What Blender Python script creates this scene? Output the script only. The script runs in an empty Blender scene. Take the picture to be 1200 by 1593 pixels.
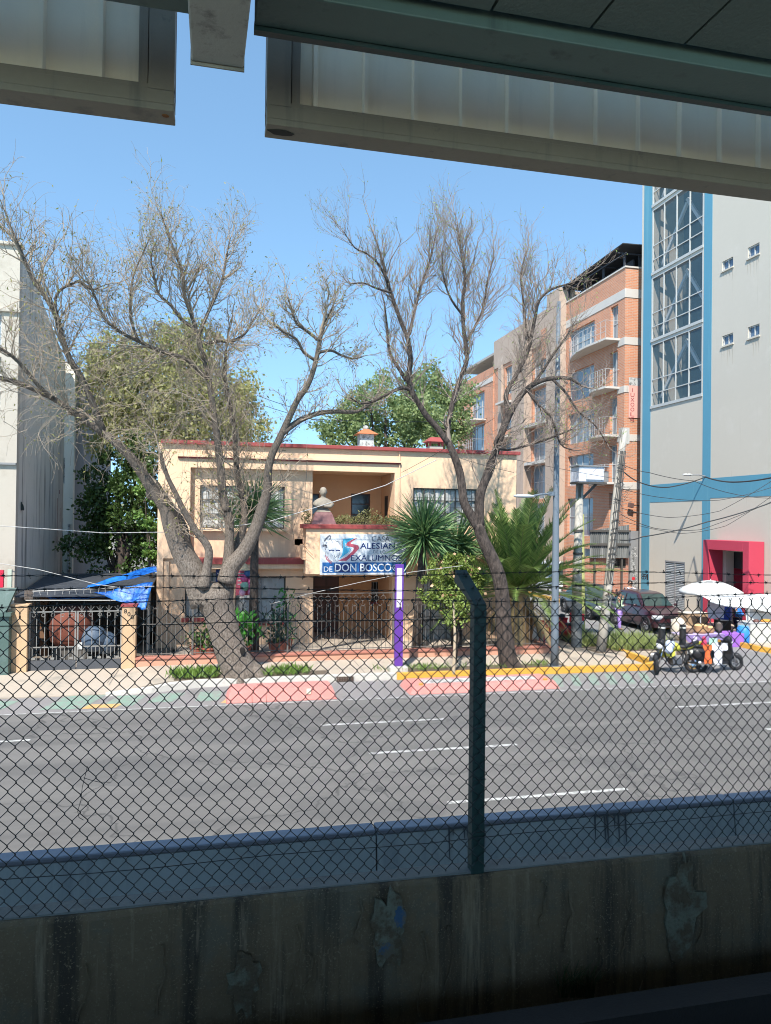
import bpy, bmesh, math, random
from mathutils import Vector, Matrix, Quaternion
R = math.radians
S = bpy.context.scene
COL = S.collection
rnd = random.Random(7)

# ---------------------------------------------------------------- camera
F = 1150.0; YAW = R(13); PIT = R(0.6); ROL = R(0.7); EZ = 4.5
fwd = Vector((math.sin(YAW)*math.cos(PIT), math.cos(YAW)*math.cos(PIT), math.sin(PIT)))
rt = Vector((math.cos(YAW), -math.sin(YAW), 0)); up = rt.cross(fwd)
RT = rt*math.cos(ROL)+up*math.sin(ROL); UP = up*math.cos(ROL)-rt*math.sin(ROL)
cam = bpy.data.cameras.new('camera'); camo = bpy.data.objects.new('camera', cam); COL.objects.link(camo)
cam.sensor_fit = 'HORIZONTAL'; cam.sensor_width = 36; cam.lens = F/1200*36; cam.clip_end = 2000; cam.clip_start = 0.05
m = Matrix((RT, UP, -fwd)).transposed().to_4x4(); m.translation = Vector((0, 0, EZ)); camo.matrix_world = m
S.camera = camo
EYE = Vector((0, 0, EZ))
# measured sight lines: where a thing seen in the photo stands on a known plane
def ray(px, py): return fwd+RT*((px-600)/F)-UP*((py-796.5)/F)
def aY(px, py, Y): d = ray(px, py); return EYE+d*(Y/d.y)
def aX(px, py, X): d = ray(px, py); return EYE+d*(X/d.x)
def aZ(px, py, z=0): d = ray(px, py); return EYE+d*((z-EZ)/d.z)
def rect(px0, py0, px1, py1, Y):
    pm = (px0+px1)/2; qm = (py0+py1)/2
    return aY(px0, qm, Y).x, aY(px1, qm, Y).x, aY(pm, py1, Y).z, aY(pm, py0, Y).z

# ---------------------------------------------------------------- world, sun
SUN_A, SUN_E = 27, 50.5
w = bpy.data.worlds.new('World'); S.world = w; w.use_nodes = True
nt = w.node_tree; bg = nt.nodes['Background']
sk = nt.nodes.new('ShaderNodeTexSky'); sk.sky_type = 'NISHITA'; sk.sun_disc = False
sk.sun_elevation = R(SUN_E); sk.sun_rotation = R(180+SUN_A); sk.altitude = 2200; sk.air_density = 1.0; sk.dust_density = 0.3; sk.ozone_density = 1.2
tc = nt.nodes.new('ShaderNodeTexCoord'); mp = nt.nodes.new('ShaderNodeMapping'); mp.inputs['Scale'].default_value = (1, 1, .8); mp.inputs['Location'].default_value = (0, 0, .22)   # keeps the deep blue of a dry high-altitude sky down to the roofs
nt.links.new(tc.outputs['Generated'], mp.inputs[0]); nt.links.new(mp.outputs[0], sk.inputs[0])
tn = nt.nodes.new('ShaderNodeMix'); tn.data_type = 'RGBA'; tn.blend_type = 'MULTIPLY'; tn.inputs[0].default_value = 1; tn.inputs[7].default_value = (.98, 1.12, 1.0, 1)
nt.links.new(sk.outputs[0], tn.inputs[6]); nt.links.new(tn.outputs[2], bg.inputs[0]); bg.inputs[1].default_value = 0.15
sun = bpy.data.lights.new('sun', 'SUN'); sun.energy = 3.3; sun.angle = R(0.5); sun.color = (1, 0.95, 0.87)
so = bpy.data.objects.new('sun', sun); COL.objects.link(so)
L = Vector((math.sin(R(SUN_A))*math.cos(R(SUN_E)), math.cos(R(SUN_A))*math.cos(R(SUN_E)), -math.sin(R(SUN_E))))
so.rotation_euler = L.to_track_quat('-Z', 'Y').to_euler()
S.view_settings.view_transform = 'Standard'; S.view_settings.look = 'None'; S.view_settings.gamma = 1; S.view_settings.exposure = 1.32
S.cycles.filter_width = 1.05; S.cycles.max_bounces = 6; S.cycles.diffuse_bounces = 3; S.cycles.glossy_bounces = 3; S.cycles.transparent_max_bounces = 8

# ---------------------------------------------------------------- materials
def nn(t, k, **kw):
    n = t.nodes.new(k)
    for a, b in kw.items(): setattr(n, a, b)
    return n
def newmat(name):
    m = bpy.data.materials.new(name); m.use_nodes = True; t = m.node_tree
    return m, t, t.nodes['Principled BSDF']
def sc3(c, k): return tuple(max(0, min(1, x*k)) for x in c)+(1,)
def mixc(t, fac, a, b, mode='MIX'):
    n = nn(t, 'ShaderNodeMix', data_type='RGBA', blend_type=mode)
    for i, v in ((0, fac), (6, a), (7, b)):
        if hasattr(v, 'is_linked'): t.links.new(v, n.inputs[i])
        else: n.inputs[i].default_value = v
    return n.outputs[2]
def noise(t, vec, scale, detail=4, rough=.6):
    n = nn(t, 'ShaderNodeTexNoise'); n.inputs['Scale'].default_value = scale; n.inputs['Detail'].default_value = detail; n.inputs['Roughness'].default_value = rough
    t.links.new(vec, n.inputs['Vector']); return n.outputs[0]
def ramp(t, fac, p0, p1, c0=(0, 0, 0, 1), c1=(1, 1, 1, 1)):
    n = nn(t, 'ShaderNodeValToRGB'); e = n.color_ramp.elements
    e[0].position = p0; e[1].position = p1; e[0].color = c0; e[1].color = c1
    t.links.new(fac, n.inputs[0]); return n.outputs[0]
def coords(t, scale=(1, 1, 1), flat=False):
    g = nn(t, 'ShaderNodeNewGeometry'); v = g.outputs['Position']
    if flat:      # brick courses: run along x+y, rise along z
        s = nn(t, 'ShaderNodeSeparateXYZ'); t.links.new(v, s.inputs[0])
        a = nn(t, 'ShaderNodeMath', operation='ADD'); t.links.new(s.outputs[0], a.inputs[0]); t.links.new(s.outputs[1], a.inputs[1])
        c = nn(t, 'ShaderNodeCombineXYZ'); t.links.new(a.outputs[0], c.inputs[0]); t.links.new(s.outputs[2], c.inputs[1]); v = c.outputs[0]
    mp = nn(t, 'ShaderNodeMapping'); mp.inputs['Scale'].default_value = scale; t.links.new(v, mp.inputs[0])
    return mp.outputs[0]
def M(name, col, rough=.8, var=.12, scale=2.0, bump=.0, bscale=30, metal=0, stain=None, streak=None, spec=None, sthr=(.55, .7), speck=None):
    """a weathered surface: cloudy tone, fine grain, patches and streaks with shapes of their own"""
    m, t, b = newmat(name)
    v = coords(t)
    c = mixc(t, noise(t, v, scale), sc3(col, 1-var), sc3(col, 1+var))
    f = noise(t, v, scale*14, 3)
    c = mixc(t, f, mixc(t, .5, c, sc3(col, 1-var*1.2)), c)
    if stain: c = mixc(t, ramp(t, noise(t, v, stain[1], 6, .7), *sthr), c, stain[0]+(1,))
    if streak: c = mixc(t, ramp(t, noise(t, coords(t, (streak[1], streak[1], streak[1]*.08)), 1, 5, .65), *streak[2]), c, streak[0]+(1,))
    if speck: c = mixc(t, ramp(t, noise(t, v, speck[1], 1), .6, .75), c, speck[0]+(1,))
    t.links.new(c, b.inputs['Base Color'])
    b.inputs['Roughness'].default_value = rough; b.inputs['Metallic'].default_value = metal
    if spec is not None: b.inputs['Specular IOR Level'].default_value = spec
    if bump:
        bn = nn(t, 'ShaderNodeBump'); bn.inputs['Strength'].default_value = bump; bn.inputs['Distance'].default_value = .02
        t.links.new(noise(t, v, bscale, 5), bn.inputs['Height']); t.links.new(bn.outputs[0], b.inputs['Normal'])
    return m
def brickmat(name, c1, c2, mortar, bw=.28, bh=.075, ms=.010, var=.25):
    m, t, b = newmat(name)
    v = coords(t, flat=True)
    n = nn(t, 'ShaderNodeTexBrick'); t.links.new(v, n.inputs['Vector'])
    n.inputs['Color1'].default_value = c1+(1,); n.inputs['Color2'].default_value = c2+(1,); n.inputs['Mortar'].default_value = mortar+(1,)
    n.inputs['Scale'].default_value = 1; n.inputs['Brick Width'].default_value = bw; n.inputs['Row Height'].default_value = bh; n.inputs['Mortar Size'].default_value = ms; n.inputs['Bias'].default_value = -.2
    c = mixc(t, noise(t, coords(t), 1.2), (1-var,)*3+(1,), (1+var*.3,)*3+(1,))
    t.links.new(mixc(t, 1.0, n.outputs[0], c, 'MULTIPLY'), b.inputs['Base Color']); b.inputs['Roughness'].default_value = .9
    bn = nn(t, 'ShaderNodeBump'); bn.inputs['Strength'].default_value = .4; bn.inputs['Distance'].default_value = .01; bn.invert = True
    t.links.new(n.outputs[1], bn.inputs['Height']); t.links.new(bn.outputs[0], b.inputs['Normal'])
    return m
def leafmat(name, c1, c2, rough=.55, trans=.25):
    m, t, b = newmat(name)
    g = nn(t, 'ShaderNodeNewGeometry'); ri = g.outputs['Random Per Island']
    c = mixc(t, ri, c1+(1,), c2+(1,))
    c = mixc(t, noise(t, coords(t), 1.3), mixc(t, .35, c, c1+(1,)), c)
    t.links.new(c, b.inputs['Base Color']); b.inputs['Roughness'].default_value = rough
    tr = nn(t, 'ShaderNodeBsdfTranslucent'); t.links.new(c, tr.inputs[0]); mx = nn(t, 'ShaderNodeMixShader'); mx.inputs[0].default_value = trans
    t.links.new(b.outputs[0], mx.inputs[1]); t.links.new(tr.outputs[0], mx.inputs[2]); t.links.new(mx.outputs[0], t.nodes['Material Output'].inputs[0])
    return m
def barkmat(name, col, dark, zs=.25, sc=18, bump=.9):
    m, t, b = newmat(name)
    v = coords(t, (1, 1, zs))
    n = noise(t, v, sc, 6, .7)
    c = mixc(t, ramp(t, n, .38, .62), dark+(1,), col+(1,))
    c = mixc(t, noise(t, coords(t), 2), mixc(t, .5, c, dark+(1,)), c)
    t.links.new(c, b.inputs['Base Color']); b.inputs['Roughness'].default_value = .95
    bn = nn(t, 'ShaderNodeBump'); bn.inputs['Strength'].default_value = bump; bn.inputs['Distance'].default_value = .07
    t.links.new(n, bn.inputs['Height']); t.links.new(bn.outputs[0], b.inputs['Normal'])
    return m

# ---------------------------------------------------------------- mesh builder
class MB:
    def __init__(s): s.v = []; s.f = []
    def quad(s, *p):
        i = len(s.v); s.v += [tuple(q) for q in p]; s.f.append(tuple(range(i, i+len(p)))); return s
    def box(s, x0, x1, y0, y1, z0, z1):
        i = len(s.v)
        s.v += [(x0, y0, z0), (x1, y0, z0), (x1, y1, z0), (x0, y1, z0), (x0, y0, z1), (x1, y0, z1), (x1, y1, z1), (x0, y1, z1)]
        s.f += [(i+a, i+b, i+c, i+d) for a, b, c, d in ((0, 3, 2, 1), (4, 5, 6, 7), (0, 1, 5, 4), (1, 2, 6, 5), (2, 3, 7, 6), (3, 0, 4, 7))]; return s
    def obox(s, c, size, rot=None):
        t = MB().box(-size[0]/2, size[0]/2, -size[1]/2, size[1]/2, -size[2]/2, size[2]/2)
        q = rot if rot is not None else Matrix.Identity(3)
        return s.add(t, lambda p: Vector(c)+q@Vector(p))
    def bar(s, a, b, wx, wy=None):
        a = Vector(a); b = Vector(b); d = b-a; wy = wy or wx
        q = d.to_track_quat('Z', 'Y').to_matrix()
        return s.obox((a+b)/2, (wx, wy, d.length), q)
    def add(s, o, fn=None):
        i = len(s.v); s.v += [tuple(fn(p)) if fn else p for p in o.v]; s.f += [tuple(k+i for k in f) for f in o.f]; return s
    def loft(s, rings, cap=True, close=False):
        i = len(s.v); n = len(rings[0])
        for r in rings: s.v += [tuple(p) for p in r]
        m = len(rings)
        for a in range(m if close else m-1):
            b = (a+1) % m
            for k in range(n):
                l = (k+1) % n; s.f.append((i+a*n+k, i+a*n+l, i+b*n+l, i+b*n+k))
        if cap and not close: s.f.append(tuple(i+k for k in range(n-1, -1, -1))); s.f.append(tuple(i+(m-1)*n+k for k in range(n)))
        return s
    def tube(s, pts, rs, n=6, cap=True, flat=1.0):
        pts = [Vector(p) for p in pts]
        if not hasattr(rs, '__len__'): rs = [rs]*len(pts)
        rings = []; ref = None
        for k, p in enumerate(pts):
            d = (pts[min(k+1, len(pts)-1)]-pts[max(k-1, 0)])
            if d.length < 1e-9: d = Vector((0, 0, 1))
            d.normalize()
            if ref is None: ref = d.orthogonal().normalized()
            else:
                ref = ref-d*ref.dot(d)
                ref = ref.normalized() if ref.length > 1e-6 else d.orthogonal().normalized()
            bi = d.cross(ref)
            rings.append([p+(ref*math.cos(2*math.pi*j/n)+bi*math.sin(2*math.pi*j/n)*flat)*rs[k] for j in range(n)])
        return s.loft(rings, cap)
    def lathe(s, prof, c=(0, 0, 0), n=20, rot=None, cap=True):
        q = rot if rot is not None else Matrix.Identity(3)
        return s.loft([[Vector(c)+q@Vector((r*math.cos(2*math.pi*j/n), r*math.sin(2*math.pi*j/n), z)) for j in range(n)] for r, z in prof], cap)
    def ell(s, c, r, n=12, m=8, rot=None):
        q = rot if rot is not None else Matrix.Identity(3)
        rings = []
        for a in range(1, m):
            t = math.pi*a/m
            rings.append([Vector(c)+q@Vector((r[0]*math.sin(t)*math.cos(2*math.pi*j/n), r[1]*math.sin(t)*math.sin(2*math.pi*j/n), -r[2]*math.cos(t))) for j in range(n)])
        return s.loft(rings)
    def prism(s, poly, fn, d0, d1):
        """poly in 2-D, fn(u, v, d) -> point; extruded from d0 to d1"""
        return s.loft([[fn(u, v, d0) for u, v in poly], [fn(u, v, d1) for u, v in poly]])
    def torus(s, c, R0, r0, axis, n=24, k=8, flat=1.0):
        q = Vector(axis).to_track_quat('Z', 'Y').to_matrix(); rings = []
        for a in range(n):
            t = 2*math.pi*a/n
            rings.append([Vector(c)+q@Vector(((R0+r0*math.cos(2*math.pi*j/k))*math.cos(t), (R0+r0*math.cos(2*math.pi*j/k))*math.sin(t), r0*flat*math.sin(2*math.pi*j/k))) for j in range(k)])
        return s.loft(rings, close=True)
    def wall(s, fn, u0, u1, v0, v1, d0, d1, holes):
        """wall slab in (u, v) from depth d0 (front) to d1 (back) with rectangular openings; fn(u, v, d) -> point"""
        us = sorted({u0, u1}|{x for h in holes for x in h[:2] if u0 < x < u1}); vs = sorted({v0, v1}|{x for h in holes for x in h[2:] if v0 < x < v1})
        def solid(i, j):
            if not (0 <= i < len(us)-1 and 0 <= j < len(vs)-1): return False
            a = (us[i]+us[i+1])/2; b = (vs[j]+vs[j+1])/2
            return not any(h[0] < a < h[1] and h[2] < b < h[3] for h in holes)
        for i in range(len(us)-1):
            for j in range(len(vs)-1):
                if not solid(i, j): continue
                a, b, c, d = us[i], us[i+1], vs[j], vs[j+1]
                s.quad(fn(a, c, d0), fn(b, c, d0), fn(b, d, d0), fn(a, d, d0)); s.quad(fn(a, c, d1), fn(a, d, d1), fn(b, d, d1), fn(b, c, d1))
                if not solid(i-1, j): s.quad(fn(a, c, d0), fn(a, d, d0), fn(a, d, d1), fn(a, c, d1))
                if not solid(i+1, j): s.quad(fn(b, c, d0), fn(b, c, d1), fn(b, d, d1), fn(b, d, d0))
                if not solid(i, j-1): s.quad(fn(a, c, d0), fn(a, c, d1), fn(b, c, d1), fn(b, c, d0))
                if not solid(i, j+1): s.quad(fn(a, d, d0), fn(b, d, d0), fn(b, d, d1), fn(a, d, d1))
        return s
    def build(s, name, mat, parent=None, smooth=False, local=False, loc=None, fix=True):
        """links it as ONE mesh object; vertices are world ones unless local"""
        off = Vector((0, 0, 0))
        if not local:
            if parent is not None:
                p = parent
                while p is not None: off += p.location; p = p.parent
            elif loc is not None: off = Vector(loc)
        me = bpy.data.meshes.new(name)
        me.from_pydata([(x-off.x, y-off.y, z-off.z) for x, y, z in s.v], [], s.f)
        if fix:
            bm = bmesh.new(); bm.from_mesh(me); bmesh.ops.recalc_face_normals(bm, faces=bm.faces); bm.to_mesh(me); bm.free()
        me.materials.append(mat)
        if smooth: me.polygons.foreach_set('use_smooth', [True]*len(me.polygons))
        o = bpy.data.objects.new(name, me); COL.objects.link(o)
        if parent is not None: o.parent = parent
        elif loc is not None: o.location = loc
        return o
def YF(u, v, d): return Vector((u, d, v))          # a facade facing -y: u = x, v = z, d = y
def tag(o, label, cat, group=None):
    o['label'] = label; o['category'] = cat
    if group: o['group'] = group
    return o
def thing(name, label, cat, loc=(0, 0, 0), rz=0, group=None):
    o = bpy.data.objects.new(name, None); COL.objects.link(o); o.location = loc; o.rotation_euler = (0, 0, rz); o.empty_display_size = .3
    return tag(o, label, cat, group)
def struct(o, kind='structure'): o['kind'] = kind; return o
def dup(root, loc, rz=0, label=None, group=None):
    def cp(o, parent):
        c = o.copy(); COL.objects.link(c)
        if parent is not None: c.parent = parent
        for ch in o.children: cp(ch, c)
        return c
    r = cp(root, None); r.location = loc; r.rotation_euler = (0, 0, rz)
    if label: r['label'] = label
    if group: r['group'] = group
    return r
def bevel(o, wd=.01, seg=2):
    b = o.modifiers.new('bevel', 'BEVEL'); b.width = wd; b.segments = seg; b.limit_method = 'ANGLE'; return o
def txt(body, fn, x0, x1, z0, z1, bold=0.0, depth=.004):
    """lettering fitted to a rectangle; fn(u, v, d) -> point"""
    cu = bpy.data.curves.new('lettering', 'FONT'); cu.body = body; cu.offset = bold; cu.extrude = .01; cu.resolution_u = 3
    ob = bpy.data.objects.new('lettering', cu); COL.objects.link(ob); bpy.context.view_layer.update()
    me = ob.to_mesh(); vs = [v.co.copy() for v in me.vertices]; fs = [tuple(p.vertices) for p in me.polygons]
    ob.to_mesh_clear(); bpy.data.objects.remove(ob); bpy.data.curves.remove(cu)
    a0 = min(v.x for v in vs); a1 = max(v.x for v in vs); b0 = min(v.y for v in vs); b1 = max(v.y for v in vs)
    mb = MB(); mb.v = [tuple(fn(x0+(v.x-a0)/(a1-a0)*(x1-x0), z0+(v.y-b0)/(b1-b0)*(z1-z0), (depth if v.z > 0 else 0))) for v in vs]; mb.f = fs
    return mb
def rv(r, a=1.0): return Vector((r.gauss(0, a), r.gauss(0, a), r.gauss(0, a)))
def leaf(mb, p, d, l, wd, r, fold=0):
    d = d.normalized(); sd = d.cross(rv(r)).normalized()*wd
    mb.quad(p, p+d*l*.5+sd, p+d*l, p+d*l*.5-sd)
def cloud(mb, blobs, n, size, r, droop=0.0):
    """leaf-sized faces spread through lumpy clumps, thinner at the rim"""
    tot = sum(b[1][0]*b[1][1]*b[1][2] for b in blobs)**.5 or 1
    wts = [(b[1][0]*b[1][1]*b[1][2])**.7 for b in blobs]
    for b, wt in zip(blobs, wts):
        c = Vector(b[0]); k = int(n*wt/sum(wts))
        sub = []
        for _ in range(max(6, k//70)):
            q = rv(r).normalized()*(r.random()**.45)
            sub.append(c+Vector((q.x*b[1][0], q.y*b[1][1], q.z*b[1][2])))
        sr = (b[1][0]*b[1][1]*b[1][2])**(1/3)*.23
        for i in range(k):
            p = r.choice(sub)+rv(r, sr*.55)
            d = rv(r)+Vector((0, 0, .3-droop*3)); leaf(mb, p, d, size*r.uniform(.6, 1.3), size*r.uniform(.25, .42), r)
    return mb
def grow(tw, lv, p, d, ln, rad, gen, r, droop, upw, spread=.75, kids=(3, 5), leafp=.0, lsize=.1, sides=4, shrink=.58, minr=.0045):
    n = 5 if gen > 0 else 4; pts = [p.copy()]; dirs = []; d = d.normalized()
    for k in range(n):
        d = (d+rv(r, .16)+Vector((0, 0, upw if gen > 0 else upw*.6-droop*(k+1)/n))).normalized()
        pts.append(pts[-1]+d*ln/n); dirs.append(d.copy())
    tw.tube(pts, [max(minr, rad*(1-.72*k/n)) for k in range(n+1)], max(3, sides-(0 if gen > 1 else 1)), False)
    if lv is not None and gen == 0:
        for q in pts[1:]:
            if r.random() < leafp: leaf(lv, q, rv(r)+Vector((0, 0, -.8)), lsize*r.uniform(.6, 1.4), lsize*.2, r)
    if gen > 0:
        kk = r.randint(*kids)
        for i in range(kk):
            k = min(n-1, 1+int((n-1)*(i+r.random())/kk)); q = pts[k]+(pts[k+1]-pts[k])*r.random()
            sd = dirs[k].cross(rv(r)).normalized()
            grow(tw, lv, q, dirs[k]+sd*r.uniform(spread*.5, spread*1.3), ln*shrink*r.uniform(.7, 1.25), rad*.5, gen-1, r, droop, upw, spread, kids, leafp, lsize, sides, shrink, minr)
def limb(pts, Y0, Y1):
    """traced limb: (px, py, half-width in px) -> points and radii running from depth Y0 to Y1"""
    P = []; Q = []; n = len(pts)
    for i, (a, b, c) in enumerate(pts):
        Y = Y0+(Y1-Y0)*i/max(1, n-1); p = aY(a, b, Y); P.append(p); Q.append((c*.78 if c < 16 else c*.86)/F*(p-EYE).dot(fwd))
    # smooth once (Catmull-Rom midpoints)
    O = []; Rr = []
    for i in range(n-1):
        a = P[max(0, i-1)]; b = P[i]; c = P[i+1]; d = P[min(n-1, i+2)]
        for t in (0, .33, .67):
            O.append(.5*((2*b)+(c-a)*t+(2*a-5*b+4*c-d)*t*t+(3*b-a-3*c+d)*t**3)); Rr.append(Q[i]+(Q[i+1]-Q[i])*t)
    O.append(P[-1]); Rr.append(Q[-1]); return O, Rr
# ================================================================ the setting
m_ground = M('dusty ground', (.22, .2, .17), .95, .2, .3)
m_asph = M('asphalt', (.150, .142, .133), .9, .10, .25, .25, 220, stain=((.118, .112, .106), .35), speck=((.2, .2, .2), 300), sthr=(.5, .75))
m_strip = M('worn concrete gutter', (.22, .205, .2), .92, .15, .6, .2, 120, stain=((.15, .14, .135), .8))
m_walk = M('pavement concrete', (.42, .355, .285), .92, .14, .5, .2, 90, stain=((.27, .24, .2), .9), sthr=(.52, .7))
m_white = M('worn white paint', (.47, .47, .45), .7, .10, 3, 0, stain=((.16, .155, .15), 7), sthr=(.50, .60))
m_kwhite = M('whitewashed kerb', (.50, .475, .43), .85, .1, 2, .2, 60, stain=((.42, .39, .35), 3))
m_kyel = M('yellow kerb paint', (.60, .32, .045), .75, .12, 3, .1, 60, stain=((.5, .28, .08), 5), sthr=(.6, .72))
m_pink = M('pink road paint', (.60, .22, .19), .8, .14, 2, .15, 80, stain=((.52, .27, .25), 4), sthr=(.56, .72))
m_green = M('pale green road paint', (.20, .30, .235), .85, .2, 2, 0, stain=((.22, .22, .20), 5), sthr=(.45, .62))
m_orange = M('orange road paint', (.58, .34, .12), .85, .15, 3, 0, stain=((.3, .25, .2), 8), sthr=(.5, .65))
m_ballast = M('dark ballast', (.035, .032, .03), .95, .4, 8, .8, 40)

struct(MB().quad((-300, 9, -.03), (300, 9, -.03), (300, 600, -.03), (-300, 600, -.03)).build('ground', m_ground))
t_ = m_asph.node_tree; b_ = t_.nodes['Principled BSDF']; c_ = b_.inputs['Base Color'].links[0].from_socket
c_ = mixc(t_, ramp(t_, noise(t_, coords(t_, (.03, 1.1, 1)), 1, 4, .6), .40, .66), c_, mixc(t_, .75, c_, (.085, .082, .08, 1)))
c_ = mixc(t_, ramp(t_, noise(t_, coords(t_, (.35, .5, 1)), 1, 2, .4), .58, .60), c_, mixc(t_, .5, c_, (.09, .088, .086, 1)))
vo = nn(t_, 'ShaderNodeTexVoronoi', feature='DISTANCE_TO_EDGE'); vo.inputs['Scale'].default_value = .28; vv = nn(t_, 'ShaderNodeVectorMath', operation='ADD'); nz = nn(t_, 'ShaderNodeTexNoise'); nz.inputs['Scale'].default_value = 1.4; nz.inputs['Detail'].default_value = 4
cv = coords(t_); t_.links.new(cv, nz.inputs['Vector']); t_.links.new(cv, vv.inputs[0]); t_.links.new(nz.outputs[1], vv.inputs[1]); t_.links.new(vv.outputs[0], vo.inputs['Vector'])
c_ = mixc(t_, ramp(t_, vo.outputs[0], .003, .009, (1, 1, 1, 1), (0, 0, 0, 1)), c_, (.07, .068, .066, 1))
t_.links.new(c_, b_.inputs['Base Color'])
MB_ = MB().quad((-150, 3.6, 0), (200, 3.6, 0), (200, 18.2, 0), (-150, 18.2, 0))
struct(MB_.build('road', m_asph))
g = MB().quad((-150, 18.2, .001), (200, 18.2, .001), (200, 20.2, .001), (-150, 20.2, .001))
struct(g.build('gutter_strip', m_strip))
struct(MB().quad((13.6, 20.2, 0), (22, 20.2, 0), (22, 95, 0), (13.6, 95, 0)).build('side_road', M('side road asphalt', (.2, .195, .19), .92, .15, .4, .2, 150, stain=((.27, .25, .23), .6))))
# lane dashes: three broken lines along the avenue
dm = MB()
def dash(x0, x1, y, w=.11): dm.quad((x0, y-w/2, .005), (x1, y-w/2, .005), (x1, y+w/2, .005), (x0, y+w/2, .005))
for k in range(-6, 10):
    dash(2.32+k*8.68, 5.14+k*8.68, 16.05)
    if k != -1: dash(2.96+k*8.9, 6.0+k*8.9, 13.95); dash(3.68+k*8.9, 6.86+k*8.9, 11.28, .10)
for a in range(-20, 30): dm.quad((a*4, 18.14, .006), (a*4+3.9, 18.14, .006), (a*4+3.9, 18.2, .006), (a*4, 18.2, .006))
struct(dm.build('road_markings', m_white))
gm = MB(); om = MB(); r = random.Random(3)
for x0, x1, t in ((-8.6, -7.6, .2), (-7, -6.1, .2), (-5.6, -4.75, .2), (-3.9, -2.95, .35), (-2.55, -1.85, .25), (-1.55, -.95, .3), (-.4, .15, .1), (.55, 1.25, .1)):
    ya, yb = 18.45+r.random()*.3, 19.5+r.random()*.3
    gm.quad((x0, ya, .006), (x1, ya, .006), (x1+t, yb, .006), (x0+t, yb, .006))
for x0, x1 in ((-3.0, -2.2), (.2, .8)): om.quad((x0, 18.4, .007), (x1, 18.4, .007), (x1+.1, 18.75, .007), (x0+.15, 18.8, .007))
for i in range(6): gm.quad((9.1+i*.55, 18.6, .006), (9.35+i*.55, 18.6, .006), (9.9+i*.55, 19.9, .006), (9.65+i*.55, 19.9, .006))
struct(gm.build('green_road_paint', m_green)); struct(om.build('orange_road_paint', m_orange))
# pavement in front of the house, dropping to the driveway at the left
pv = MB().box(-1.15, 13.0, 20.4, 40, -.2, .15)
pv.loft([[(-1.15, 20.4, .15), (-1.15, 24.4, .15), (-1.15, 24.4, -.1), (-1.15, 20.4, -.1)], [(-2.6, 19.75, .03), (-2.6, 24.4, .12), (-2.6, 24.4, -.1), (-2.6, 19.75, -.1)], [(-40, 19.75, .03), (-40, 24.4, .12), (-40, 24.4, -.1), (-40, 19.75, -.1)]])
struct(pv.build('pavement', m_walk))
jm = MB()
for x in (-6, -4.4, -2.7, -.4, 1.8, 4.2, 6.6, 9, 11.2): jm.quad((x, 20.6, .153+(0 if x > -1 else -.03)), (x+.02, 20.6, .153+(0 if x > -1 else -.03)), (x+.05, 22.5, .153), (x+.03, 22.5, .153))
struct(jm.build('pavement_joints', M('joint dirt', (.16, .14, .12), .95)))
struct(MB().quad((-40, 24.4, .121), (-1.3, 24.4, .121), (-1.3, 60, .121), (-40, 60, .121)).build('yard_ground', M('yard soil', (.17, .14, .11), .95, .3, 1)))
# kerb: whitewashed to x = 5, yellow beyond, turning into the side street
def kerb(path, mat, wd=.22, h=.17):
    mb = MB(); rings = []
    for i, (x, y, z) in enumerate(path):
        a = Vector(path[max(0, i-1)]); b = Vector(path[min(len(path)-1, i+1)]); d = (b-a); d.z = 0; d.normalize(); nrm = Vector((-d.y, d.x, 0))
        o = Vector((x, y, 0)); rings.append([o+Vector((0, 0, -.1)), o+nrm*.02+Vector((0, 0, h+z)), o+nrm*(wd-.03)+Vector((0, 0, h+z+.004)), o+nrm*wd+Vector((0, 0, -.1))])
    return mb.loft(rings)
kw = kerb([(-2.6, 19.6, -.12), (-1.5, 19.72, -.04), (-1.0, 19.95, 0), (-.3, 20.18, 0), (.5, 20.2, 0), (5.05, 20.2, 0)], m_kwhite, .28)
struct(kw.build('white_kerb', m_kwhite))
ky = kerb([(5.06, 20.2, 0), (9, 20.2, 0), (12.8, 20.2, 0), (13.5, 20.5, 0), (13.7, 21.2, 0), (13.72, 24, 0), (13.72, 40, 0)], m_kyel)
struct(ky.build('yellow_kerb', m_kyel))
struct(MB().box(19.2, 21.95, 22.2, 60, -.1, .14).build('far_pavement', m_walk))
struct(kerb([(19.0, 60, 0), (19.0, 22.6, 0), (19.2, 22.0, 0), (20, 21.8, 0), (40, 21.8, 0)][::-1], m_kyel).build('far_yellow_kerb', m_kyel))
# planting beds beside the kerb: low weeds
m_weed = leafmat('weed leaves', (.10, .19, .03), (.20, .30, .06))
m_soil = M('bed soil', (.12, .09, .065), .95, .3, 3, .6, 30)
def weeds(x0, x1, y0, y1, n, h, seed, name='weed_bed'):
    r = random.Random(seed); mb = MB()
    spots = [(r.uniform(x0, x1), r.uniform(y0, y1)) for _ in range(max(5, n//18))]
    for _ in range(n):
        c = r.choice(spots); p = Vector((c[0]+r.gauss(0, .09), c[1]+r.gauss(0, .07), .16)); l = h*r.uniform(.35, 1.1)
        d = Vector((r.gauss(0, .45), r.gauss(0, .45), 1)); leaf(mb, p+Vector((0, 0, l*.3*r.random())), d, l, l*.07, r)
    return struct(mb.build(name, m_weed, fix=False), 'stuff')
struct(MB().box(-1.0, 3.2, 20.42, 21.1, .1, .158).build('planting_bed', m_soil)); struct(MB().box(5.2, 10.4, 20.44, 21.0, .1, .158).build('planting_bed', m_soil))
weeds(-1.0, .15, 20.5, 21.0, 700, .3, 1); weeds(1.2, 2.6, 20.5, 21.0, 600, .25, 2); weeds(4.6, 6.6, 20.5, 20.95, 500, .17, 3); weeds(7, 10, 20.5, 20.95, 420, .16, 4)

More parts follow.
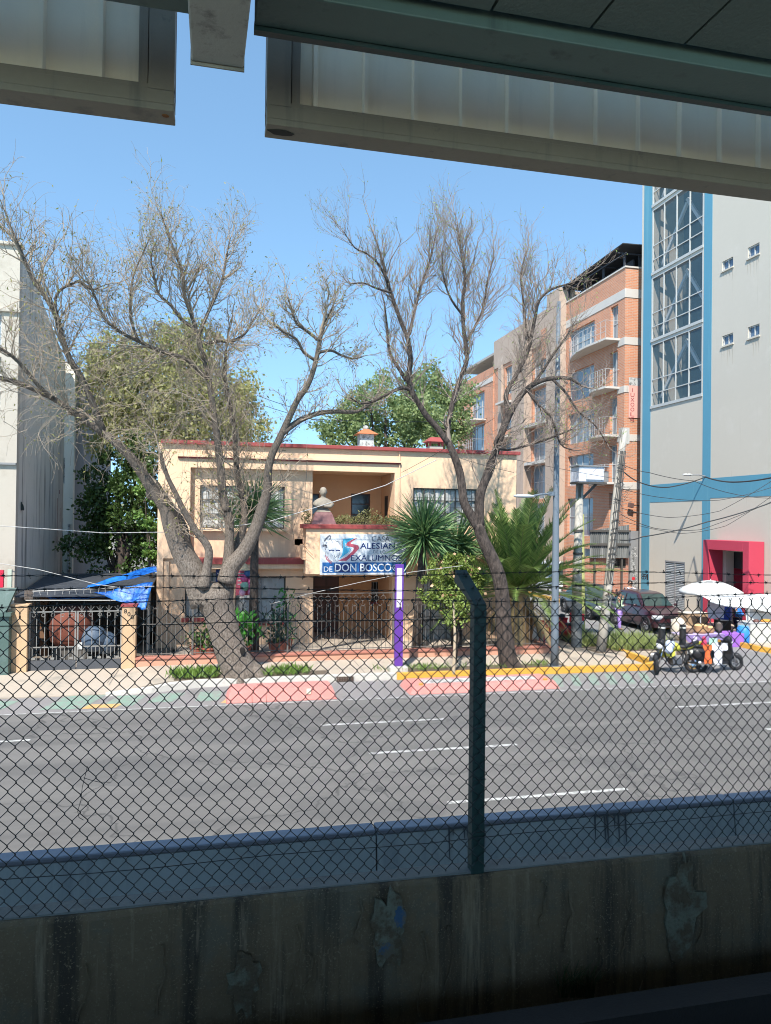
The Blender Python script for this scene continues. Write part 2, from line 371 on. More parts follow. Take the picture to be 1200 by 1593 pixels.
# ---- painted concrete blocks on the gutter strip
def block(name, label, x0, x1, y0, y1, h, pattern):
    t = thing(name, label, 'kerb block', ((x0+x1)/2, (y0+y1)/2, 0), group=None)
    s = .12
    b = MB().loft([[(x0, y0, 0), (x1, y0, 0), (x1, y1, 0), (x0, y1, 0)], [(x0+s, y0+s, h), (x1-s, y0+s, h), (x1-s, y1-s*.3, h), (x0+s, y1-s*.3, h)]])
    bevel(b.build('body', m_pink, t), .02)
    if pattern: MB().box(x0+.5, x1-.5, y0+.35, y1-.3, h-.02, h+.006).build('white_top_band', m_white, t)
    for x in ((x0+.35, x1-.35) if pattern else ((x0+x1)/2+.65,)):
        MB().box(x-.05, x+.05, y0+.02 if not pattern else y0+.16, y0+.09 if not pattern else y0+.24, h*.5 if not pattern else h-.03, h*.9 if not pattern else h+.05).build('reflector', M('reflector', (.75, .7, .55) if not pattern else (.55, .3, .06), .3), t)
    return t
block('traffic_block', 'long pink painted concrete block below the white kerb, left of the drain grate', .32, 3.05, 18.3, 19.15, .30, False)
block('traffic_block', 'low pink painted concrete block with a white top, below the yellow kerb', 4.95, 9.15, 18.4, 19.5, .2, True)
dg = tag(MB().build('drain_grate', m_kwhite), 'rusty drain grate set in the pavement behind the white kerb', 'drain grate')
bpy.data.objects.remove(dg)
gr = MB(); x0, x1, z0, z1 = rect(524, 1052, 551, 1064, 20.18)
for i in range(7): gr.box(x0+(x1-x0)*i/7, x0+(x1-x0)*(i+.55)/7, 20.165, 20.195, .02, .15)
for z in (.03, .08, .13): gr.box(x0, x1, 20.17, 20.19, z-.012, z+.012)
tag(gr.build('drain_grate', M('rusty iron', (.09, .06, .045), .9), loc=((x0+x1)/2, 20.18, 0)), 'small rusty drain grate let into the white kerb face', 'drain grate')

# ================================================================ the station
m_wall = M('damp old concrete', (.165, .112, .062), .95, .45, 1.6, 1.0, 14, stain=((.115, .092, .060), 2.6), streak=((.045, .032, .020), 6, (.48, .62)), sthr=(.50, .62), speck=((.20, .15, .09), 110))
t_ = m_wall.node_tree; b_ = t_.nodes['Principled BSDF']; c_ = b_.inputs['Base Color'].links[0].from_socket
t_.links.new(mixc(t_, ramp(t_, noise(t_, coords(t_, (11, 11, .7)), 1, 6, .7), .56, .70), c_, (.25, .185, .115, 1)), b_.inputs['Base Color'])
m_ledge = M('concrete coping', (.17, .17, .155), .9, .25, 4, .4, 40, stain=((.10, .09, .08), 5))
m_bar = M('grey painted barrier concrete', (.45, .49, .47), .85, .10, 1.2, .15, 80, streak=((.28, .31, .32), 4, (.54, .75)), stain=((.36, .40, .40), 1))
m_bartop = M('dirty barrier edge', (.24, .25, .28), .9, .2, 4, .2, 60, speck=((.22, .23, .28), 40))
m_dark = M('green black steel paint', (.012, .03, .028), .5, .2, 2, .1, 60, stain=((.03, .035, .033), 3))
m_beam = M('dark green beam paint', (.075, .115, .105), .6, .2, 1.5, .1, 60, streak=((.02, .03, .03), 5, (.58, .75)))
m_soffit = M('green grey soffit boards', (.10, .13, .12), .85, .15, 1.5, .3, 50)
m_zinc = M('dull galvanised sheet', (.80, .71, .57), .6, .10, 1.0, .05, 90, streak=((.66, .585, .47), 5, (.56, .75)))
m_trim = M('stained grey steel trim', (.23, .20, .16), .6, .2, 2, .1, 60, streak=((.11, .10, .09), 4, (.55, .72)), stain=((.10, .09, .08), 3), sthr=(.6, .72))
m_rust = M('rust patch', (.22, .08, .02), .9, .3, 10)

struct(MB().box(-14, 24, -6, 3.34, 1.2, 1.9).build('track_bed', m_ballast))
pl = MB().box(-14, 24, -6, .45, 1.9, 2.9); struct(pl.build('platform', M('platform concrete', (.42, .40, .36), .8, .1)))
rw = thing('retaining_wall', 'dark damp stained concrete wall carrying the chain link fence', 'wall', (4, 3.43, 0))
wb = MB(); r = random.Random(5)
N = 90; rows = [[], [], [], []]
for i in range(N+1):     # a hand-trowelled top arris, not a ruled one
    x = -14+38*i/N; e = r.uniform(-.012, .008)
    wb_ring = [(x, 3.34+r.uniform(-.006, .006), 0.0), (x, 3.345+r.uniform(-.008, .008), 1.2), (x, 3.345+r.uniform(-.01, .01), 2.5), (x, 3.352+r.uniform(-.008, .008), 2.79+e), (x, 3.37, 2.805+e*.3), (x, 3.48, 2.80), (x, 3.49, 0)]
    rows.append(wb_ring)
rows = [q for q in rows if q]
wo = wb.loft(rows).build('wall_face', m_wall, rw)
MB().box(-14, 24, 3.385, 3.485, 2.79, 2.812).build('coping', m_ledge, rw)
pm = M('peeled pale plaster', (.17, .165, .115), .95, .35, 8, 1.0, 40, stain=((.10, .07, .04), 9), sthr=(.44, .56))
bm_ = M('faded blue paint', (.05, .10, .17), .9, .3, 9, .5, 40, stain=((.12, .10, .07), 9), sthr=(.42, .52))
def patch(px, py, w, h, mat, seed, name='peeled_patch'):
    yf = 3.3335-.0012*seed
    r = random.Random(seed); c = aY(px, py, 3.338); poly = []
    for k in range(22):
        a = 2*math.pi*k/22; q = r.uniform(.6, 1.1); poly.append((c.x+math.cos(a)*w*q/2, c.z+math.sin(a)*h*q/2))
    MB().prism(poly, lambda u, v, d: Vector((u, d, v)), yf, 3.352).build(name, mat, rw)
patch(380, 1528, .16, .30, pm, 1); patch(1062, 1415, .26, .50, pm, 2); patch(1068, 1375, .06, .34, pm, 3); patch(603, 1450, .17, .40, pm, 5); patch(622, 1425, .06, .12, bm_, 6, 'blue_paint_patch'); patch(600, 1475, .10, .08, bm_, 7, 'blue_paint_patch')
# plaster ridges and runs standing proud of the wall face
cr = MB(); r = random.Random(12)
for px, py, ln in ((462, 1440, .4), (480, 1480, .25), (885, 1385, .3), (790, 1470, .35), (660, 1450, .4), (700, 1440, .45), (930, 1460, .3), (845, 1370, .25), (250, 1470, .3), (1000, 1480, .3), (975, 1400, .3), (1090, 1400, .3), (560, 1400, .2), (130, 1500, .3)):
    p = aY(px, py, 3.34); pts = []
    for k in range(9): pts.append(Vector((p.x+r.uniform(-.012, .012)+.02*math.sin(k*.7), 3.338, p.z-ln*k/8)))
    cr.tube(pts, [.002+.005*r.random() for _ in pts], 5, True)
cr.build('plaster_run', m_wall, rw)
# grass tuft at the wall's foot
gt = MB(); r = random.Random(8)
for k in range(70):
    p = aY(900+r.uniform(-30, 26), 1552, 3.27); b = Vector((r.uniform(-.3, .25), r.uniform(-.15, .02), 1)).normalized(); l = r.uniform(.08, .24); q0 = p
    pts = [p, p+b*l*.5, p+b*l*.85+Vector((b.x*.1, -.02, -.01))]
    gt.tube(pts, [.003, .0024, .001], 3, False)
tag(gt.build('grass_tuft', leafmat('track grass', (.03, .045, .012), (.06, .07, .02)), loc=aY(900, 1555, 3.27)), 'thin grass tuft at the foot of the dark concrete wall', 'grass tuft')
# track-side guide rail
p0 = aY(1200, 1512, 3.0); gz = p0.z
gl = thing('guide_rail', 'dark steel guide rail running along the track below the wall', 'rail', (2, 3.0, 1.9))
m_rail = M('grimy rail steel', (.028, .024, .022), .7, .3, 5, .2, 60, metal=.3)
MB().box(-13, 23, 2.86, 3.0, gz-.16, gz).box(-13, 23, 2.80, 3.04, gz-.19, gz-.165).build('rail_bar', m_rail, gl)
for k in range(-4, 8): MB().box(k*1.8, k*1.8+.16, 2.84, 3.02, 1.9, gz-.192).build('rail_bracket', m_rail, gl)
# ---- road-side concrete barrier, one thing per segment
for i, (xa, xb) in enumerate(((-7.7, -2.93), (-2.91, 1.87), (1.89, 6.65), (6.67, 11.43), (11.45, 16.2))):
    lb = ['grey concrete road barrier beyond the left end of the fence', 'grey concrete road barrier in shade, its right end left of the green post', 'grey concrete road barrier with black drips, behind the green fence post', 'grey concrete road barrier right of the last dark joint', 'grey concrete road barrier far along the avenue']
    t = thing('concrete_barrier', lb[i], 'barrier', ((xa+xb)/2, 8.5, 0), group='concrete barriers along the avenue')
    rg = []
    for k in range(7):
        x = xa+(xb-xa)*k/6
        rg.append([(x, 8.16, 0), (x, 8.18, .2), (x, 8.36, .38), (x, 8.41, .83), (x, 8.63, .83), (x, 8.70, .38), (x, 8.88, .2), (x, 8.9, 0)])
    MB().loft(rg).build('body', m_bar, t)
    bevel(MB().box(xa, xb, 8.408, 8.632, .832, .902).build('top_edge', m_bartop, t), .02)
    dr = MB(); r = random.Random(20+i)
    for c in ([xa+1.1, xa+3.0] if i == 2 else []):
        po_ = [(c-.24, .86)]; x = c-.24
        while x < c+.22:
            l = r.uniform(.05, .34 if i == 2 else .12); po_ += [(x, .835), (x+.008, .82-l), (x+.013, .82-l), (x+.022, .835)]; x += r.uniform(.035, .14)
        po_.append((x, .86))
        MB().prism(po_, lambda u, v, d: Vector((u, 8.41-.05*(.83-v)/.45-d, v)), .004, .012).build('drip_stain', M('black drip', (.09, .10, .105), .9), t)
# ---- chain link fence
FY = 3.362; ft = thing('chain_link_fence', 'dark chain link fence with barbed wire strands on the concrete wall', 'fence', (1.2, FY, 2.81))
m_wire = M('black green coated wire', (.010, .014, .014), .45, .2, 8)
mesh = MB(); PW, PH = .0645, .0735; ZB, ZT = 2.815, 4.085; nrow = int((ZT-ZB)/PH*2)
r = random.Random(9); rw_ = .0021
kx0 = int(-3.2/PW); kx1 = int(6.6/PW)
warp = lambda x, z: (0.010*math.sin(x*2.1+z*3)+.006*math.sin(x*5.3-z*4), 0.007*math.sin(x*1.7)+.006*math.sin(x*3.9+z*5))
for k in range(kx0, kx1):
    for sg in (1, -1):      # the two wires of a column, hooked into each other at every knuckle
        pts = []
        for j in range(nrow+1):
            z = ZT-j*PH/2; side = j % 2; x = k*PW+sg*side*PW/2; wx, wz = warp(x, z); e = sg*(-.0016 if side == 0 else .0016); o_ = .0026*sg*(1 if side == 0 else -1)
            pts += [Vector((x+wx+e, FY+o_, z+wz+.0022)), Vector((x+wx+e, FY-o_, z+wz-.0022))]
        mesh.tube(pts, rw_, 5, True)
    x = k*PW; wx, wz = warp(x, ZT); z = ZT+wz
    mesh.tube([(x+wx-.003, FY, z), (x+wx+.002, FY, z+.018), (x+wx-.013+r.uniform(-.004, .004), FY-.004, z+.036)], rw_*.95, 4); mesh.tube([(x+wx+.003, FY, z), (x+wx-.002, FY, z+.018), (x+wx+.013+r.uniform(-.004, .004), FY+.004, z+.036)], rw_*.95, 4)
struct(mesh.build('mesh_panel', m_wire, ft, smooth=True), 'stuff')
for z, n in ((4.035, 1), (2.985, 2)):
    MB().tube([(x/4, FY-.007+.004*math.sin(x), z+.004*math.sin(x*1.3)) for x in range(-16, 30)], .0022, 5).build('tension_wire', m_wire, ft)
def barb(z0, yy, seed):
    r = random.Random(seed); b = MB(); A = []; Bp = []
    for i in range(400):
        x = -4+i*.0275; z = z0+.010*math.sin(x*2.3+seed)-.012*math.sin((x-1.2)*.9+seed)**2
        A.append((x, yy+.003*math.cos(i*1.3), z+.003*math.sin(i*1.3))); Bp.append((x, yy-.003*math.cos(i*1.3), z-.003*math.sin(i*1.3)))
    b.tube(A, .0013, 4); b.tube(Bp, .0013, 4)
    x = -3.9
    while x < 6.9:
        z = z0+.010*math.sin(x*2.3+seed)-.012*math.sin((x-1.2)*.9+seed)**2
        b.tube([(x-.007, yy, z), (x+.007, yy, z)], .0042, 6)
        for _ in range(4):
            d = Vector((r.uniform(-.5, .5), r.uniform(-.6, .6), r.choice((-1, 1))*r.uniform(.5, 1))).normalized(); b.tube([Vector((x, yy, z))-d*.002, Vector((x, yy, z))+d*.015], [.0016, .0008], 3)
        x += .105+r.uniform(-.008, .008)
    b.build('barbed_wire', m_wire, ft)
pz = aY(745, 941, FY+.02).z
m_post = M('dark green post paint', (.003, .026, .020), .6, .15, 4, .05, 80)
def fpost(x):
    hw = .032; y0, y1 = FY+.012, FY+.075
    po = MB().box(x-hw, x+hw, y0, y1, 2.80, pz).build('post', m_post, ft); bevel(po, .004)
    c = 0.30; s = .10
    ar = MB().loft([[(x-hw, y0, pz+.001), (x+hw, y0, pz+.001), (x+hw, y1, pz+.001), (x-hw, y1, pz+.001)][:4], [(x-hw, y0+c, pz+s+.05), (x+hw, y0+c, pz+s+.05), (x+hw, y0+c+.02, pz+s-.012), (x-hw, y0+c+.02, pz+s-.012)]])
    a = ar.build('arm', m_post, po); bevel(a, .004)
    for q in (.12, .45, .8): MB().tube([(x+.004, y0+c*q, pz+(s+.05)*q+.002), (x+.012, y0+c*q, pz+(s+.05)*q+.012)], .006, 6).build('bolt', m_wire, a)
    for z in (3.0, 3.25, 3.5, 3.75, 4.0): MB().tube([(x-hw-.003, y0-.003, z), (x+hw+.003, y0-.003, z+.004), (x+hw+.003, y1+.003, z+.006)], .0022, 4).build('wire_tie', m_wire, po)
xp = aY(746, 1150, FY+.012).x
for x in (xp-3.0, xp, xp+3.0): fpost(x)
for q, sd in ((.12, 1), (.45, 2), (.82, 3)): barb(pz+.15*q+.012, FY+.012+.3*q, sd)
tw = thing('loose_wire', 'bent loose wire end hooked in the fence mesh at left', 'wire', aY(133, 1195, 3.345))
MB().tube([aY(a, b, 3.345) for a, b in ((136, 1192), (133, 1205), (128, 1225), (126, 1245), (121, 1262), (123, 1272), (130, 1276))], .0016, 4).build('strand', m_wire, tw)
MB().tube([aY(a, b, 3.345) for a, b in ((130, 1210), (142, 1214), (155, 1217), (172, 1217))], .0014, 4).build('strand', m_wire, tw)
lw = thing('loose_twig', 'crooked dry tendril caught in the fence mesh before the pink block', 'tendril', aY(412, 1080, 3.345))
MB().tube([aY(a, b, 3.345) for a, b in ((400, 1065), (417, 1070), (414, 1082), (415, 1098))], .0014, 4).build('stem', M('tendril', (.05, .03, .02)), lw)
MB().tube([aY(a, b, 3.345) for a, b in ((397, 1068), (392, 1080), (393, 1103), (394, 1108), (389, 1114))], .0014, 4).build('stem', M('tendril', (.05, .03, .02)), lw)

# ---- station roof over the platform: soffit, edge beam, cantilever and the hanging fascia panels
rf = thing('station_roof', 'dark platform canopy with green beam and hanging corrugated fascia', 'roof', (2, 0, 6.4))
# fascia panels at y = 4: frame of trims round ribbed sheet
def fascia(xa, xb, left_open, right_open):
    zb = 6.617
    # ribbed sheet with raised seams
    ribs = []; x = xa
    sh = MB(); step = .285; k = 0; prof = []
    while x < xb:
        prof += [(x, 4.06), (min(xb, x+step-.036), 4.06), (min(xb, x+step-.03), 4.02), (min(xb, x+step-.008), 4.02)]; x += step
    prof.append((xb, 4.06))
    for (a, y0), (b, y1) in zip(prof, prof[1:]):
        if b > a: sh.quad((a, y0, 6.70), (b, y1, 6.70), (b, y1, 8.0), (a, y0, 8.0))
    s = sh.build('fascia_panel', m_zinc, rf)
    MB().box(xa, xb, 4.095, 4.125, 6.67, 8.0).build('outer_sheet', m_trim, s)
    bevel(MB().box(xa, xb, 3.99, 4.14, zb, zb+.035).box(xa, xb, 3.991, 4.03, zb+.036, zb+.107).build('bottom_trim', m_trim, s), .004)
    MB().box(xa, xb, 4.0, 4.05, zb+.109, zb+.135).build('sill_strip', m_trim, s)
    for x, op in ((xa, left_open), (xb, right_open)):
        if op:
            d = 1 if x == xa else -1
            MB().box(min(x, x+d*.13), max(x, x+d*.13), 3.993, 4.138, zb+.109, 8.0).build('end_trim', m_trim, s)
            MB().box(min(x+d*.135, x+d*.18), max(x+d*.135, x+d*.18), 4.003, 4.06, zb+.137, 8.0).build('inner_trim', m_trim, s)
    return s
xl = aY(272, 100, 4.0).x; xr = aY(415, 150, 4.0).x
sl = fascia(-8, xl, False, True); sr = fascia(xr, 14, True, False)
q = aY(256, 181, 3.968); MB().prism([(q.x+.018*math.cos(a*.7)*(1+.2*math.sin(a*3)), 4.03+.014*math.sin(a*.7)+.012) for a in range(9)], lambda u, v, d: Vector((u, v, d)), 6.613, 6.619).build('rust_patch', m_rust, sl)
q = aY(440, 210, 3.968); MB().prism([(q.x+.07*math.cos(a*.7)*(1+.3*math.sin(a*3)), 4.06+.03*math.sin(a*.7)) for a in range(9)], lambda u, v, d: Vector((u, v, d)), 6.613, 6.619).build('dark_patch', M('peeled black patch', (.03, .028, .025), .9), sr)
# edge beam
bevel(MB().box(-8, aY(300, 10, 2.98).x, 2.775, 2.98, 6.47, 6.72).build('beam', m_beam, rf), .006)
bevel(MB().box(aY(396, 30, 2.98).x, 14, 2.775, 2.98, 6.47, 6.72).build('beam', m_beam, rf), .006)
MB().box(-8, 14, 2.70, 2.77, 6.60, 7.0).build('beam_flange', M('dark steel', (.02, .03, .03), .7), rf)
MB().box(aY(396, 30, 2.98).x, 14, 2.985, 3.02, 6.455, 6.49).build('beam_lip', m_dark, rf)
# soffit boards, rising away from the beam
x = -8.0; r = random.Random(4)
while x < 14:
    z0 = 6.505+r.uniform(-.005, .005); MB().loft([[(x+.007, 2.72, z0), (x+.423, 2.72, z0), (x+.423, 2.72, z0+.03), (x+.007, 2.72, z0+.03)], [(x+.007, -5.4, z0-.3), (x+.423, -5.4, z0-.3), (x+.423, -5.4, z0-.27), (x+.007, -5.4, z0-.27)]]).build('soffit_board', m_soffit, rf)
    x += .43
# roof deck above everything
MB().box(-8.1, 14.1, -5.4, 2.70, 6.56, 6.6).build('soffit_backing', m_dark, rf)
MB().box(-14, 24, -5.5, 3.41, 8.0, 8.1).build('unseen_roof_deck', m_trim, rf)  # unseen slab, edges set to shade the barrier and let sun reach the platform
# cantilever end between the two fascia panels
xa, xb = aY(298, 86, 3.1).x, aY(379, 97, 3.1).x
cb = MB().loft([[(xa-.01, 1.2, 6.33), (xb+.05, 1.2, 6.33), (xb+.05, 1.2, 6.62), (xa-.01, 1.2, 6.62)], [(xa, 3.1, 6.36), (xb, 3.1, 6.36), (xb, 3.1, 6.62), (xa, 3.1, 6.62)]])
co = cb.build('cantilever', M('bare grey gutter steel', (.34, .33, .30), .6, .15, 4, .1, 60, stain=((.16, .15, .14), 9), sthr=(.52, .68)), rf); bevel(co, .008)
MB().box(xa-.004, xb+.004, 3.103, 3.11, 6.35, 6.63).build('end_plate', m_trim, co)
# ================================================================ the peach house
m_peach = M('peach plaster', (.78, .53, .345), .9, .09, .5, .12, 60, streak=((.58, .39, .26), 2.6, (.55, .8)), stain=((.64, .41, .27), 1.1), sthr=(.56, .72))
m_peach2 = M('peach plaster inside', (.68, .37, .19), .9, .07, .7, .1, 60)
m_red = M('oxblood trim paint', (.30, .055, .05), .75, .2, 2, .1, 60, stain=((.20, .06, .055), 3), streak=((.40, .16, .13), 5, (.6, .8)))
m_pane = M('old window glass', (.16, .165, .165), .12, .5, 1.2, 0, spec=.7)
m_curt = M('pale curtain', (.74, .73, .69), .9, .2, 4)
m_frame = M('dark window steel', (.075, .068, .06), .6, .2, 4)
m_grey = M('grey sheet metal', (.22, .22, .22), .6, .15, 2)
m_drk = M('dark interior', (.022, .02, .018), .9, .3, 2)
m_wood = M('dark brown door wood', (.075, .03, .018), .55, .3, 3)
m_concrete = M('bare concrete', (.36, .33, .29), .92, .15, .8, .2, 60, streak=((.2, .18, .16), 2, (.58, .75)))
HX0, HX1 = -1.66, 10.93; HT = 7.02; YW = 26.0
hs = thing('house', 'peach two storey house with oxblood roof edge, balcony and hanging sign', 'house', (4.6, 26, .15))
def bars(x0, x1, z0, z1, y, nv, nh, rad=.008):
    b = MB()
    for i in range(1, nv): x = x0+(x1-x0)*i/nv; b.box(x-rad, x+rad, y-rad, y+rad, z0, z1)
    for j in range(1, nh): z = z0+(z1-z0)*j/nh; b.box(x0, x1, y-rad*2.3, y-rad*1.05, z-rad, z+rad)
    return b
def frame_mb(x0, x1, z0, z1, y0, y1, t, nv=1, nh=1, tm=None):
    b = MB(); tm = tm or t*.7
    b.box(x0, x0+t, y0, y1, z0, z1).box(x1-t, x1, y0, y1, z0, z1).box(x0+t, x1-t, y0, y1, z0, z0+t).box(x0+t, x1-t, y0, y1, z1-t, z1)
    for i in range(1, nv): x = x0+(x1-x0)*i/nv; b.box(x-tm/2, x+tm/2, y0+.005, y1-.005, z0+t, z1-t)
    for j in range(1, nh): z = z0+(z1-z0)*j/nh; b.box(x0+t, x1-t, y0+.008, y1-.008, z-tm/2, z+tm/2)
    return b
def window(par, x0, x1, z0, z1, y, nv, nh, pane=None, fm=None, grille=None, curtain=True, sill=None, t=.045):
    f = frame_mb(x0, x1, z0, z1, y-.03, y+.03, t, nv, nh).build('window', fm or m_frame, par)
    MB().quad((x0+.01, y+.012, z0+.01), (x1-.01, y+.012, z0+.01), (x1-.01, y+.012, z1-.01), (x0+.01, y+.012, z1-.01)).build('pane', pane or m_glass, f)
    if curtain:
        c = MB(); n = int((x1-x0)/.06); r = random.Random(int(x0*100)); P = []
        for i in range(n+1): P.append((x0+(x1-x0)*i/n, y+.06+.03*math.sin(i*1.1)+r.uniform(-.008, .008)))
        for (a, b), (d, e) in zip(P, P[1:]): c.quad((a, b, z0), (d, e, z0), (d, e, z1), (a, b, z1))
        c.build('curtain', m_curt, f)
    if grille: bars(x0+.01, x1-.01, z0+.01, z1-.01, y-.09, *grille).build('grille', m_frame, f)
    if sill: MB().box(x0-.08, x1+.08, y-.32, y+.02, z0-.09, z0-.005).build('sill', sill, f)
    return f
def glassmat(name, tint, alpha):
    m, t, b = newmat(name); b.inputs['Base Color'].default_value = tint+(1,); b.inputs['Roughness'].default_value = .06; b.inputs['Specular IOR Level'].default_value = .6
    tr = nn(t, 'ShaderNodeBsdfTransparent'); mx = nn(t, 'ShaderNodeMixShader'); mx.inputs[0].default_value = alpha
    t.links.new(tr.outputs[0], mx.inputs[1]); t.links.new(b.outputs[0], mx.inputs[2]); t.links.new(mx.outputs[0], t.nodes['Material Output'].inputs[0]); return m
m_glass = glassmat('window glass', (.10, .12, .13), .22)
# frame plane (proud) y 25.72; recessed panel y 26.0
YR = 25.72
rec = rect(296, 731, 614, 826, YR); rx0, rx1 = rec[0], rec[1]; rz1 = aY(450, 731, YR).z
bal_l = aY(486, 790, YW).x
lz = aY(390, 868, YW).z            # ledge between storeys
wl = rect(311, 756, 443, 822, YW); wr = rect(643, 760, 742, 803, YR); wr = (wr[0], wr[1], wr[3]-1.35, wr[3])
bz0 = aY(550, 822, 25).z           # balcony floor / planter top
bz1 = aY(550, 736, 25.8).z
# upper front wall: one proud skin with the recess cut out of it, then the set-back panel
MB().wall(YF, HX0, HX1, lz, HT, YR, 26.4, [(rx0, rx1, lz+.001-.01, rz1), (wr[0], wr[1], wr[2], wr[3])]).build('upper_wall', m_peach, hs)
MB().wall(YF, rx0+.002, bal_l, lz, rz1-.002, YW, 26.38, [wl]).build('recessed_wall', m_peach, hs)
window(hs, *wl, 26.08, 4, 3, grille=(14, 5, .007), sill=m_peach)
window(hs, *wr, 25.80, 6, 3, grille=(12, 4, .007), curtain=True)
# balcony room behind the planter
bd = 27.9
b = MB()
dl = rect(486, 768, 496, 822, bd); dr = rect(546, 768, 576, 828, bd)
dr = (dr[0], dr[1], bz0-.3, dr[3]); dl = (bal_l-.5, aY(497, 790, bd).x, bz0-.3, dl[3])
b.wall(YF, bal_l-.6, rx1+.9, bz0-.4, bz1+.05, bd, bd+.2, [dl, dr])
b.box(bal_l-.21, bal_l-.004, 26.39, bd-.002, bz0-.4, bz1+.04)
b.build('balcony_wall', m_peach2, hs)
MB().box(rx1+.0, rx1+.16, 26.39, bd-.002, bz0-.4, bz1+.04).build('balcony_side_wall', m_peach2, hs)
MB().box(bal_l-.6, rx1+.9, 26.41, bd+.3, bz1+.052, bz1+.2).build('balcony_ceiling', m_peach, hs)
MB().box(bal_l-.6, rx1+.9, 26.0, bd+.3, bz0-.62, bz0-.405).build('balcony_floor', m_concrete, hs)
for nm, d in (('balcony_door', dl), ('balcony_door', dr)):
    f = frame_mb(d[0], d[1], d[2], d[3], bd+.02, bd+.08, .05, 1, 4).build(nm, m_wood, hs)
    MB().quad((d[0], bd+.06, d[2]), (d[1], bd+.06, d[2]), (d[1], bd+.06, d[3]), (d[0], bd+.06, d[3])).build('pane', M('dark pane', (.03, .035, .04), .08, .3, 2, spec=.7), f)
sw = aX(601, 780, rx1-.001); q = (26.75, 27.25)
f = MB().box(rx1-.012, rx1+.01, q[0], q[1], bz0+.15, bz0+1.2).build('side_window', m_wood, hs)
MB().box(rx1-.016, rx1-.0125, q[0]+.05, q[1]-.05, bz0+.2, bz0+1.15).build('pane', m_drk, f)
# roof edge, parapet top, frame mouldings
bevel(MB().box(HX0-.12, HX1+.10, 25.58, 25.72, HT-.06, HT+.07).box(HX0-.12, HX1+.1, 25.722, 26.4, HT+.002, HT+.07).build('roof_edge', m_red, hs), .015)
MB().box(HX0-.05, HX1, 26.4, 34, HT-.3, HT-.02).build('roof_slab', m_concrete, hs)
MB().box(rx0-.42, rx1+.20, 25.66, 25.718, rz1+.30, rz1+.35).build('moulding', m_red, hs)
MB().box(rx0-.42, rx1+.20, 25.60, 25.718, rz1+.352, rz1+.42).build('moulding', m_peach, hs)
MB().box(HX1-.002, HX1+.22, 26.2, 34, .1, HT).build('side_wall', m_concrete, hs); MB().box(HX0-.2, HX0-.002, 25.74, 34, .1, HT-.02).build('side_wall', m_peach, hs)
# ledge
bevel(MB().box(rx0-.06, aY(478, 870, 25.4).x, 25.35, YR+.3, lz-.18, lz+.02).build('ledge', m_red, hs), .012)
MB().box(rx0-.06, aY(478, 870, 25.4).x, 25.45, YR+.3, lz-.34, lz-.182).build('ledge_soffit', m_peach, hs)
# ground floor wall, entrance porch behind
gw1 = rect(275, 885, 346, 940, YW); gw1 = (rect(288, 890, 350, 960, YW)); gw2 = rect(366, 897, 444, 966, YW); ent = (aY(486, 950, YW).x, aY(608, 950, YW).x, .1, aY(540, 896, YW).z)
gw3 = rect(645, 897, 720, 1000, YW)
MB().wall(YF, HX0, HX1, .05, lz-.002, 25.86, 26.3, [gw1, gw2, ent, gw3]).build('ground_floor_wall', m_peach, hs)
MB().box(HX0-.03, aY(262, 950, 25.8).x, 25.80, 25.858, .1, lz-.1).build('corner_pilaster', m_peach, hs)
def xgrille(win, x0, x1, z0, z1, y):
    b = MB(); n = max(1, round((x1-x0)/.5)); k = max(1, round((z1-z0)/.5))
    for i in range(n):
        for j in range(k):
            a, c, d, e = x0+(x1-x0)*i/n, x0+(x1-x0)*(i+1)/n, z0+(z1-z0)*j/k, z0+(z1-z0)*(j+1)/k
            b.bar((a, y, d), (c, y, e), .012); b.bar((a, y-.013, e), (c, y-.013, d), .012)
            b.box((a+c)/2-.006, (a+c)/2+.006, y-.03, y-.02, d, e)
    b.build('grille', M('pale grille paint', (.5, .5, .48), .6), win)
for gw in (gw1, gw2):
    wi = window(hs, *gw, 26.05, 3 if gw is gw1 else 2, 2); xgrille(wi, gw[0], gw[1], gw[2], gw[3], 25.95)
    MB().box(gw[0]-.1, gw[1]+.1, 25.76, 25.856, gw[2]-.12, gw[2]-.003).build('sill', m_red, wi)
window(hs, *gw3, 26.05, 3, 3, grille=(8, 5, .007))
pd = 28.2
b = MB(); ed = (aY(487, 950, pd).x, aY(527, 950, pd).x, .1, aY(505, 897, pd).z+.1); ew = rect(578, 905, 604, 936, pd)
b.wall(YF, ent[0]-.8, ent[1]+1.2, .05, 3.4, pd, pd+.2, [ed, ew]); b.box(ent[0]-.2, ent[0]-.004, 26.31, pd-.002, .05, 3.4).box(ent[1]+.004, ent[1]+.2, 26.31, pd-.002, .05, 3.4)
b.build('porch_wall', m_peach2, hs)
d = MB().box(ed[0], ed[1], pd+.03, pd+.09, .1, ed[3]).build('front_door', m_wood, hs)
pn = MB(); r = random.Random(3)
for i in range(2):
    for j in range(6):
        xx = ed[0]+.06+i*(ed[1]-ed[0])/2; zz = .25+j*.42; pn.box(xx, xx+(ed[1]-ed[0])/2-.1, pd+.012, pd+.028, zz, zz+.33)
pn.build('door_panel', M('door panel wood', (.11, .04, .025), .5, .3, 3), d)
wi = window(hs, *ew, pd+.06, 1, 1, curtain=False, pane=m_drk)
sc = MB()
for i in range(5):
    cx = ew[0]+(ew[1]-ew[0])*(i+.5)/5; sc.torus((cx, pd-.04, (ew[2]+ew[3])/2), .11, .010, (.95, 1, 0), 14, 5)
    sc.box(cx-.006, cx+.006, pd-.03, pd-.018, ew[2], ew[3])
sc.build('scroll_grille', M('scroll iron', (.45, .45, .45), .5), wi); MB().box(ew[0]-.08, ew[1]+.08, pd-.1, pd-.002, ew[2]-.09, ew[2]-.003).build('sill', m_red, wi)
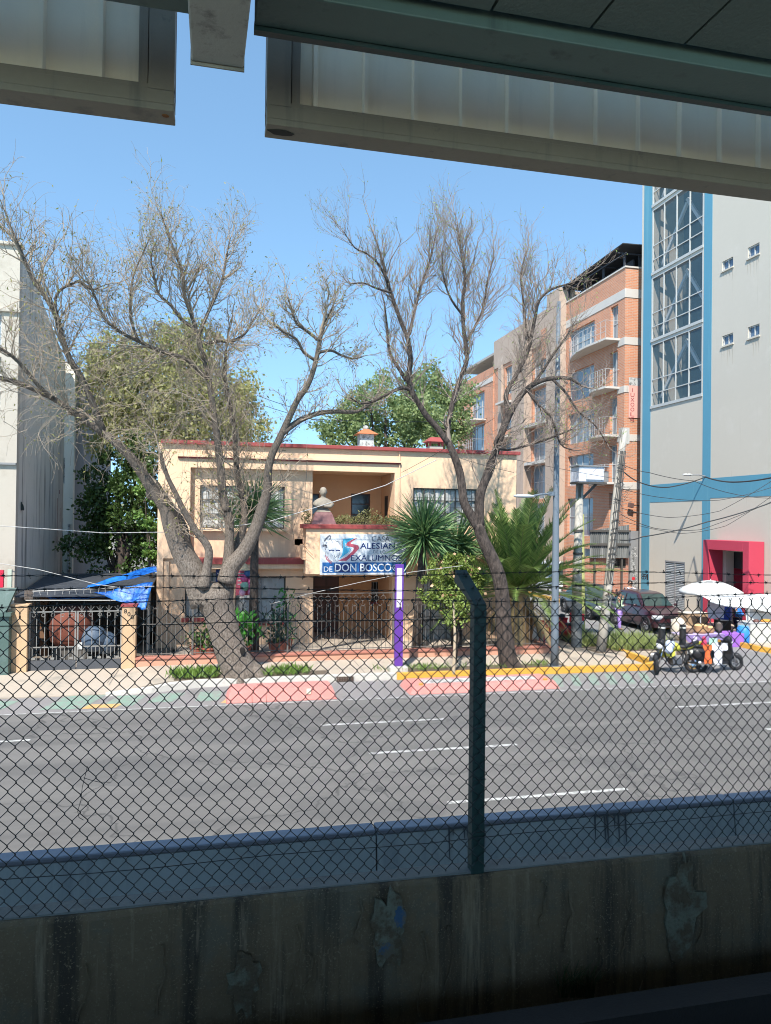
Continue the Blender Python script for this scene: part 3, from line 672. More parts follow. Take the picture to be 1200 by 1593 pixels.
# balcony planter box that carries the sign
PX0 = aY(470, 825, 25.0).x; PX1 = rx1+.32; PY = 24.75
SX = aY(498, 850, 24.72); sx0, sx1, sz0, sz1 = rect(498, 831, 632, 894, 24.72)
MB().box(PX0+.12, PX1-.03, PY+.05, 25.72, sz0+.02, bz0-.02).build('planter_box', m_peach, hs)
bevel(MB().box(PX0, PX1, PY-.04, 25.70, bz0-.018, bz0+.13).build('planter_rim', m_red, hs), .015)
MB().box(PX0+.15, PX1-.15, PY+.08, 25.6, bz0+.131, bz0+.15).build('planter_soil', m_soil, hs)
MB().box(PX0+.02, PX0+.118, 24.9, 25.72, lz+.0, lz+.5).build('corbel', m_peach, hs)
ll = thing('planter_plants', 'dry green shrubs filling the balcony planter beside the bust', 'plants', ((PX0+PX1)/2, 25.2, bz0+.13))
r = random.Random(31); mb = MB(); st = MB()
for k in range(1300):
    x = r.uniform(PX0+.75, PX1-.1) if r.random() < .9 else r.uniform(PX0+.05, PX0+.3); y = r.uniform(24.85, 25.55); h = .12+.4*abs(math.sin(x*2.7)*math.sin(x*1.3+1))*r.random()**.5+.08
    leaf(mb, Vector((x, y, bz0+.14+h*r.random())), rv(r)+Vector((0, 0, .6)), .11*r.uniform(.5, 1.3), .02, r)
mb.build('foliage', leafmat('dry shrub leaves', (.14, .15, .05), (.26, .24, .10)), ll, fix=False)
for k in range(60):
    x = r.uniform(PX0+.7, PX1-.1); y = r.uniform(24.9, 25.5); st.tube([(x, y, bz0+.14), (x+r.gauss(0, .08), y, bz0+.3), (x+r.gauss(0, .15), y+r.gauss(0, .1), bz0+.42)], [.006, .004, .002], 4)
st.build('stems', M('dry stems', (.2, .15, .09), .9), ll)
# downpipe and cables on the facade
MB().tube([(aY(622, 720, 25.68).x, 25.68, HT-.1), (aY(622, 800, 25.68).x, 25.68, lz+.6)], .018, 8).build('downpipe', m_peach, hs)
def cablepts(a, b, sag, n=16): return [a+(b-a)*(i/n)-Vector((0, 0, sag*4*(i/n)*(1-i/n))) for i in range(n+1)]
def loop(pts, Y, rad, name, mat, par): return MB().tube([aY(a, b, Y) for a, b in pts], rad, 5).build(name, mat, par)
m_cab = M('grey cable', (.10, .09, .085), .6)
loop([(478, 700), (477, 740), (473, 780), (462, 805), (455, 825), (458, 842)], 25.65, .007, 'loose_cable', m_cab, hs)
loop([(470, 832), (471, 845), (478, 855), (487, 864)], 24.7, .009, 'loose_cable', M('brown cable', (.14, .05, .03), .6), hs)
# chimney cap and white turret on the roof behind
ch = MB(); c = aY(677, 690, 29)
ch.box(c.x-.28, c.x+.28, 28.8, 29.3, HT-.1, c.z-.125)
cho = ch.build('chimney', m_concrete, hs)
MB().loft([[(c.x-.42, 28.65, c.z+.05), (c.x+.42, 28.65, c.z+.05), (c.x+.42, 29.45, c.z+.05), (c.x-.42, 29.45, c.z+.05)], [(c.x-.2, 28.9, c.z+.25), (c.x+.2, 28.9, c.z+.25), (c.x+.2, 29.2, c.z+.25), (c.x-.2, 29.2, c.z+.25)]]).box(c.x-.30, c.x-.22, 28.78, 28.85, c.z-.123, c.z+.048).box(c.x+.22, c.x+.3, 28.78, 28.85, c.z-.123, c.z+.048).box(c.x-.30, c.x-.22, 29.25, 29.32, c.z-.123, c.z+.048).box(c.x+.22, c.x+.3, 29.25, 29.32, c.z-.123, c.z+.048).build('cap', m_red, cho)
c = aY(569, 680, 33)
tu = thing('rooftop_turret', 'small white and orange rooftop turret behind the house parapet', 'turret', (c.x, 33, HT-.3))
MB().box(c.x-.32, c.x+.32, 32.7, 33.3, HT-.4, c.z+.1).build('body', m_white, tu)
MB().loft([[(c.x-.5, 32.5, c.z+.102), (c.x+.5, 32.5, c.z+.102), (c.x+.5, 33.5, c.z+.102), (c.x-.5, 33.5, c.z+.102)], [(c.x-.12, 32.9, c.z+.36), (c.x+.12, 32.9, c.z+.36), (c.x+.12, 33.1, c.z+.36), (c.x-.12, 33.1, c.z+.36)]]).build('roof', M('orange tiles', (.45, .15, .06), .9, .25, 8), tu)
MB().ell((c.x, 33, c.z+.42), (.13, .13, .12), 10, 6).build('finial', m_white, tu)

# ---- the hanging sign
sg = thing('hanging_sign', 'white and blue banner sign with lettering under the balcony', 'sign', ((sx0+sx1)/2, 24.7, sz0))
SY = 24.695
m_signw = M('white vinyl banner', (.66, .70, .74), .6, .08, 1.5, stain=((.52, .60, .68), 1.4))
bevel(MB().box(sx0, sx1, SY, SY+.05, sz0, sz1).build('panel', m_signw, sg), .006)
W_, H_ = sx1-sx0, sz1-sz0
def sp(u, v, k=1): return Vector((sx0+u*W_, SY-.003*k, sz0+v*H_))
def sf(k): return lambda u, v, d: Vector((u, SY-.0032*k-d, v))
m_navy = M('navy print', (.012, .035, .16), .6, .1, 3); m_blue = M('blue print', (.012, .12, .36), .6, .12, 3); m_cyan = M('cyan print', (.06, .42, .66), .6, .12, 3); m_rose = M('rose print', (.50, .09, .14), .6, .15, 3); m_lt = M('white print', (.78, .82, .86), .6, .05, 3); m_ink = M('grey ink print', (.14, .15, .19), .6, .25, 9)
def poly(pts, k, name, mat):
    MB().prism([(sx0+u*W_, sz0+v*H_) for u, v in pts], lambda u, v, d: Vector((u, d, v)), SY-.003*k, SY-.003*k+.0025).build(name, mat, sg)
# picture of the sign measured in a 1140 x 560 grid of the zoom
def g_(x, y): return ((x-5)/1128.0, 1-(y-85)/575.0)
poly([g_(*p) for p in ((35, 485), (1130, 485), (1130, 632), (35, 632))], 1, 'blue_band', m_blue)
poly([g_(*p) for p in ((185, 500), (395, 500), (395, 620), (185, 620))], 2, 'dark_blue_band', m_navy)
poly([g_(*p) for p in ((510, 500), (640, 500), (640, 620), (510, 620))], 2, 'dark_blue_band', m_navy)
poly([g_(*p) for p in ((295, 155), (440, 138), (345, 215), (330, 250), (410, 280), (385, 340), (235, 462), (285, 380), (300, 300))], 1, 'cyan_flash', m_cyan)
poly([g_(*p) for p in ((480, 140), (440, 150), (350, 205), (338, 240), (360, 258), (430, 270), (440, 290), (420, 330), (350, 400), (240, 462), (345, 462), (440, 370), (505, 290), (500, 250), (470, 235), (400, 222), (395, 205))], 2, 'rose_letter_s', m_rose)
def sline(pts, wd, k, name, mat):
    P = [Vector(sp(*g_(*p), k)) for p in pts]; b = MB()
    for a, c in zip(P, P[1:]):
        d = (c-a); n_ = Vector((-d.z, 0, d.x)).normalized()*wd/2; b.quad(a+n_, c+n_, c-n_, a-n_)
    b.build(name, mat, sg)
sline([(330, 210), (322, 262), (395, 283), (372, 345), (240, 455)], .014, 3, 'white_keyline', m_lt)
sline([(75, 385), (90, 440), (150, 500)], .03, 2, 'rose_stroke', m_rose); sline([(95, 400), (120, 450), (160, 480)], .02, 3, 'rose_stroke', m_rose)
# sketched faces: a few ink strokes
for pts, wd in (([(55, 190), (80, 150), (130, 100)], .05), ([(140, 110), (125, 165)], .04), ([(35, 255), (80, 240), (85, 280)], .06), ([(40, 200), (45, 240)], .02), ([(65, 275), (75, 310)], .02), ([(150, 170), (160, 205)], .02), ([(195, 180), (250, 200)], .015), ([(80, 215), (95, 200)], .02), ([(285, 185), (290, 280)], .025), ([(150, 375), (165, 395)], .014), ([(230, 378), (240, 390)], .014), ([(195, 385), (190, 405), (210, 420)], .013), ([(205, 395), (225, 410)], .012), ([(65, 330), (85, 410)], .015), ([(260, 340), (240, 420)], .012)):
    sline(pts, wd, 2, 'ink_stroke', m_ink)
sline([(118, 318), (150, 310), (185, 318)], .032, 3, 'brow_stroke', m_navy); sline([(205, 318), (235, 312), (260, 318)], .032, 3, 'brow_stroke', m_navy)
def stext(s, x0, y0, x1, y1, k, mat, bold=0):
    a = g_(x0, y1); b = g_(x1, y0)
    txt(s, sf(k), sx0+a[0]*W_, sx0+b[0]*W_, sz0+a[1]*H_, sz0+b[1]*H_, bold, .002).build('lettering', mat, sg)
stext('CASA', 670, 112, 910, 188, 2, m_ink, -.0)
stext('ALESIANA', 520, 208, 1075, 292, 2, m_navy, .008)
stext('DE LOS', 692, 312, 885, 358, 2, M('pale blue grey print', (.22, .28, .36), .6))
stext('EXALUMNOS', 405, 380, 1070, 462, 2, m_navy, 0)
stext('DE', 55, 542, 165, 616, 3, m_lt, .004); stext('DON BOSCO', 195, 502, 935, 614, 4, m_lt, .012)
sline([(1005, 520), (965, 530), (950, 565), (970, 600), (1005, 610)], .02, 3, 'white_swirl', m_lt)
txt('C', sf(4), sp(.86, 0).x, sp(.93, 0).x, sp(0, .10).z, sp(0, .25).z).build('white_swirl', m_lt, sg)
for i in range(2): MB().tube([sp(.985, .5-.14*i)+Vector((-.05, -.01, -.05)), sp(1.02, .56-.14*i)], .012, 5).build('tie_rope', m_lt, sg)

# ---- the bust on the planter
bx = aY(503, 800, 25.0)
bu = thing('stone_bust', 'pale stone bust of a man on a purple marble plinth on the balcony', 'statue', (bx.x, 25.05, bz0+.13))
m_stone = M('weathered stone', (.29, .255, .205), .9, .2, 5, .3, 50, stain=((.28, .25, .21), 6))
zt = aY(503, 800, 25.05).z
b0 = bz0+.131
MB().loft([[(bx.x-a, 25.05-a*.7, z), (bx.x+a, 25.05-a*.7, z), (bx.x+a, 25.05+a*.7, z), (bx.x-a, 25.05+a*.7, z)] for a, z in ((.42, b0), (.30, b0+.33), (.245, b0+.42))]).build('plinth', M('purple marble', (.20, .085, .085), .5, .25, 5, stain=((.32, .16, .15), 5)), bu)
MB().loft([[(bx.x-a, 25.05-a*.75, z), (bx.x+a, 25.05-a*.75, z), (bx.x+a, 25.05+a*.75, z), (bx.x-a, 25.05+a*.75, z)] for a, z in ((.245, b0+.421), (.215, b0+.455), (.155, b0+.54))]).build('base', m_stone, bu)
bb = MB(); c0 = Vector((bx.x, 25.05, b0+.53)); rings = []
for z, wx, wy, yo in ((0, .13, .10, 0), (.06, .26, .15, 0), (.12, .345, .17, -.01), (.19, .35, .165, 0), (.26, .31, .15, .01), (.33, .20, .12, .02), (.38, .095, .09, .01), (.43, .075, .08, -.005), (.46, .09, .10, -.015), (.50, .105, .125, -.02), (.56, .118, .135, -.015), (.62, .12, .14, -.005), (.68, .105, .13, .0), (.72, .07, .09, .005), (.74, .02, .03, .005)):
    ring = []
    for j in range(20):
        a = 2*math.pi*j/20; q = 1.0; x = math.cos(a)*wx; y = math.sin(a)*wy
        if .09 < z < .3: y -= .035*math.exp(-((abs(x)-.15)/.07)**2)*(1 if math.sin(a) < 0 else 0)      # folded arms and stole
        if .47 < z < .66 and math.sin(a) < -.8: y -= .03*math.exp(-((z-.55)/.035)**2)*math.exp(-(x/.03)**2)*1.2; y += .018*math.exp(-((z-.585)/.014)**2)*math.exp(-((abs(x)-.045)/.025)**2)
        ring.append(c0+Vector((x, y+yo, z)))
    rings.append(ring)
bb.loft(rings)
for s in (-1, 1): bb.ell(c0+Vector((s*.122, -.0, .565)), (.018, .03, .04), 8, 6)
bb.tube([c0+Vector((-.31, -.06, .16)), c0+Vector((-.2, -.20, .10)), c0+Vector((-.02, -.23, .13)), c0+Vector((.03, -.22, .15))], [.075, .065, .05, .035], 8); bb.tube([c0+Vector((.31, -.06, .16)), c0+Vector((.2, -.20, .07)), c0+Vector((.03, -.22, .09)), c0+Vector((-.03, -.21, .1))], [.075, .065, .05, .035], 8)
bb.build('figure', m_stone, bu, smooth=True)

# ---- low wall and iron railing in front of the house
m_salmon = M('salmon wall paint', (.55, .28, .19), .9, .15, 2, .2, 60, stain=((.38, .24, .18), 2))
m_iron = M('grey iron paint', (.13, .12, .11), .6, .2, 6)
fx0, fx1 = aY(211, 1020, 22.6).x, aY(870, 1000, 22.6).x
wz = aY(400, 1018, 22.6).z
fn = thing('railing_fence', 'grey iron railing on a low salmon wall in front of the house', 'fence', ((fx0+fx1)/2, 22.75, .15))
MB().box(fx0, fx1, 22.62, 22.88, .1, wz-.07).build('low_wall', m_salmon, fn)
bevel(MB().box(fx0-.01, fx1+.03, 22.58, 22.92, wz-.068, wz).build('wall_cap', M('dark salmon cap', (.40, .16, .115), .85, .2, 2, stain=((.27, .13, .1), 2)), fn), .01)
MB().box(fx1-.2, fx1, 22.9, 25.8, .1, wz-.072).build('low_wall', m_salmon, fn)
rz = aY(500, 944, 22.75).z; hz = aY(500, 929, 22.75).z
def railing(xa, xb, high):
    b = MB(); n = max(2, round((xb-xa)/.135)); y = 22.75; st = (xb-xa)/n
    b.box(xa, xb, y-.012, y+.012, wz+.06, wz+.085).box(xa, xb, y-.012, y+.012, rz-.45, rz-.43)
    for i in range(n):
        x = xa+st*(i+.5)
        if i % 2 == 0:      # pairs of bars closed with a bow at the top
            b.tube([(x-.0, y, wz+.003), (x, y, rz), (x+st, y, rz), (x+st, y, wz+.003)], .0085, 4)
            b.tube([(x+st*.5-.07, y, rz+.08), (x+st*.5-.05, y, rz+.03), (x+st*.5, y, rz+.008), (x+st*.5+.05, y, rz+.03), (x+st*.5+.07, y, rz+.08)], .007, 4)
            b.tube([(x+st*.5, y, rz+.004), (x+st*.5, y, rz+.05)], .007, 4)
    if high:
        b.box(xa, xb, y-.01, y+.01, rz+.40, rz+.42)
        for i in range(int(n*.62)):
            x = xa+(xb-xa)*(i+.5)/(n*.62); b.torus((x, y, rz+.25), .075, .007, (.25, 1, 0), 12, 4, 1); b.tube([(x, y, rz+.08), (x, y, rz+.17)], .007, 4)
            b.tube([(x, y, rz+.33), (x, y, rz+.40)], .007, 4)
    return b
e0, e1 = aY(448, 960, 22.75).x, aY(612, 960, 22.75).x
edges = [fx0+.1, aY(300, 960, 22.75).x, e0, e1, (e1+fx1)/2, fx1-.1]
for i, (a, c) in enumerate(zip(edges, edges[1:])): railing(a+.03, c-.03, i == 2).build('railing_panel', m_iron, fn)
for x in edges[1:-1]: MB().box(x-.025, x+.025, 22.725, 22.775, wz+.002, rz+.42 if x in (e0, e1) else rz).build('railing_post', m_iron, fn)
# ---- gate with pillars at the left
m_pil = M('stained peach pillar', (.55, .37, .22), .92, .2, 2, .2, 60, streak=((.20, .15, .10), 4, (.56, .72)))
g0, g1 = aY(44, 1000, 22.6).x, aY(189, 1000, 22.6).x
pz_ = aY(200, 944, 22.6).z; bump_ = aY(25, 944, 22.6).z
def pillar(xa, xb, z1, lb, n):
    t = thing('gate_pillar', lb, 'pillar', ((xa+xb)/2, 22.75, .05), group='gate pillars')
    s = MB().box(xa, xb, 22.58, 22.95, .0, z1).build('shaft', m_pil, t); bevel(s, .012)
    MB().box(xa-.03, xb+.03, 22.55, 22.98, z1+.002, z1+.06).build('cap', m_red if n else m_pil, t)
    return t
p2 = pillar(g1, fx0-.005, pz_, 'peach gate pillar with a red cap and dark digits, right of the metal gate', 1)
pillar(aY(16, 1000, 22.6).x, g0-.03, bump_, 'stained peach gate pillar at the left end of the metal gate', 0)
for i, c in enumerate('800'):
    q = aY(193+i*5.2, 951+i*4.5, 22.575)
    txt(c, lambda u, v, d: Vector((u, 22.577-d, v)), q.x, q.x+.085, q.z-.06, q.z+.06, .01, .004).build('number', M('dark bronze', (.02, .018, .015), .5), p2)
gt = thing('metal_gate', 'grey double metal gate with solid lower panels and bars above', 'gate', ((g0+g1)/2, 22.75, .05))
gm_ = (g0+g1)/2; kz = aY(110, 1027, 22.7).z; tz = aY(110, 951, 22.7).z
m_gate = M('dark grey gate paint', (.07, .075, .085), .6, .25, 2.5, .1, 60, stain=((.12, .125, .13), 3)); m_gbar = M('light grey gate bars', (.22, .215, .20), .6, .2, 5)
for a, c in ((g0-.02, gm_-.012), (gm_+.012, g1-.01)):
    lf = MB().box(a, c, 22.74, 22.77, .08, kz).build('gate_leaf', m_gate, gt)
    b = MB().box(a, a+.04, 22.73, 22.78, kz+.002, tz).box(c-.04, c, 22.73, 22.78, kz+.002, tz).box(a+.04, c-.04, 22.735, 22.775, tz-.03, tz).box(a+.04, c-.04, 22.735, 22.775, kz+.36, kz+.39)
    n = 11
    for i in range(n):
        x = a+.04+(c-a-.08)*(i+.5)/n; b.box(x-.009, x+.009, 22.745, 22.763, kz+.002, tz-.03 if i % 2 else kz+.36)
    for i in range(5):
        x = a+.12+(c-a-.24)*i/4; b.torus((x, 22.755, tz-.11), .05, .008, (0, 1, 0), 10, 4); b.tube([(x-.09, 22.755, tz+.12), (x, 22.755, tz+.0), (x+.09, 22.755, tz+.12)], .008, 4); b.tube([(x, 22.755, tz), (x, 22.755, tz+.15)], .008, 4)
        b.box(x-.05, x+.05, 22.74, 22.77, kz+.02, kz+.08)
    b.build('bars', m_gbar, lf)
MB().box(gm_+.04, gm_+.16, 22.70, 22.735, kz+.30, kz+.50).build('lock_plate', m_white, gt)
b = MB(); 
for i in range(9): b.tube([aY(38+a*1, 925+math.sin(a*.9+i)*8, 22.8+.05*i) for a in range(0, 14, 1)], .006, 4)
tag(b.build('wire_tangle', M('rusty grey wire', (.16, .13, .11), .7), loc=aY(45, 930, 22.9)), 'tangle of old wire on top of the left gate pillar', 'wire')
# yard behind the gate: clay coloured drum cover, blue bags, poles
yc = aY(110, 985, 24.2)
y1_ = thing('clay_water_tank', 'rust red covered tank behind the bars of the metal gate', 'tank', (yc.x, 24.3, .12))
mb = MB(); r = random.Random(2)
mb.lathe([(.45, .5), (.62, .7), (.66, 1.1), (.60, 1.5), (.42, 1.72), (.1, 1.78)], (yc.x, 24.4, 0), 18); mb.build('drum', M('rust red cover', (.17, .05, .03), .85, .3, 3, .4, 12), y1_, smooth=True)
MB().box(yc.x-.5, yc.x+.5, 24.0, 24.8, .12, .5).build('stand', m_frame, y1_)
yc = aY(145, 1000, 24.0)
mb = MB(); mb.ell((yc.x, 24.1, .75), (.42, .35, .42), 14, 9); mb.ell((yc.x+.35, 24.2, .6), (.32, .3, .36), 12, 8)
o = tag(mb.build('blue_sack', M('faded blue plastic', (.07, .11, .17), .6, .3, 3, .6, 10), smooth=True, loc=(yc.x, 24.1, .2)), 'faded blue plastic sack behind the metal gate', 'sack')
MB().box(0, 1, 0, 1, 0, 1)
t = thing('yard_shed', 'low grey roofed shed behind the metal gate', 'shed', (aY(110, 950, 25.2).x, 25.8, .12))
a, c = aY(45, 950, 25.2).x, aY(238, 950, 25.6).x
MB().loft([[(a, 23.5, 2.1), (c, 23.5, 2.1), (c, 23.5, 2.14), (a, 23.5, 2.14)], [(a, 28, 2.42), (c, 28, 2.42), (c, 28, 2.46), (a, 28, 2.46)]]).build('roof', M('weathered grey sheet', (.04, .047, .06), .7, .3, 2, streak=((.07, .08, .095), 3, (.5, .7))), t)  # roof carried forward to put the things behind the gate in shade
MB().box(a, c, 28.0, 28.1, .12, 2.4).build('wall', M('mottled block wall', (.17, .15, .125), .95, .3, 2), t)  # brown grey block wall with a mottled tone
MB().box(aY(63, 950, 25).x, aY(68, 950, 25).x+.12, 24.95, 25.15, .12, 2.15).build('post', M('brown post', (.17, .09, .05), .9), t)
for x in (a+.1, c-.15): MB().box(x, x+.1, 25.1, 25.2, .12, 2.16).build('post', m_concrete, t)
# rods strung over the gate
b = MB()
b.tube([aY(50, 920, 22.9), aY(200, 914, 22.9), aY(240, 912, 22.9)], .016, 5); b.tube([aY(40, 934, 22.8), aY(180, 934, 22.8)], .016, 5)
r = random.Random(6)
for i in range(16):
    p = aY(52+i*11.2, 920-i*.4, 22.9); b.tube([p+Vector((0, 0, -.12)), p+Vector((r.gauss(0, .03), 0, .06))], .008, 4)
tag(b.build('strung_rods', M('pale galvanised wire', (.34, .33, .31), .5), loc=aY(140, 925, 22.9)), 'two pale rods with spikes strung above the metal gate', 'rods')
# blue tarpaulins
m_tarp = M('blue tarpaulin', (.015, .17, .62), .45, .2, 2.5, .5, 9, stain=((.02, .12, .45), 3))
def tarp(corn, n, lb, seed, sag):
    r = random.Random(seed); P = [[None]*(n+1) for _ in range(n+1)]; a, b_, c, d = [Vector(q) for q in corn]
    for i in range(n+1):
        for j in range(n+1):
            u, v = i/n, j/n; p = (a*(1-u)+b_*u)*(1-v)+(d*(1-u)+c*u)*v
            p.z += -sag*math.sin(math.pi*u)*math.sin(math.pi*v)+.018*math.sin(u*15+seed+v*5)+.012*math.sin(v*9-u*7); p.y += .025*math.sin(u*9+v*5+seed); P[i][j] = p
    mb = MB()
    for i in range(n):
        for j in range(n): mb.quad(P[i][j], P[i+1][j], P[i+1][j+1], P[i][j+1])
    o = mb.build('blue_tarpaulin', m_tarp, smooth=True, loc=a); bm = bmesh.new(); bm.from_mesh(o.data); bmesh.ops.remove_doubles(bm, verts=bm.verts, dist=1e-4); bmesh.ops.recalc_face_normals(bm, faces=bm.faces); bm.to_mesh(o.data); bm.free()
    s = o.modifiers.new('thickness', 'SOLIDIFY'); s.thickness = .006
    return tag(o, lb, 'tarpaulin', 'blue tarpaulins over the yard')
tarp([aY(146, 923, 23.6), aY(238, 905, 23.4), aY(226, 950, 23.0), aY(204, 940, 23.2)], 14, 'bright blue tarpaulin hanging in a point beside the right gate pillar', 1, .0)
tarp([aY(125, 913, 25.5), aY(243, 879, 24.6), aY(244, 890, 23.9), aY(128, 917, 24.5)], 14, 'bright blue tarpaulin stretched as a slim sloping strip above the other', 2, .08)
tarp([aY(68, 923, 24.6), aY(150, 922, 24.4), aY(165, 929, 23.6), aY(75, 932, 23.8)], 12, 'faded blue tarpaulin lying over the shed roof behind the gate', 3, .05)
# pots, door mat things in the front yard
m_pot = M('terracotta', (.36, .11, .07), .85, .2, 5)
def potted(px, py, Y, rad, h, lb, kind, seed, col=None):
    c = aY(px, py, Y); r = random.Random(seed); t = thing('potted_plant', lb, 'potted plant', (c.x, Y, .15), group='potted plants behind the railing')
    MB().lathe([(rad*.7, .15), (rad, .15+.32), (rad*1.08, .15+.33), (rad*1.08, .15+.38), (rad*.9, .15+.38), (rad*.85, .15+.34)], (c.x, Y, 0), 16).build('pot', m_pot, t, smooth=False)
    mb = MB()
    for k in range(kind[0]):
        p = Vector((c.x+r.gauss(0, rad*.8), Y+r.gauss(0, rad*.8), .5+h*r.random())); leaf(mb, p, rv(r)+Vector((0, 0, .8)), kind[1]*r.uniform(.6, 1.3), kind[1]*kind[2], r)
    mb.build('foliage', leafmat('pot leaves', *(col or ((.04, .13, .02), (.10, .26, .04)))), t, fix=False)
    mb = MB().tube([(c.x, Y, .4), (c.x, Y, .55)], [.05, .03], 6); [mb.tube([(c.x, Y, .5), (c.x+r.gauss(0, rad*.6), Y+r.gauss(0, rad*.6), .5+h*.8)], [.014, .006], 5) for _ in range(7)]; mb.build('stem', M('stem green', (.08, .1, .03)), t)
potted(308, 1005, 23.6, .24, .45, 'round terracotta pot with dark leaves, left of the leaning trunk', (160, .13, .3), 1, ((.03, .06, .02), (.10, .13, .04)))
potted(325, 1005, 23.3, .24, .7, 'terracotta pot with a thin plant, against the leaning trunk behind the railing', (70, .16, .25), 2)
potted(378, 1005, 23.5, .26, .95, 'terracotta pot with tall bright green leaves, right of the leaning trunk', (120, .28, .28), 3, ((.05, .22, .02), (.10, .38, .05)))
potted(432, 1005, 24.0, .3, 1.0, 'pot with a bluish green bush near the yucca trunk', (380, .12, .3), 4, ((.015, .06, .045), (.04, .10, .06)))
potted(446, 1005, 24.6, .2, 1.75, 'pot with a tall narrow cactus-like green plant before the window', (90, .2, .2), 5, ((.03, .16, .02), (.06, .25, .04)))
# piñata-like hanging decoration and hats by the ground floor window
hx = aY(378, 900, 25.0)
hd = thing('party_decoration', 'pink and blue balloon clown figure hanging at the ground floor window', 'decoration', (hx.x, 25.2, aY(378, 920, 25.2).z))
x0, x1, z0, z1 = rect(367, 886, 393, 926, 25.3)
MB().box(x0, x1, 25.30, 25.34, z0, z1).build('backing_board', M('pink board', (.62, .12, .17), .7, .2, 4), hd)
for i in range(4): MB().box(x0+.06, x0+.42, 25.285, 25.297, z0+.35+i*.12, z0+.39+i*.12).build('pale_stripe', m_white, hd)
def bal(px, py, rd, col, nm='balloon'):
    c = aY(px, py, 25.1); mb = MB(); mb.ell(c, (rd, rd, rd*1.15), 12, 8); mb.ell(c-Vector((0, 0, rd*1.2)), (rd*.12, rd*.12, rd*.15), 6, 4); mb.build(nm, M('balloon '+str(col), col, .35), hd, smooth=True)
bal(380, 900, .13, (.55, .08, .22)); bal(390, 905, .11, (.6, .1, .25)); bal(386, 892, .14, (.02, .09, .22)); bal(381, 912, .15, (.25, .42, .30)); bal(391, 921, .12, (.6, .2, .35)); bal(377, 922, .11, (.7, .35, .45)); bal(389, 912, .10, (.5, .05, .2))
c = aY(381, 884, 25.1); MB().lathe([(.22, -.06), (.2, -.03), (.10, .0), (.085, .11), (.03, .16)], c, 14).build('hat', M('straw', (.6, .47, .3), .9), hd)
sgx = thing('door_notice', 'small dark notice with white lines on the wall left of the trunk', 'notice', aY(340, 890, 25.8))
x0, x1, z0, z1 = rect(336, 886, 346, 925, 25.83); MB().box(x0, x1, 25.82, 25.85, z0, z1).build('board', m_navy, sgx)
for i in range(6): MB().box(x0+.04, x1-.05, 25.812, 25.818, z1-.15-i*.11, z1-.11-i*.11).build('text_line', m_white, sgx)
# ================================================================ the buildings at the left
m_cream = M('cream render', (.44, .395, .33), .9, .1, .8, .1, 60, streak=((.40, .36, .30), 1.6, (.6, .8)), stain=((.36, .32, .26), 1.2))
m_greyw = M('bare grey side wall', (.56, .52, .46), .95, .14, .7, .2, 50, streak=((.19, .18, .165), 2.6, (.52, .66)), stain=((.62, .58, .52), .8))
wb_ = thing('apartment_block', 'cream apartment block with a bare streaked grey side wall at the left edge', 'building', (-9, 24, .1))
LX = -5.8; z1 = aY(31, 383, 24).z
hol = []
for py0, py1 in ((486, 545), (556, 640), (650, 742), (752, 880)):
    a = aY(8, py0, 24).z; c = aY(8, py1, 24).z
    hol.append((-8.6, -6.27, c, a))
MB().wall(YF, -14, LX, 0, z1, 24, 24.3, hol).build('front_wall', m_cream, wb_)
for i, h in enumerate(hol): 
    f = frame_mb(h[0], h[1], h[2], h[3], 24.12, 24.18, .06, 3, 3).build('window', m_white, wb_)
    MB().quad((h[0], 24.15, h[2]), (h[1], 24.15, h[2]), (h[1], 24.15, h[3]), (h[0], 24.15, h[3])).build('pane', M('blue grey pane', (.20, .26, .33), .15, .3, 1.5) if i < 3 else M('blue painted door', (.05, .16, .42), .5), f)
bevel(MB().box(-14, LX+.06, 23.9, 24.0-.003, aY(20, 480, 24).z-.12, aY(20, 480, 24).z).box(-14, LX+.06, 23.9, 24.3, z1, z1+.10).build('cornice', m_cream, wb_), .02)
MB().loft([[(LX-.28, 24.302, 0), (LX, 24.302, 0), (LX, 24.302, z1-.003), (LX-.28, 24.302, z1-.003)], [(LX-.28, 31, 0), (LX, 31, 0), (LX, 31, z1-2.0), (LX-.28, 31, z1-2.0)]]).build('side_wall', m_greyw, wb_); MB().box(-14, LX-.3, 24.32, 31, z1-2.3, z1-2.1).build('roof_slab', m_concrete, wb_)
MB().box(LX-.9, LX-.002, 23.9, 23.998, 6.0, 6.06).build('lamp_bracket', m_grey, wb_)
rs = MB(); r = random.Random(3)
for py0, py1, y, w_ in ((775, 845, 30.0, .035), (762, 768, 30.3, .05), (790, 812, 30.5, .03), (826, 847, 30.15, .03)):
    a = aX(90, py0, LX).z; c = aX(90, py1, LX).z; yy = y
    pts = [Vector((LX+.003, yy+r.uniform(-.03, .03), a+(c-a)*k/6)) for k in range(7)]
    for p, q in zip(pts, pts[1:]): rs.quad(p+Vector((0, -w_, 0)), p+Vector((0, w_, 0)), q+Vector((0, w_*.8, 0)), q+Vector((0, -w_*.8, 0)))
rs.build('red_paint_drip', M('dried red paint', (.16, .015, .02), .8), wb_)
q = aX(27, 787, LX); mb = MB(); mb.torus((LX+.02, 24.6, q.z), .12, .02, (1, .2, 0), 14, 5); mb.torus((LX+.04, 24.65, q.z-.03), .09, .02, (1, .4, .2), 14, 5); mb.build('cable_coil', m_dark, wb_)
nb = thing('rear_building', 'narrow pale building set back beside the grey side wall', 'building', (-6.2, 31.2, .1))
zt = aY(104, 565, 31.3).z; xx = aY(115, 700, 31.3).x
hol = []
for py0, py1, p0, p1 in ((712, 752, 91, 101), (806, 848, 91, 98)): 
    a = rect(p0, py0, p1, py1, 31.3); hol.append(a)
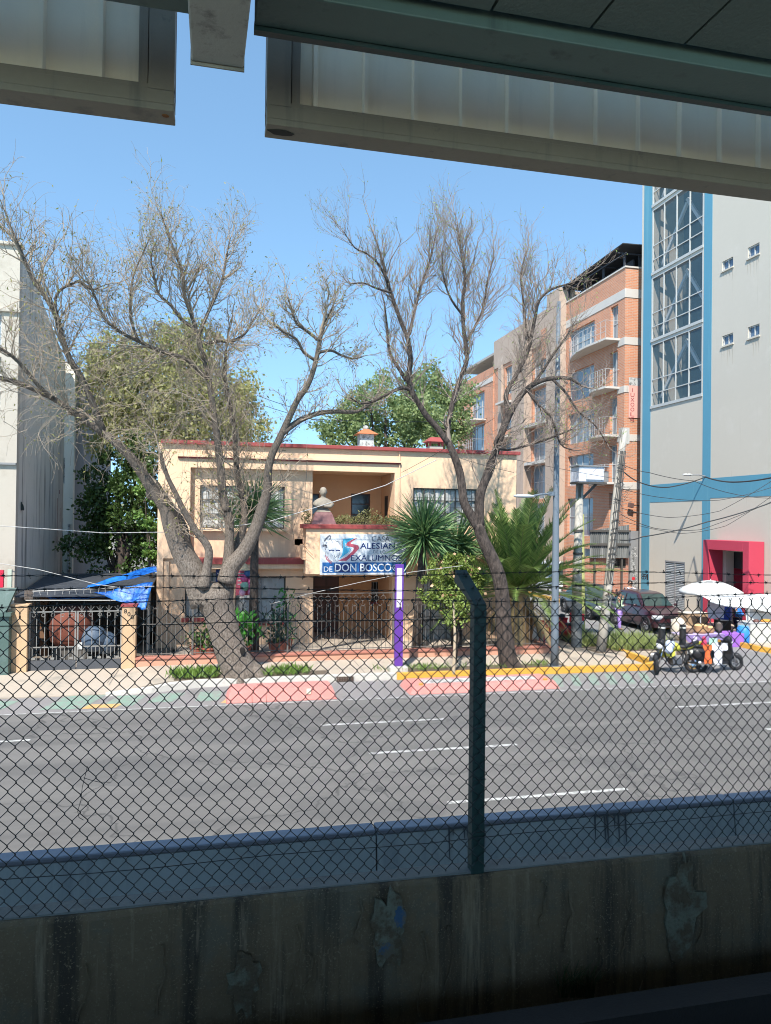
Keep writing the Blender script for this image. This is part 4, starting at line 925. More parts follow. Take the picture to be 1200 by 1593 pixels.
MB().wall(YF, -9, xx, .1, zt, 31.3, 31.6, hol).build('front_wall', M('pale yellow render', (.74, .69, .58), .9, .1, 1, streak=((.55, .5, .42), 2, (.6, .8))), nb)
for h in hol:
    f = frame_mb(*h, 31.36, 31.42, .05, 2, 2).build('window', m_white, nb); MB().quad((h[0], 31.4, h[2]), (h[1], 31.4, h[2]), (h[1], 31.4, h[3]), (h[0], 31.4, h[3])).build('pane', M('greenish pane', (.22, .30, .27), .15), f)
MB().box(xx-.25, xx-.002, 31.602, 42, .1, zt-.2).build('side_wall', M('dark grey render', (.24, .24, .24), .95, .15, .8, streak=((.12, .12, .12), 2, (.6, .75))), nb)  # plain dark grey side wall with darker streaks
MB().tube([(xx-.12, 31.24, aY(104, 815, 31.2).z), (xx-.12, 31.24, .3)], .05, 8).build('downpipe', m_white, nb)
mb = MB(); r = random.Random(14)
for k in range(900):
    p = Vector((xx-.75+r.gauss(0, .16), 31.2+r.gauss(0, .05), r.uniform(.4, 3.7))); leaf(mb, p, rv(r)+Vector((0, -.3, -.3)), .15, .05, r)
m_ivy = leafmat('dark climber leaves', (.02, .045, .012), (.05, .09, .02))
t = thing('climbing_plant', 'dark climber on the foot of the narrow pale building', 'climber', (xx-.75, 31.2, .15)); mb.build('foliage', m_ivy, t, fix=False); MB().tube([(xx-.75, 31.26, .12), (xx-.7, 31.26, 1.8), (xx-.8, 31.26, 3.4)], [.04, .03, .01], 6).build('stem', M('vine bark', (.12, .09, .06)), t)
# dark green kiosk and the red sign box at the left edge
k0, k1 = aY(-40, 980, 22.3).x, aY(14, 980, 22.3).x
kz_ = aY(5, 925, 22.3).z
kk = thing('green_kiosk', 'dark green metal kiosk cut by the left edge', 'kiosk', ((k0+k1)/2, 22.4, .05))
m_kg = M('kiosk green', (.07, .12, .105), .6, .2, 2, .1, 60, stain=((.12, .16, .15), 2)); bevel(MB().box(k0, k1, 22.3, 23.2, .04, kz_-.6).build('body', m_kg, kk), .02)
MB().box(k0-.05, k1+.06, 22.2, 23.3, kz_-.598, kz_-.5).build('counter', m_kg, kk)
MB().loft([[(k0, 22.3, kz_-.498), (k1-.1, 22.3, kz_-.498), (k1-.1, 22.5, kz_-.498), (k0, 22.5, kz_-.498)], [(k0, 22.5, kz_+.15), (k1+.12, 22.5, kz_+.15), (k1+.12, 22.7, kz_+.15), (k0, 22.7, kz_+.15)]]).build('awning_flap', m_kg, kk)
c = aY(2, 900, 23.2); MB().box(c.x-.5, c.x+.05, 23.2, 23.3, aY(2, 914, 23.2).z, aY(2, 887, 23.2).z).build('red_sign', M('red plastic', (.62, .02, .05), .4), kk)
MB().box(c.x+.16, c.x+.27, 23.2, 23.3, aY(14, 914, 23.2).z, aY(14, 886, 23.2).z).build('pale_panel', M('pale green panel', (.42, .46, .37), .6), kk)

# ================================================================ the brick apartment building
m_brick = brickmat('orange brick', (.58, .24, .125), (.50, .19, .095), (.47, .35, .27), .3, .09, .012)
m_band = M('pale concrete band', (.52, .48, .43), .9, .12, 1.2, .1, 50, streak=((.33, .30, .27), 2, (.6, .75)))
m_rough = M('pinkish rough render', (.42, .32, .25), .95, .15, 1, .4, 30, streak=((.28, .21, .16), 1.5, (.58, .75)), stain=((.48, .38, .30), .9))
m_rail2 = M('balcony rail paint', (.45, .44, .42), .5)
bk = thing('brick_apartment_building', 'orange brick apartment building with pale bands and balconies on the side street', 'building', (24, 38, 0))
BX = 22.1; BY = 37.0; ztop = 18.72
def XF(u, v, d): return Vector((d, u, v))          # a facade facing -x: u = y, v = z, d = x
bands = [(17.05, 17.55), (14.42, 14.85), (11.75, 12.12), (9.05, 9.42), (6.35, 6.75)]
floors = [14.85, 12.12, 9.42, 6.75, 3.6]
# front: brick courses between bands
MB().box(BX, 32, BY, BY+.4, 0, ztop).build('front_wall', m_brick, bk)
holes = []; doors = []
tops = [17.05, 14.42, 11.75, 9.05, 6.35]
for z0, zt in zip(floors, tops): holes += [(37.75, 38.55, z0, zt-.15), (40.4, 43.7, z0+.05, zt-.35)]
holes.append((39.6, 42.2, .6, 2.9))
MB().wall(XF, BY+.402, 44.1, 0, ztop, BX, BX+.4, holes).build('side_wall', m_brick, bk)
for a, c in bands: bevel(MB().box(BX-.03, 32, BY-.03, BY+.0-.002, a, c).box(BX-.03, BX-.002, BY-.002, 44.1 if a > 17 else 37.72, a, c).build('band', m_band, bk), .01)
MB().box(BX-.05, 32, BY-.05, BY+.35, ztop+.001, ztop+.09).box(BX-.05, BX+.35, BY+.352, 44.1, ztop+.001, ztop+.09).build('coping', m_band, bk)
m_bglass = M('apartment glass', (.20, .25, .28), .1, .4, .6, spec=.7)
for h in holes:
    nv = 2 if h[1]-h[0] < 1 else 4
    f = MB(); g2 = frame_mb(h[0], h[1], h[2], h[3], .0, .06, .05, nv, 2); f.add(g2, lambda p: (BX+.16+p[1], p[0], p[2]))
    f = f.build('window', m_rail2, bk); MB().quad((BX+.2, h[0], h[2]), (BX+.2, h[1], h[2]), (BX+.2, h[1], h[3]), (BX+.2, h[0], h[3])).build('pane', m_bglass, f)
# balconies with curved slabs
x_r = .014
def balcony(y0, y1, z, dep, lbl=None):
    n = 12; pts = [(BX-.003, y0)]
    for i in range(n+1):
        u = i/n; pts.append((BX-dep*(1-(2*max(0, u-.35)/1.3)**2) if u > .35 else BX-dep*min(1, .9+u*.3), y0+(y1-y0)*u))
    pts.append((BX-.003, y1))
    sl = MB().prism(pts, lambda u, v, d: Vector((u, v, d)), z-.12, z).build('balcony', m_band, bk)
    b = MB(); P = [(max(x, BX-dep+.04) if x < BX-.1 else x-.03, y) for x, y in pts[1:-1]]
    for (x0, ya), (x1, yb) in zip(P, P[1:]):
        for zz in (.35, .65, .98): b.tube([(x0, ya, z+zz), (x1, yb, z+zz)], x_r, 4, False)
        b.tube([(x0, ya, z+.001), (x0, ya, z+.98)], x_r, 4)
    b.tube([(BX-.02, y0+.04, z+.98), (P[0][0], P[0][1]+.02, z+.98)], x_r, 4)
    b.build('balcony_railing', m_rail2, sl)
for i, z in enumerate(floors[:4]): balcony(37.5, 40.6 if i else 43.6, z+.03, 1.0)
# concrete tower, second bay, rough middle, far brick bay
MB().box(BX-.5, BX+.6, 44.102, 46.0, 0, 19.75).build('stair_tower', m_rough, bk)
holes2 = []
for z0, zt in zip([14.2, 11.5, 8.8, 6.1, 3.4], [16.6, 13.9, 11.2, 8.5, 5.8]): holes2 += [(46.8, 49.4, z0, zt), (53.2, 54.7, z0+.2, zt)]
MB().wall(XF, 46.002, 57, 0, 16.9, BX+.1, BX+.5, holes2).build('middle_wall', m_brick, bk); MB().box(BX+.02, BX+.5, 46.002, 57, 16.902, 19.2).build('parapet_wall', m_rough, bk)
for y in (52.2, 55.0): MB().box(BX-.1, BX+.098, y, y+.7, 0, 16.9).build('pilaster', m_rough, bk)
for z in (13.9, 11.2, 8.5, 5.8): MB().box(BX-.6, BX+.098, 52.95, 54.95, z-.25, z-.1).build('ledge', m_band, bk)
MB().box(BX-.04, BX+.098, 46.002, 47.9, 15.8, 17.9).build('brick_panel', m_brick, bk)
MB().box(BX-.5, BX+.098, 49.6, 51.2, 0, 17.4).build('pilaster', m_rough, bk); MB().box(BX-.2, BX+.098, 46.1, 49.5, 14.0, 14.15).box(BX-.5, BX+.098, 46.1, 49.5, 11.2, 11.4).box(BX-.5, BX+.098, 46.1, 49.5, 8.5, 8.7).build('ledge', m_band, bk)
holes3 = []
for z0, zt in zip([13.1, 10.4, 7.7, 5.0], [15.6, 12.9, 10.2, 7.5]): holes3.append((59.0, 62.6, z0, zt))
MB().wall(XF, 57.002, 66, 0, 17.2, BX, BX+.4, holes3).build('far_wall', m_brick, bk)
MB().box(BX-.04, BX-.002, 57.05, 66, 16.0, 16.4).build('band', m_band, bk)
for h in holes2+holes3:
    f = MB(); f.add(frame_mb(h[0], h[1], h[2], h[3], 0, .06, .06, 3, 2), lambda p: (BX+.25+p[1], p[0], p[2])); f = f.build('window', m_rail2, bk)
    MB().quad((BX+.29, h[0], h[2]), (BX+.29, h[1], h[2]), (BX+.29, h[1], h[3]), (BX+.29, h[0], h[3])).build('pane', m_bglass, f)
for z in (13.1, 10.4, 7.7): balcony(58.6, 63.4, z, 1.3)
MB().box(BX+.3, 32, BY+.5, 66, ztop-.4, ztop-.2).build('roof_slab', m_concrete, bk)
MB().box(BX+.602, 31, 44.5, 45.9, ztop-.2, 19.7).build('roof_box', m_rough, bk)
# sheet roof on the roof terrace
m_black = M('dark sheet roof', (.035, .037, .045), .6, .2, 3)
c = MB().loft([[(BX-.3, BY-.2, 19.95), (31, BY-.2, 20.1), (31, BY-.2, 20.15), (BX-.3, BY-.2, 20.0)], [(BX-.3, 44.3, 19.7), (31, 44.3, 19.85), (31, 44.3, 19.9), (BX-.3, 44.3, 19.75)]]).build('terrace_roof', m_black, bk)
b = MB()
for y in (37.3, 39.6, 41.9, 44.0): b.box(BX+.1, BX+.2, y, y+.1, ztop+.1, 19.58).box(BX-.28, 30, y, y+.08, 19.6, 19.66)
for x in (BX+.0, BX+2.5): b.box(x, x+.06, BY, 44.2, 19.52, 19.58)
b.build('roof_post', m_black, c)
MB().box(BX+1.2, 31, BY+.6, BY+.7, ztop, 19.8).box(BX+.9, BX+1.0, BY+.72, 44.0, ztop, 19.5).build('terrace_wall', m_black, bk)
# pink banner and the white block on the front
z0, z1 = aY(985, 650, BY).z, aY(985, 600, BY).z; xb0, xb1 = aY(978, 620, BY).x, aY(998, 620, BY).x
o = MB().box(xb0, xb1+1, BY-.05, BY-.034, z0, z1); o = o.build('wall_banner', M('pink vinyl', (.72, .36, .30), .6, .08, 3), bk)
MB().box(xb0, xb1+1, BY-.052, BY-.034, z1+.002, z1+.45).build('white_panel', m_white, o)
for i, ch_ in enumerate('IUXOOLS'): txt(ch_, lambda u, v, d: Vector((u, BY-.054-d, v)), xb0+(.10 if ch_ != 'I' else .2), xb0+(.34 if ch_ != 'I' else .24), z1-.36-i*.27, z1-.15-i*.27).build('lettering', M('dark red print', (.3, .05, .06)), o)
# grey corrugated hoarding, grille window and painted wall at street level on the brick corner
hb = thing('corrugated_hoarding', 'grey corrugated sheet hoarding on brick wall behind the leaning pole', 'hoarding', (20, 36, 3))
x0, x1, z0, z1 = rect(918, 826, 979, 868, 35.6); n = 60; P = [(x0+(x1-x0)*i/n, 35.6+.03*math.sin(i*2.1)) for i in range(n+1)]
mb = MB()
for (a, y0), (c, y1) in zip(P, P[1:]): mb.quad((a, y0, z0), (c, y1, z0), (c, y1, z1+.15*(a-x0)), (a, y0, z1+.15*(a-x0)))
mb.build('sheet', M('grey zinc', (.13, .135, .13), .6, .2, 2, streak=((.24, .24, .23), 3, (.5, .65))), hb)
MB().box(x0-.05, x1+.05, 35.5, 35.56, (z0+z1)/2-.06, (z0+z1)/2+.06).box(x0-.05, x1+.05, 35.5, 35.56, z1-.05, z1+.05).build('batten', m_frame, hb)
for x in (x0+.3, x1-.4): MB().box(x, x+.08, 35.65, 35.75, 0, z1).build('post', m_frame, hb)
x0, x1, z0, z1 = rect(957, 869, 974, 884, BY)
a = thing('street_wall', 'brick and grey street wall with painted pattern below the hoarding', 'wall', (20, 36, 0))
hx0, hx1 = aY(880, 900, 35.9).x, aY(978, 900, 35.9).x; zz = aY(940, 866, 35.9).z
h = rect(955, 869, 974, 884, 35.9)
MB().wall(YF, hx0, hx1, 0, zz, 35.9, 36.2, [h]).build('wall', brickmat('dusky red brick', (.42, .17, .11), (.36, .13, .08), (.38, .28, .22)), a)
gb = MB(); gb.add(frame_mb(*h, 35.93, 35.99, .04, 8, 6, .025)); gb = gb.build('window', m_frame, a); MB().quad((h[0], 36.05, h[2]), (h[1], 36.05, h[2]), (h[1], 36.05, h[3]), (h[0], 36.05, h[3])).build('pane', m_drk, gb)
p0_, p1_ = aY(980, 900, 35.85).x, aY(998, 900, 35.85).x
zg = aY(985, 826, 35.85).z
pn = MB().box(p0_, p1_, 35.8, 36.1, 0, zg).build('grey_panel', M('grey render', (.22, .22, .22), .9, .2, 2), a)
mb = MB(); r = random.Random(77)
for k in range(240):
    z = r.uniform(.8, zg-.9); x = p0_+.15+r.gauss(0, .09)+(.25*max(0, 1-(z-.8)/1.6))*r.random(); s_ = r.uniform(.03, .08)
    if p0_ < x < p1_-.1: q = rv(r); mb.quad((x, 35.796, z), (x+s_, 35.796, z+s_*r.uniform(-.5, .8)), (x+s_*.4, 35.796, z+s_), (x-s_*.4, 35.796, z+s_*.5))
mb.build('white_paint_pattern', m_white, pn)
q = aY(986, 900, 35.79); MB().ell((q.x, 35.793, q.z), (.1, .003, .1), 8, 6).build('red_paint_spot', M('red spot', (.5, .02, .03)), pn)
# small square lamp on a bracket on the brick front
q = aY(982, 786, BY-.3); t = thing('wall_floodlight', 'small square floodlight on the orange brick front', 'lamp', (q.x, BY-.3, q.z))
bevel(MB().obox(q, (.32, .12, .26), Matrix.Rotation(.2, 3, 'Y')).build('head', M('lamp brown', (.12, .07, .06), .5), t), .02); MB().tube([q, q+Vector((.55, .0, 0)), q+Vector((.6, .3, 0))], .025, 5).build('bracket', m_frame, t)

# ================================================================ the tall beige building
m_beige = M('beige render', (.51, .46, .385), .9, .06, .35, .06, 60, streak=((.42, .375, .305), 3.0, (.62, .8)), stain=((.53, .48, .41), .5))
m_teal = M('teal blue band paint', (.085, .26, .355), .75, .08, 1, .05, 60, streak=((.11, .29, .37), 2, (.55, .7)))
m_magenta = M('magenta portal paint', (.46, .04, .075), .7, .08, 1.2, .05, 60)
TX = 22.0
tb = thing('tall_beige_building', 'tall beige building with teal bands, stair glazing and magenta doorway', 'building', (30, 30, 0))
YE = 35.03; wy0, wy1 = 30.12, 34.28; rows = [(10.56, 13.78), (14.02, 17.25), (17.5, 20.8), (21.05, 24.3)]
ys = [(aX(1130, 410, TX), aX(1140, 410, TX)), (aX(1163, 390, TX), aX(1181, 390, TX))]
sm = []
for (p0, q0, p1, q1) in ((1124, 401, 1141, 420), (1164, 379, 1182, 400), (1124, 518, 1141, 538), (1164, 504, 1182, 526)):
    a = aX(p0, (q0+q1)/2+1, TX); c = aX(p1, (q0+q1)/2-3, TX); pm = (p0+p1)/2; sm.append((c.y, a.y, aX(pm, q1-2, TX).z, aX(pm, q0+2, TX).z))
lv = (aX(1066, 900, TX).y, aX(1035, 900, TX).y, .1, aX(1050, 873, TX).z)
dy0, dy1 = aX(1182, 900, TX-.5).y, aX(1124, 900, TX-.5).y; dz = aX(1150, 855, TX-.4).z
sh = [(wy0, wy1, a, c) for a, c in rows]+sm+[lv, (26.6, 28.4, 0.0, 3.3)]
MB().wall(XF, 21.5, YE, 0, 27, TX, TX+.4, sh).build('side_wall', m_beige, tb)
MB().box(TX+.002, 45, 21.4, 21.498, 0, 27).build('front_wall', m_beige, tb); MB().box(TX+.002, 45, YE+.002, YE+.2, 0, 27).build('rear_wall', m_beige, tb); MB().box(TX+.002, 45, 21.5, YE, 27.001, 27.2).build('roof_slab', m_concrete, tb)
# teal bands painted on the render, 4 mm proud; butted end to end
def band(ya, yb, za, zb): return MB().box(TX-.012, TX-.001, ya, yb, za, zb)
vy0, vy1 = aX(1107, 600, TX).y, aX(1094.5, 600, TX).y
hz0, hz1 = aX(1106, 775, TX).z, aX(1106, 744, TX).z
vb = MB()
band(vy0, vy1, 0, 27).build('teal_band', m_teal, tb); band(34.3, YE, 0, 27).build('teal_band', m_teal, tb)
band(21.5, vy0-.001, hz0, hz1).build('teal_band', m_teal, tb); band(vy1+.001, 34.299, hz0-.1, hz1-.1).build('teal_band', m_teal, tb)
m_stairglass = M('teal grey stair glass', (.045, .075, .095), .12, .35, .4, spec=.6)
m_mull = M('white mullions', (.44, .44, .42), .6)
for a, c in rows:
    h_ = c-a; b = MB(); x0, x1 = TX-.005, TX+.06
    b.box(x0, x1, wy0, wy0+.07, a, c).box(x0, x1, wy1-.07, wy1, a, c).box(x0-.05, x1, wy0-.02, wy1, a-.14, a-.001).box(x0, x1, wy0+.07, wy1-.07, c-.07, c)
    for i in (1, 2, 3): y = wy0+(wy1-wy0)*i/4; b.box(x0, x1-.01, y-.024, y+.024, a, c-.07)
    for q in (.2, .42): b.box(x0+.01, x1-.02, wy0+.07, wy1-.07, a+h_*q-.024, a+h_*q+.024)
    f = b.build('stair_window', m_mull, tb)
    MB().quad((TX+.05, wy0, a), (TX+.05, wy1, a), (TX+.05, wy1, c), (TX+.05, wy0, c)).build('pane', glassmat('stair glass', (.06, .12, .15), .42), f)
    d = MB()
    for (ya, yb) in ((wy0, (wy0+wy1)/2), ((wy0+wy1)/2, wy1)):
        d.bar((TX+.6, ya, a+.2), (TX+.6, yb, c-.2), .12, .16) if ya == wy0 else d.bar((TX+.6, ya, c-.4), (TX+.6, yb, a+.5), .12, .16)
    d.build('stair_brace', M('grey brace steel', (.75, .75, .75), .6), f)
MB().box(TX+2.2, TX+2.3, wy0-.5, wy1+.5, 10, 26).build('stair_back_wall', M('stair wall', (.16, .19, .21), .9), tb)
for h in sm:
    f = MB().add(frame_mb(*h, 0, .06, .05, 2, 1), lambda p: (TX+.05+p[1], p[0], p[2])).build('window', m_white, tb)
    MB().quad((TX+.1, h[0], h[2]), (TX+.1, h[1], h[2]), (TX+.1, h[1], h[3]), (TX+.1, h[0], h[3])).build('pane', M('small blue pane', (.10, .15, .22), .1), f); MB().box(TX-.06, TX-.001, h[0]-.05, h[1]+.05, h[2]-.07, h[2]-.002).build('sill', m_beige, f)
for k, h in enumerate(sm):
    r = random.Random(k+50); po_ = [(h[0]-.02, h[2]-.07)]; y = h[0]
    while y < h[1]:
        po_ += [(y, h[2]-.12), (y+.02, h[2]-.12-r.uniform(.1, .9)), (y+.05, h[2]-.12-r.uniform(.05, .3))]; y += r.uniform(.1, .22)
    po_.append((h[1]+.02, h[2]-.07)); MB().prism(po_, lambda u, v, d: Vector((d, u, v)), TX-.004, TX+.01).build('rain_streak', M('rain streak stain', (.40, .355, .29), .9, .1, 4), tb)
b = MB(); b.box(TX+.0, TX+.06, lv[0], lv[0]+.06, lv[2], lv[3]).box(TX, TX+.06, lv[1]-.06, lv[1], lv[2], lv[3]).box(TX, TX+.06, (lv[0]+lv[1])/2-.04, (lv[0]+lv[1])/2+.04, lv[2], lv[3]).box(TX-.01, TX+.06, lv[0], lv[1], lv[3]-.08, lv[3]-.001)
ld = b.build('louvre_door', m_grey, tb); b = MB(); z = lv[2]+.05
while z < lv[3]-.1: b.quad((TX+.07, lv[0]+.06, z+.09), (TX+.07, lv[1]-.06, z+.09), (TX+.005, lv[1]-.06, z+.03), (TX+.005, lv[0]+.06, z+.03)); z += .085
b.build('louvres', M('grey louvres', (.46, .46, .45), .5), ld); MB().box(TX+.1, TX+.12, lv[0], lv[1], lv[2], lv[3]).build('backing', m_drk, ld)
# the magenta portal stands out from the wall
po = MB(); D = .75; th = .36; y0, y1 = 26.05, 28.95; zt = aX(1150, 842, TX-D).z
po.box(TX-D, TX-.014, y0, y0+th, 0, zt).box(TX-D, TX-.014, y1-th, y1, 0, zt).box(TX-D, TX-.014, y0+th, y1-th, zt-.42, zt)
po = po.build('portal', m_magenta, tb); bevel(po, .01)
MB().wall(XF, y0+th, y1-th, 0, zt-.42, TX+.9, TX+1.0, [(27.0, 27.5, 0, 2.6)]).build('inner_wall', m_magenta, po); MB().box(TX+.402, TX+.899, y0+th-.1, y0+th-.002, 0, zt-.4).box(TX+.402, TX+.899, y1-th+.002, y1-th+.1, 0, zt-.4).build('reveal', m_magenta, po)
MB().box(TX+.5, TX+.58, y0+th, y1-th, zt-1.25, zt-.43).build('roller_shutter', M('dark shutter', (.05, .05, .055), .6), po); MB().box(TX+.95, TX+.98, 26.4, 27.52, 0, 2.65).build('door', M('black door', (.015, .012, .02), .4), po)
for i, c in enumerate('891'):
    yy = aX(1000.5+i*3.6, 897, TX-.016).y; zz = aX(1003, 897, TX).z
    txt(c, lambda u, v, d: Vector((TX-.014-d, 2*yy-u-.0, v)), yy-(.13 if c != '1' else .07), yy+(.13 if c != '1' else .07), zz-.16, zz+.16, .0).build('number', M('black number', (.015, .015, .02)), tb)
# street lamp fixed to the beige wall (its shadow falls down the wall)
q = aX(1098, 741, TX); t = thing('wall_lamp', 'small street lamp on a short arm on the teal band of the beige building', 'lamp', q)
MB().tube([q, q+Vector((-.35, 0, .06)), q+Vector((-.75, -.02, .05))], .03, 6).build('arm', m_grey, t); MB().ell(q+Vector((-.95, -.02, .05)), (.28, .1, .06), 10, 6).build('head', m_white, t, smooth=True)
# pieces of the far street end: pale building and wall behind the cars
eb = thing('far_street_building', 'pale low buildings closing the side street behind the parked cars', 'building', (16, 70, 0))
MB().box(11.2, 22, 72, 73, 0, 7.5).build('wall', m_cream, eb)
for i in range(3): 
    f = MB().box(12.4+i*3, 13.6+i*3, 71.95, 71.998, 3.8, 5.4).build('window', m_drk, eb)
sh_ = thing('street_shop_wall', 'white painted shop front with shutter beyond the parked grey car', 'shop front', (15.5, 48, 0))
MB().box(13.9, 22.0, 52.0, 52.3, 0, 5.2).build('wall', m_white, sh_); MB().box(15.0, 17.4, 51.92, 51.998, .1, 3.2).build('shutter', M('dark slats', (.07, .075, .07), .7), sh_); MB().box(18.3, 20.5, 51.93, 51.998, .1, 2.8).build('shutter', M('grey slats', (.25, .27, .26), .7), sh_)
MB().box(13.9, 22.0, 51.4, 51.92, 3.5, 3.9).build('sign_board', M('plain red board', (.4, .05, .05)), sh_)
# low house wall behind the palm on the side street
# ================================================================ trees
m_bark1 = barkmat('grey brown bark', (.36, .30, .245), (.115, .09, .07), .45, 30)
t_ = m_bark1.node_tree; b_ = t_.nodes['Principled BSDF']; c_ = b_.inputs['Base Color'].links[0].from_socket     # bark tone blends from paler low down to darker with height
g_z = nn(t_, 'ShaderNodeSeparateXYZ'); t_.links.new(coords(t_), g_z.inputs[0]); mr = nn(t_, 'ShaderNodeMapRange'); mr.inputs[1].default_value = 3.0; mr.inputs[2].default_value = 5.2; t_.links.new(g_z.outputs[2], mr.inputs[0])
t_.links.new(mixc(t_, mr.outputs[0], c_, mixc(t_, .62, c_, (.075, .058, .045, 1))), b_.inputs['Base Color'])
m_bark2 = barkmat('dark grey bark', (.125, .095, .078), (.025, .019, .016), .35, 14)
m_twig1 = M('pale dry twigs', (.34, .27, .20), .9, .25, 3)
m_twig2 = M('reddish grey twigs', (.26, .20, .16), .9, .25, 3)
m_lf1 = leafmat('yellow green sparse leaves', (.17, .20, .045), (.36, .30, .10), trans=.35)
m_lf2 = leafmat('fresh light green leaves', (.20, .30, .06), (.32, .40, .12), trans=.4)
def tree(name, label, Y, trunk, limbs, seed, bark, twig, leafm, droop, upw, cfg, group=None):
    r = random.Random(seed); base = aY(trunk[0][0], trunk[0][1], Y); t = thing(name, label, 'tree', (base.x, Y, .1), group=group)
    tk = MB(); tw = MB(); lv = MB()
    P, Q = limb(trunk, Y, Y); tk.tube(P, Q, 14)
    # root flare
    for k in range(6):
        a = k*1.05+.3; d = Vector((math.cos(a), math.sin(a)*.8, 0)); tk.tube([P[0]+Vector((0, 0, .42)), P[0]+d*Q[0]*1.0+Vector((0, 0, .12)), P[0]+d*Q[0]*1.55-Vector((0, 0, .1))], [Q[0]*.5, Q[0]*.36, Q[0]*.12], 7)
    for L_, dy0, dy1, dens, ln in limbs:
        ln *= cfg.get('ln', 1)
        P, Q = limb(L_, Y+dy0, Y+dy1); tk.tube(P, Q, 9 if Q[0] > .07 else 6)
        n = len(P); tot = sum((b-a).length for a, b in zip(P, P[1:])); kk = int(tot*dens*cfg.get('dens', 1))
        for _ in range(kk):
            u = cfg.get('from', .2)+(1-cfg.get('from', .2))*r.random(); i = min(n-2, int(u*(n-1))); q = P[i]+(P[i+1]-P[i])*r.random(); d = (P[i+1]-P[i]).normalized()
            if q.z < cfg.get('zmin', 3.2): continue
            sd = d.cross(rv(r)).normalized()
            g = 2 if r.random() < cfg['big'] else 1
            grow(tw, lv, q, d*.7+sd*r.uniform(.4, 1.1), ln*r.uniform(.6, 1.3)*(1 if g == 2 else .6), min(Q[i]*.5, .022 if g == 2 else .012), g, r, droop, upw, cfg['spread'], cfg['kids'], cfg['leaf'], cfg['lsize'], 4, .6, cfg.get('minr', .0045))
        grow(tw, lv, P[-1], P[-1]-P[-2], ln, Q[-1], 2, r, droop, upw, cfg['spread'], cfg['kids'], cfg['leaf'], cfg['lsize'], 4, .6, cfg.get('minr', .0045))
    return t, tk, tw, lv, bark, twig, leafm
def finish(T):
    t, tk, tw, lv, bark, twig, leafm = T
    o = tk.build('trunk', bark, t, smooth=True); tw.build('crown', twig, t, smooth=True, fix=False)
    if lv.f: lv.build('leaves', leafm, t, fix=False)
    return o
Y1 = 20.75
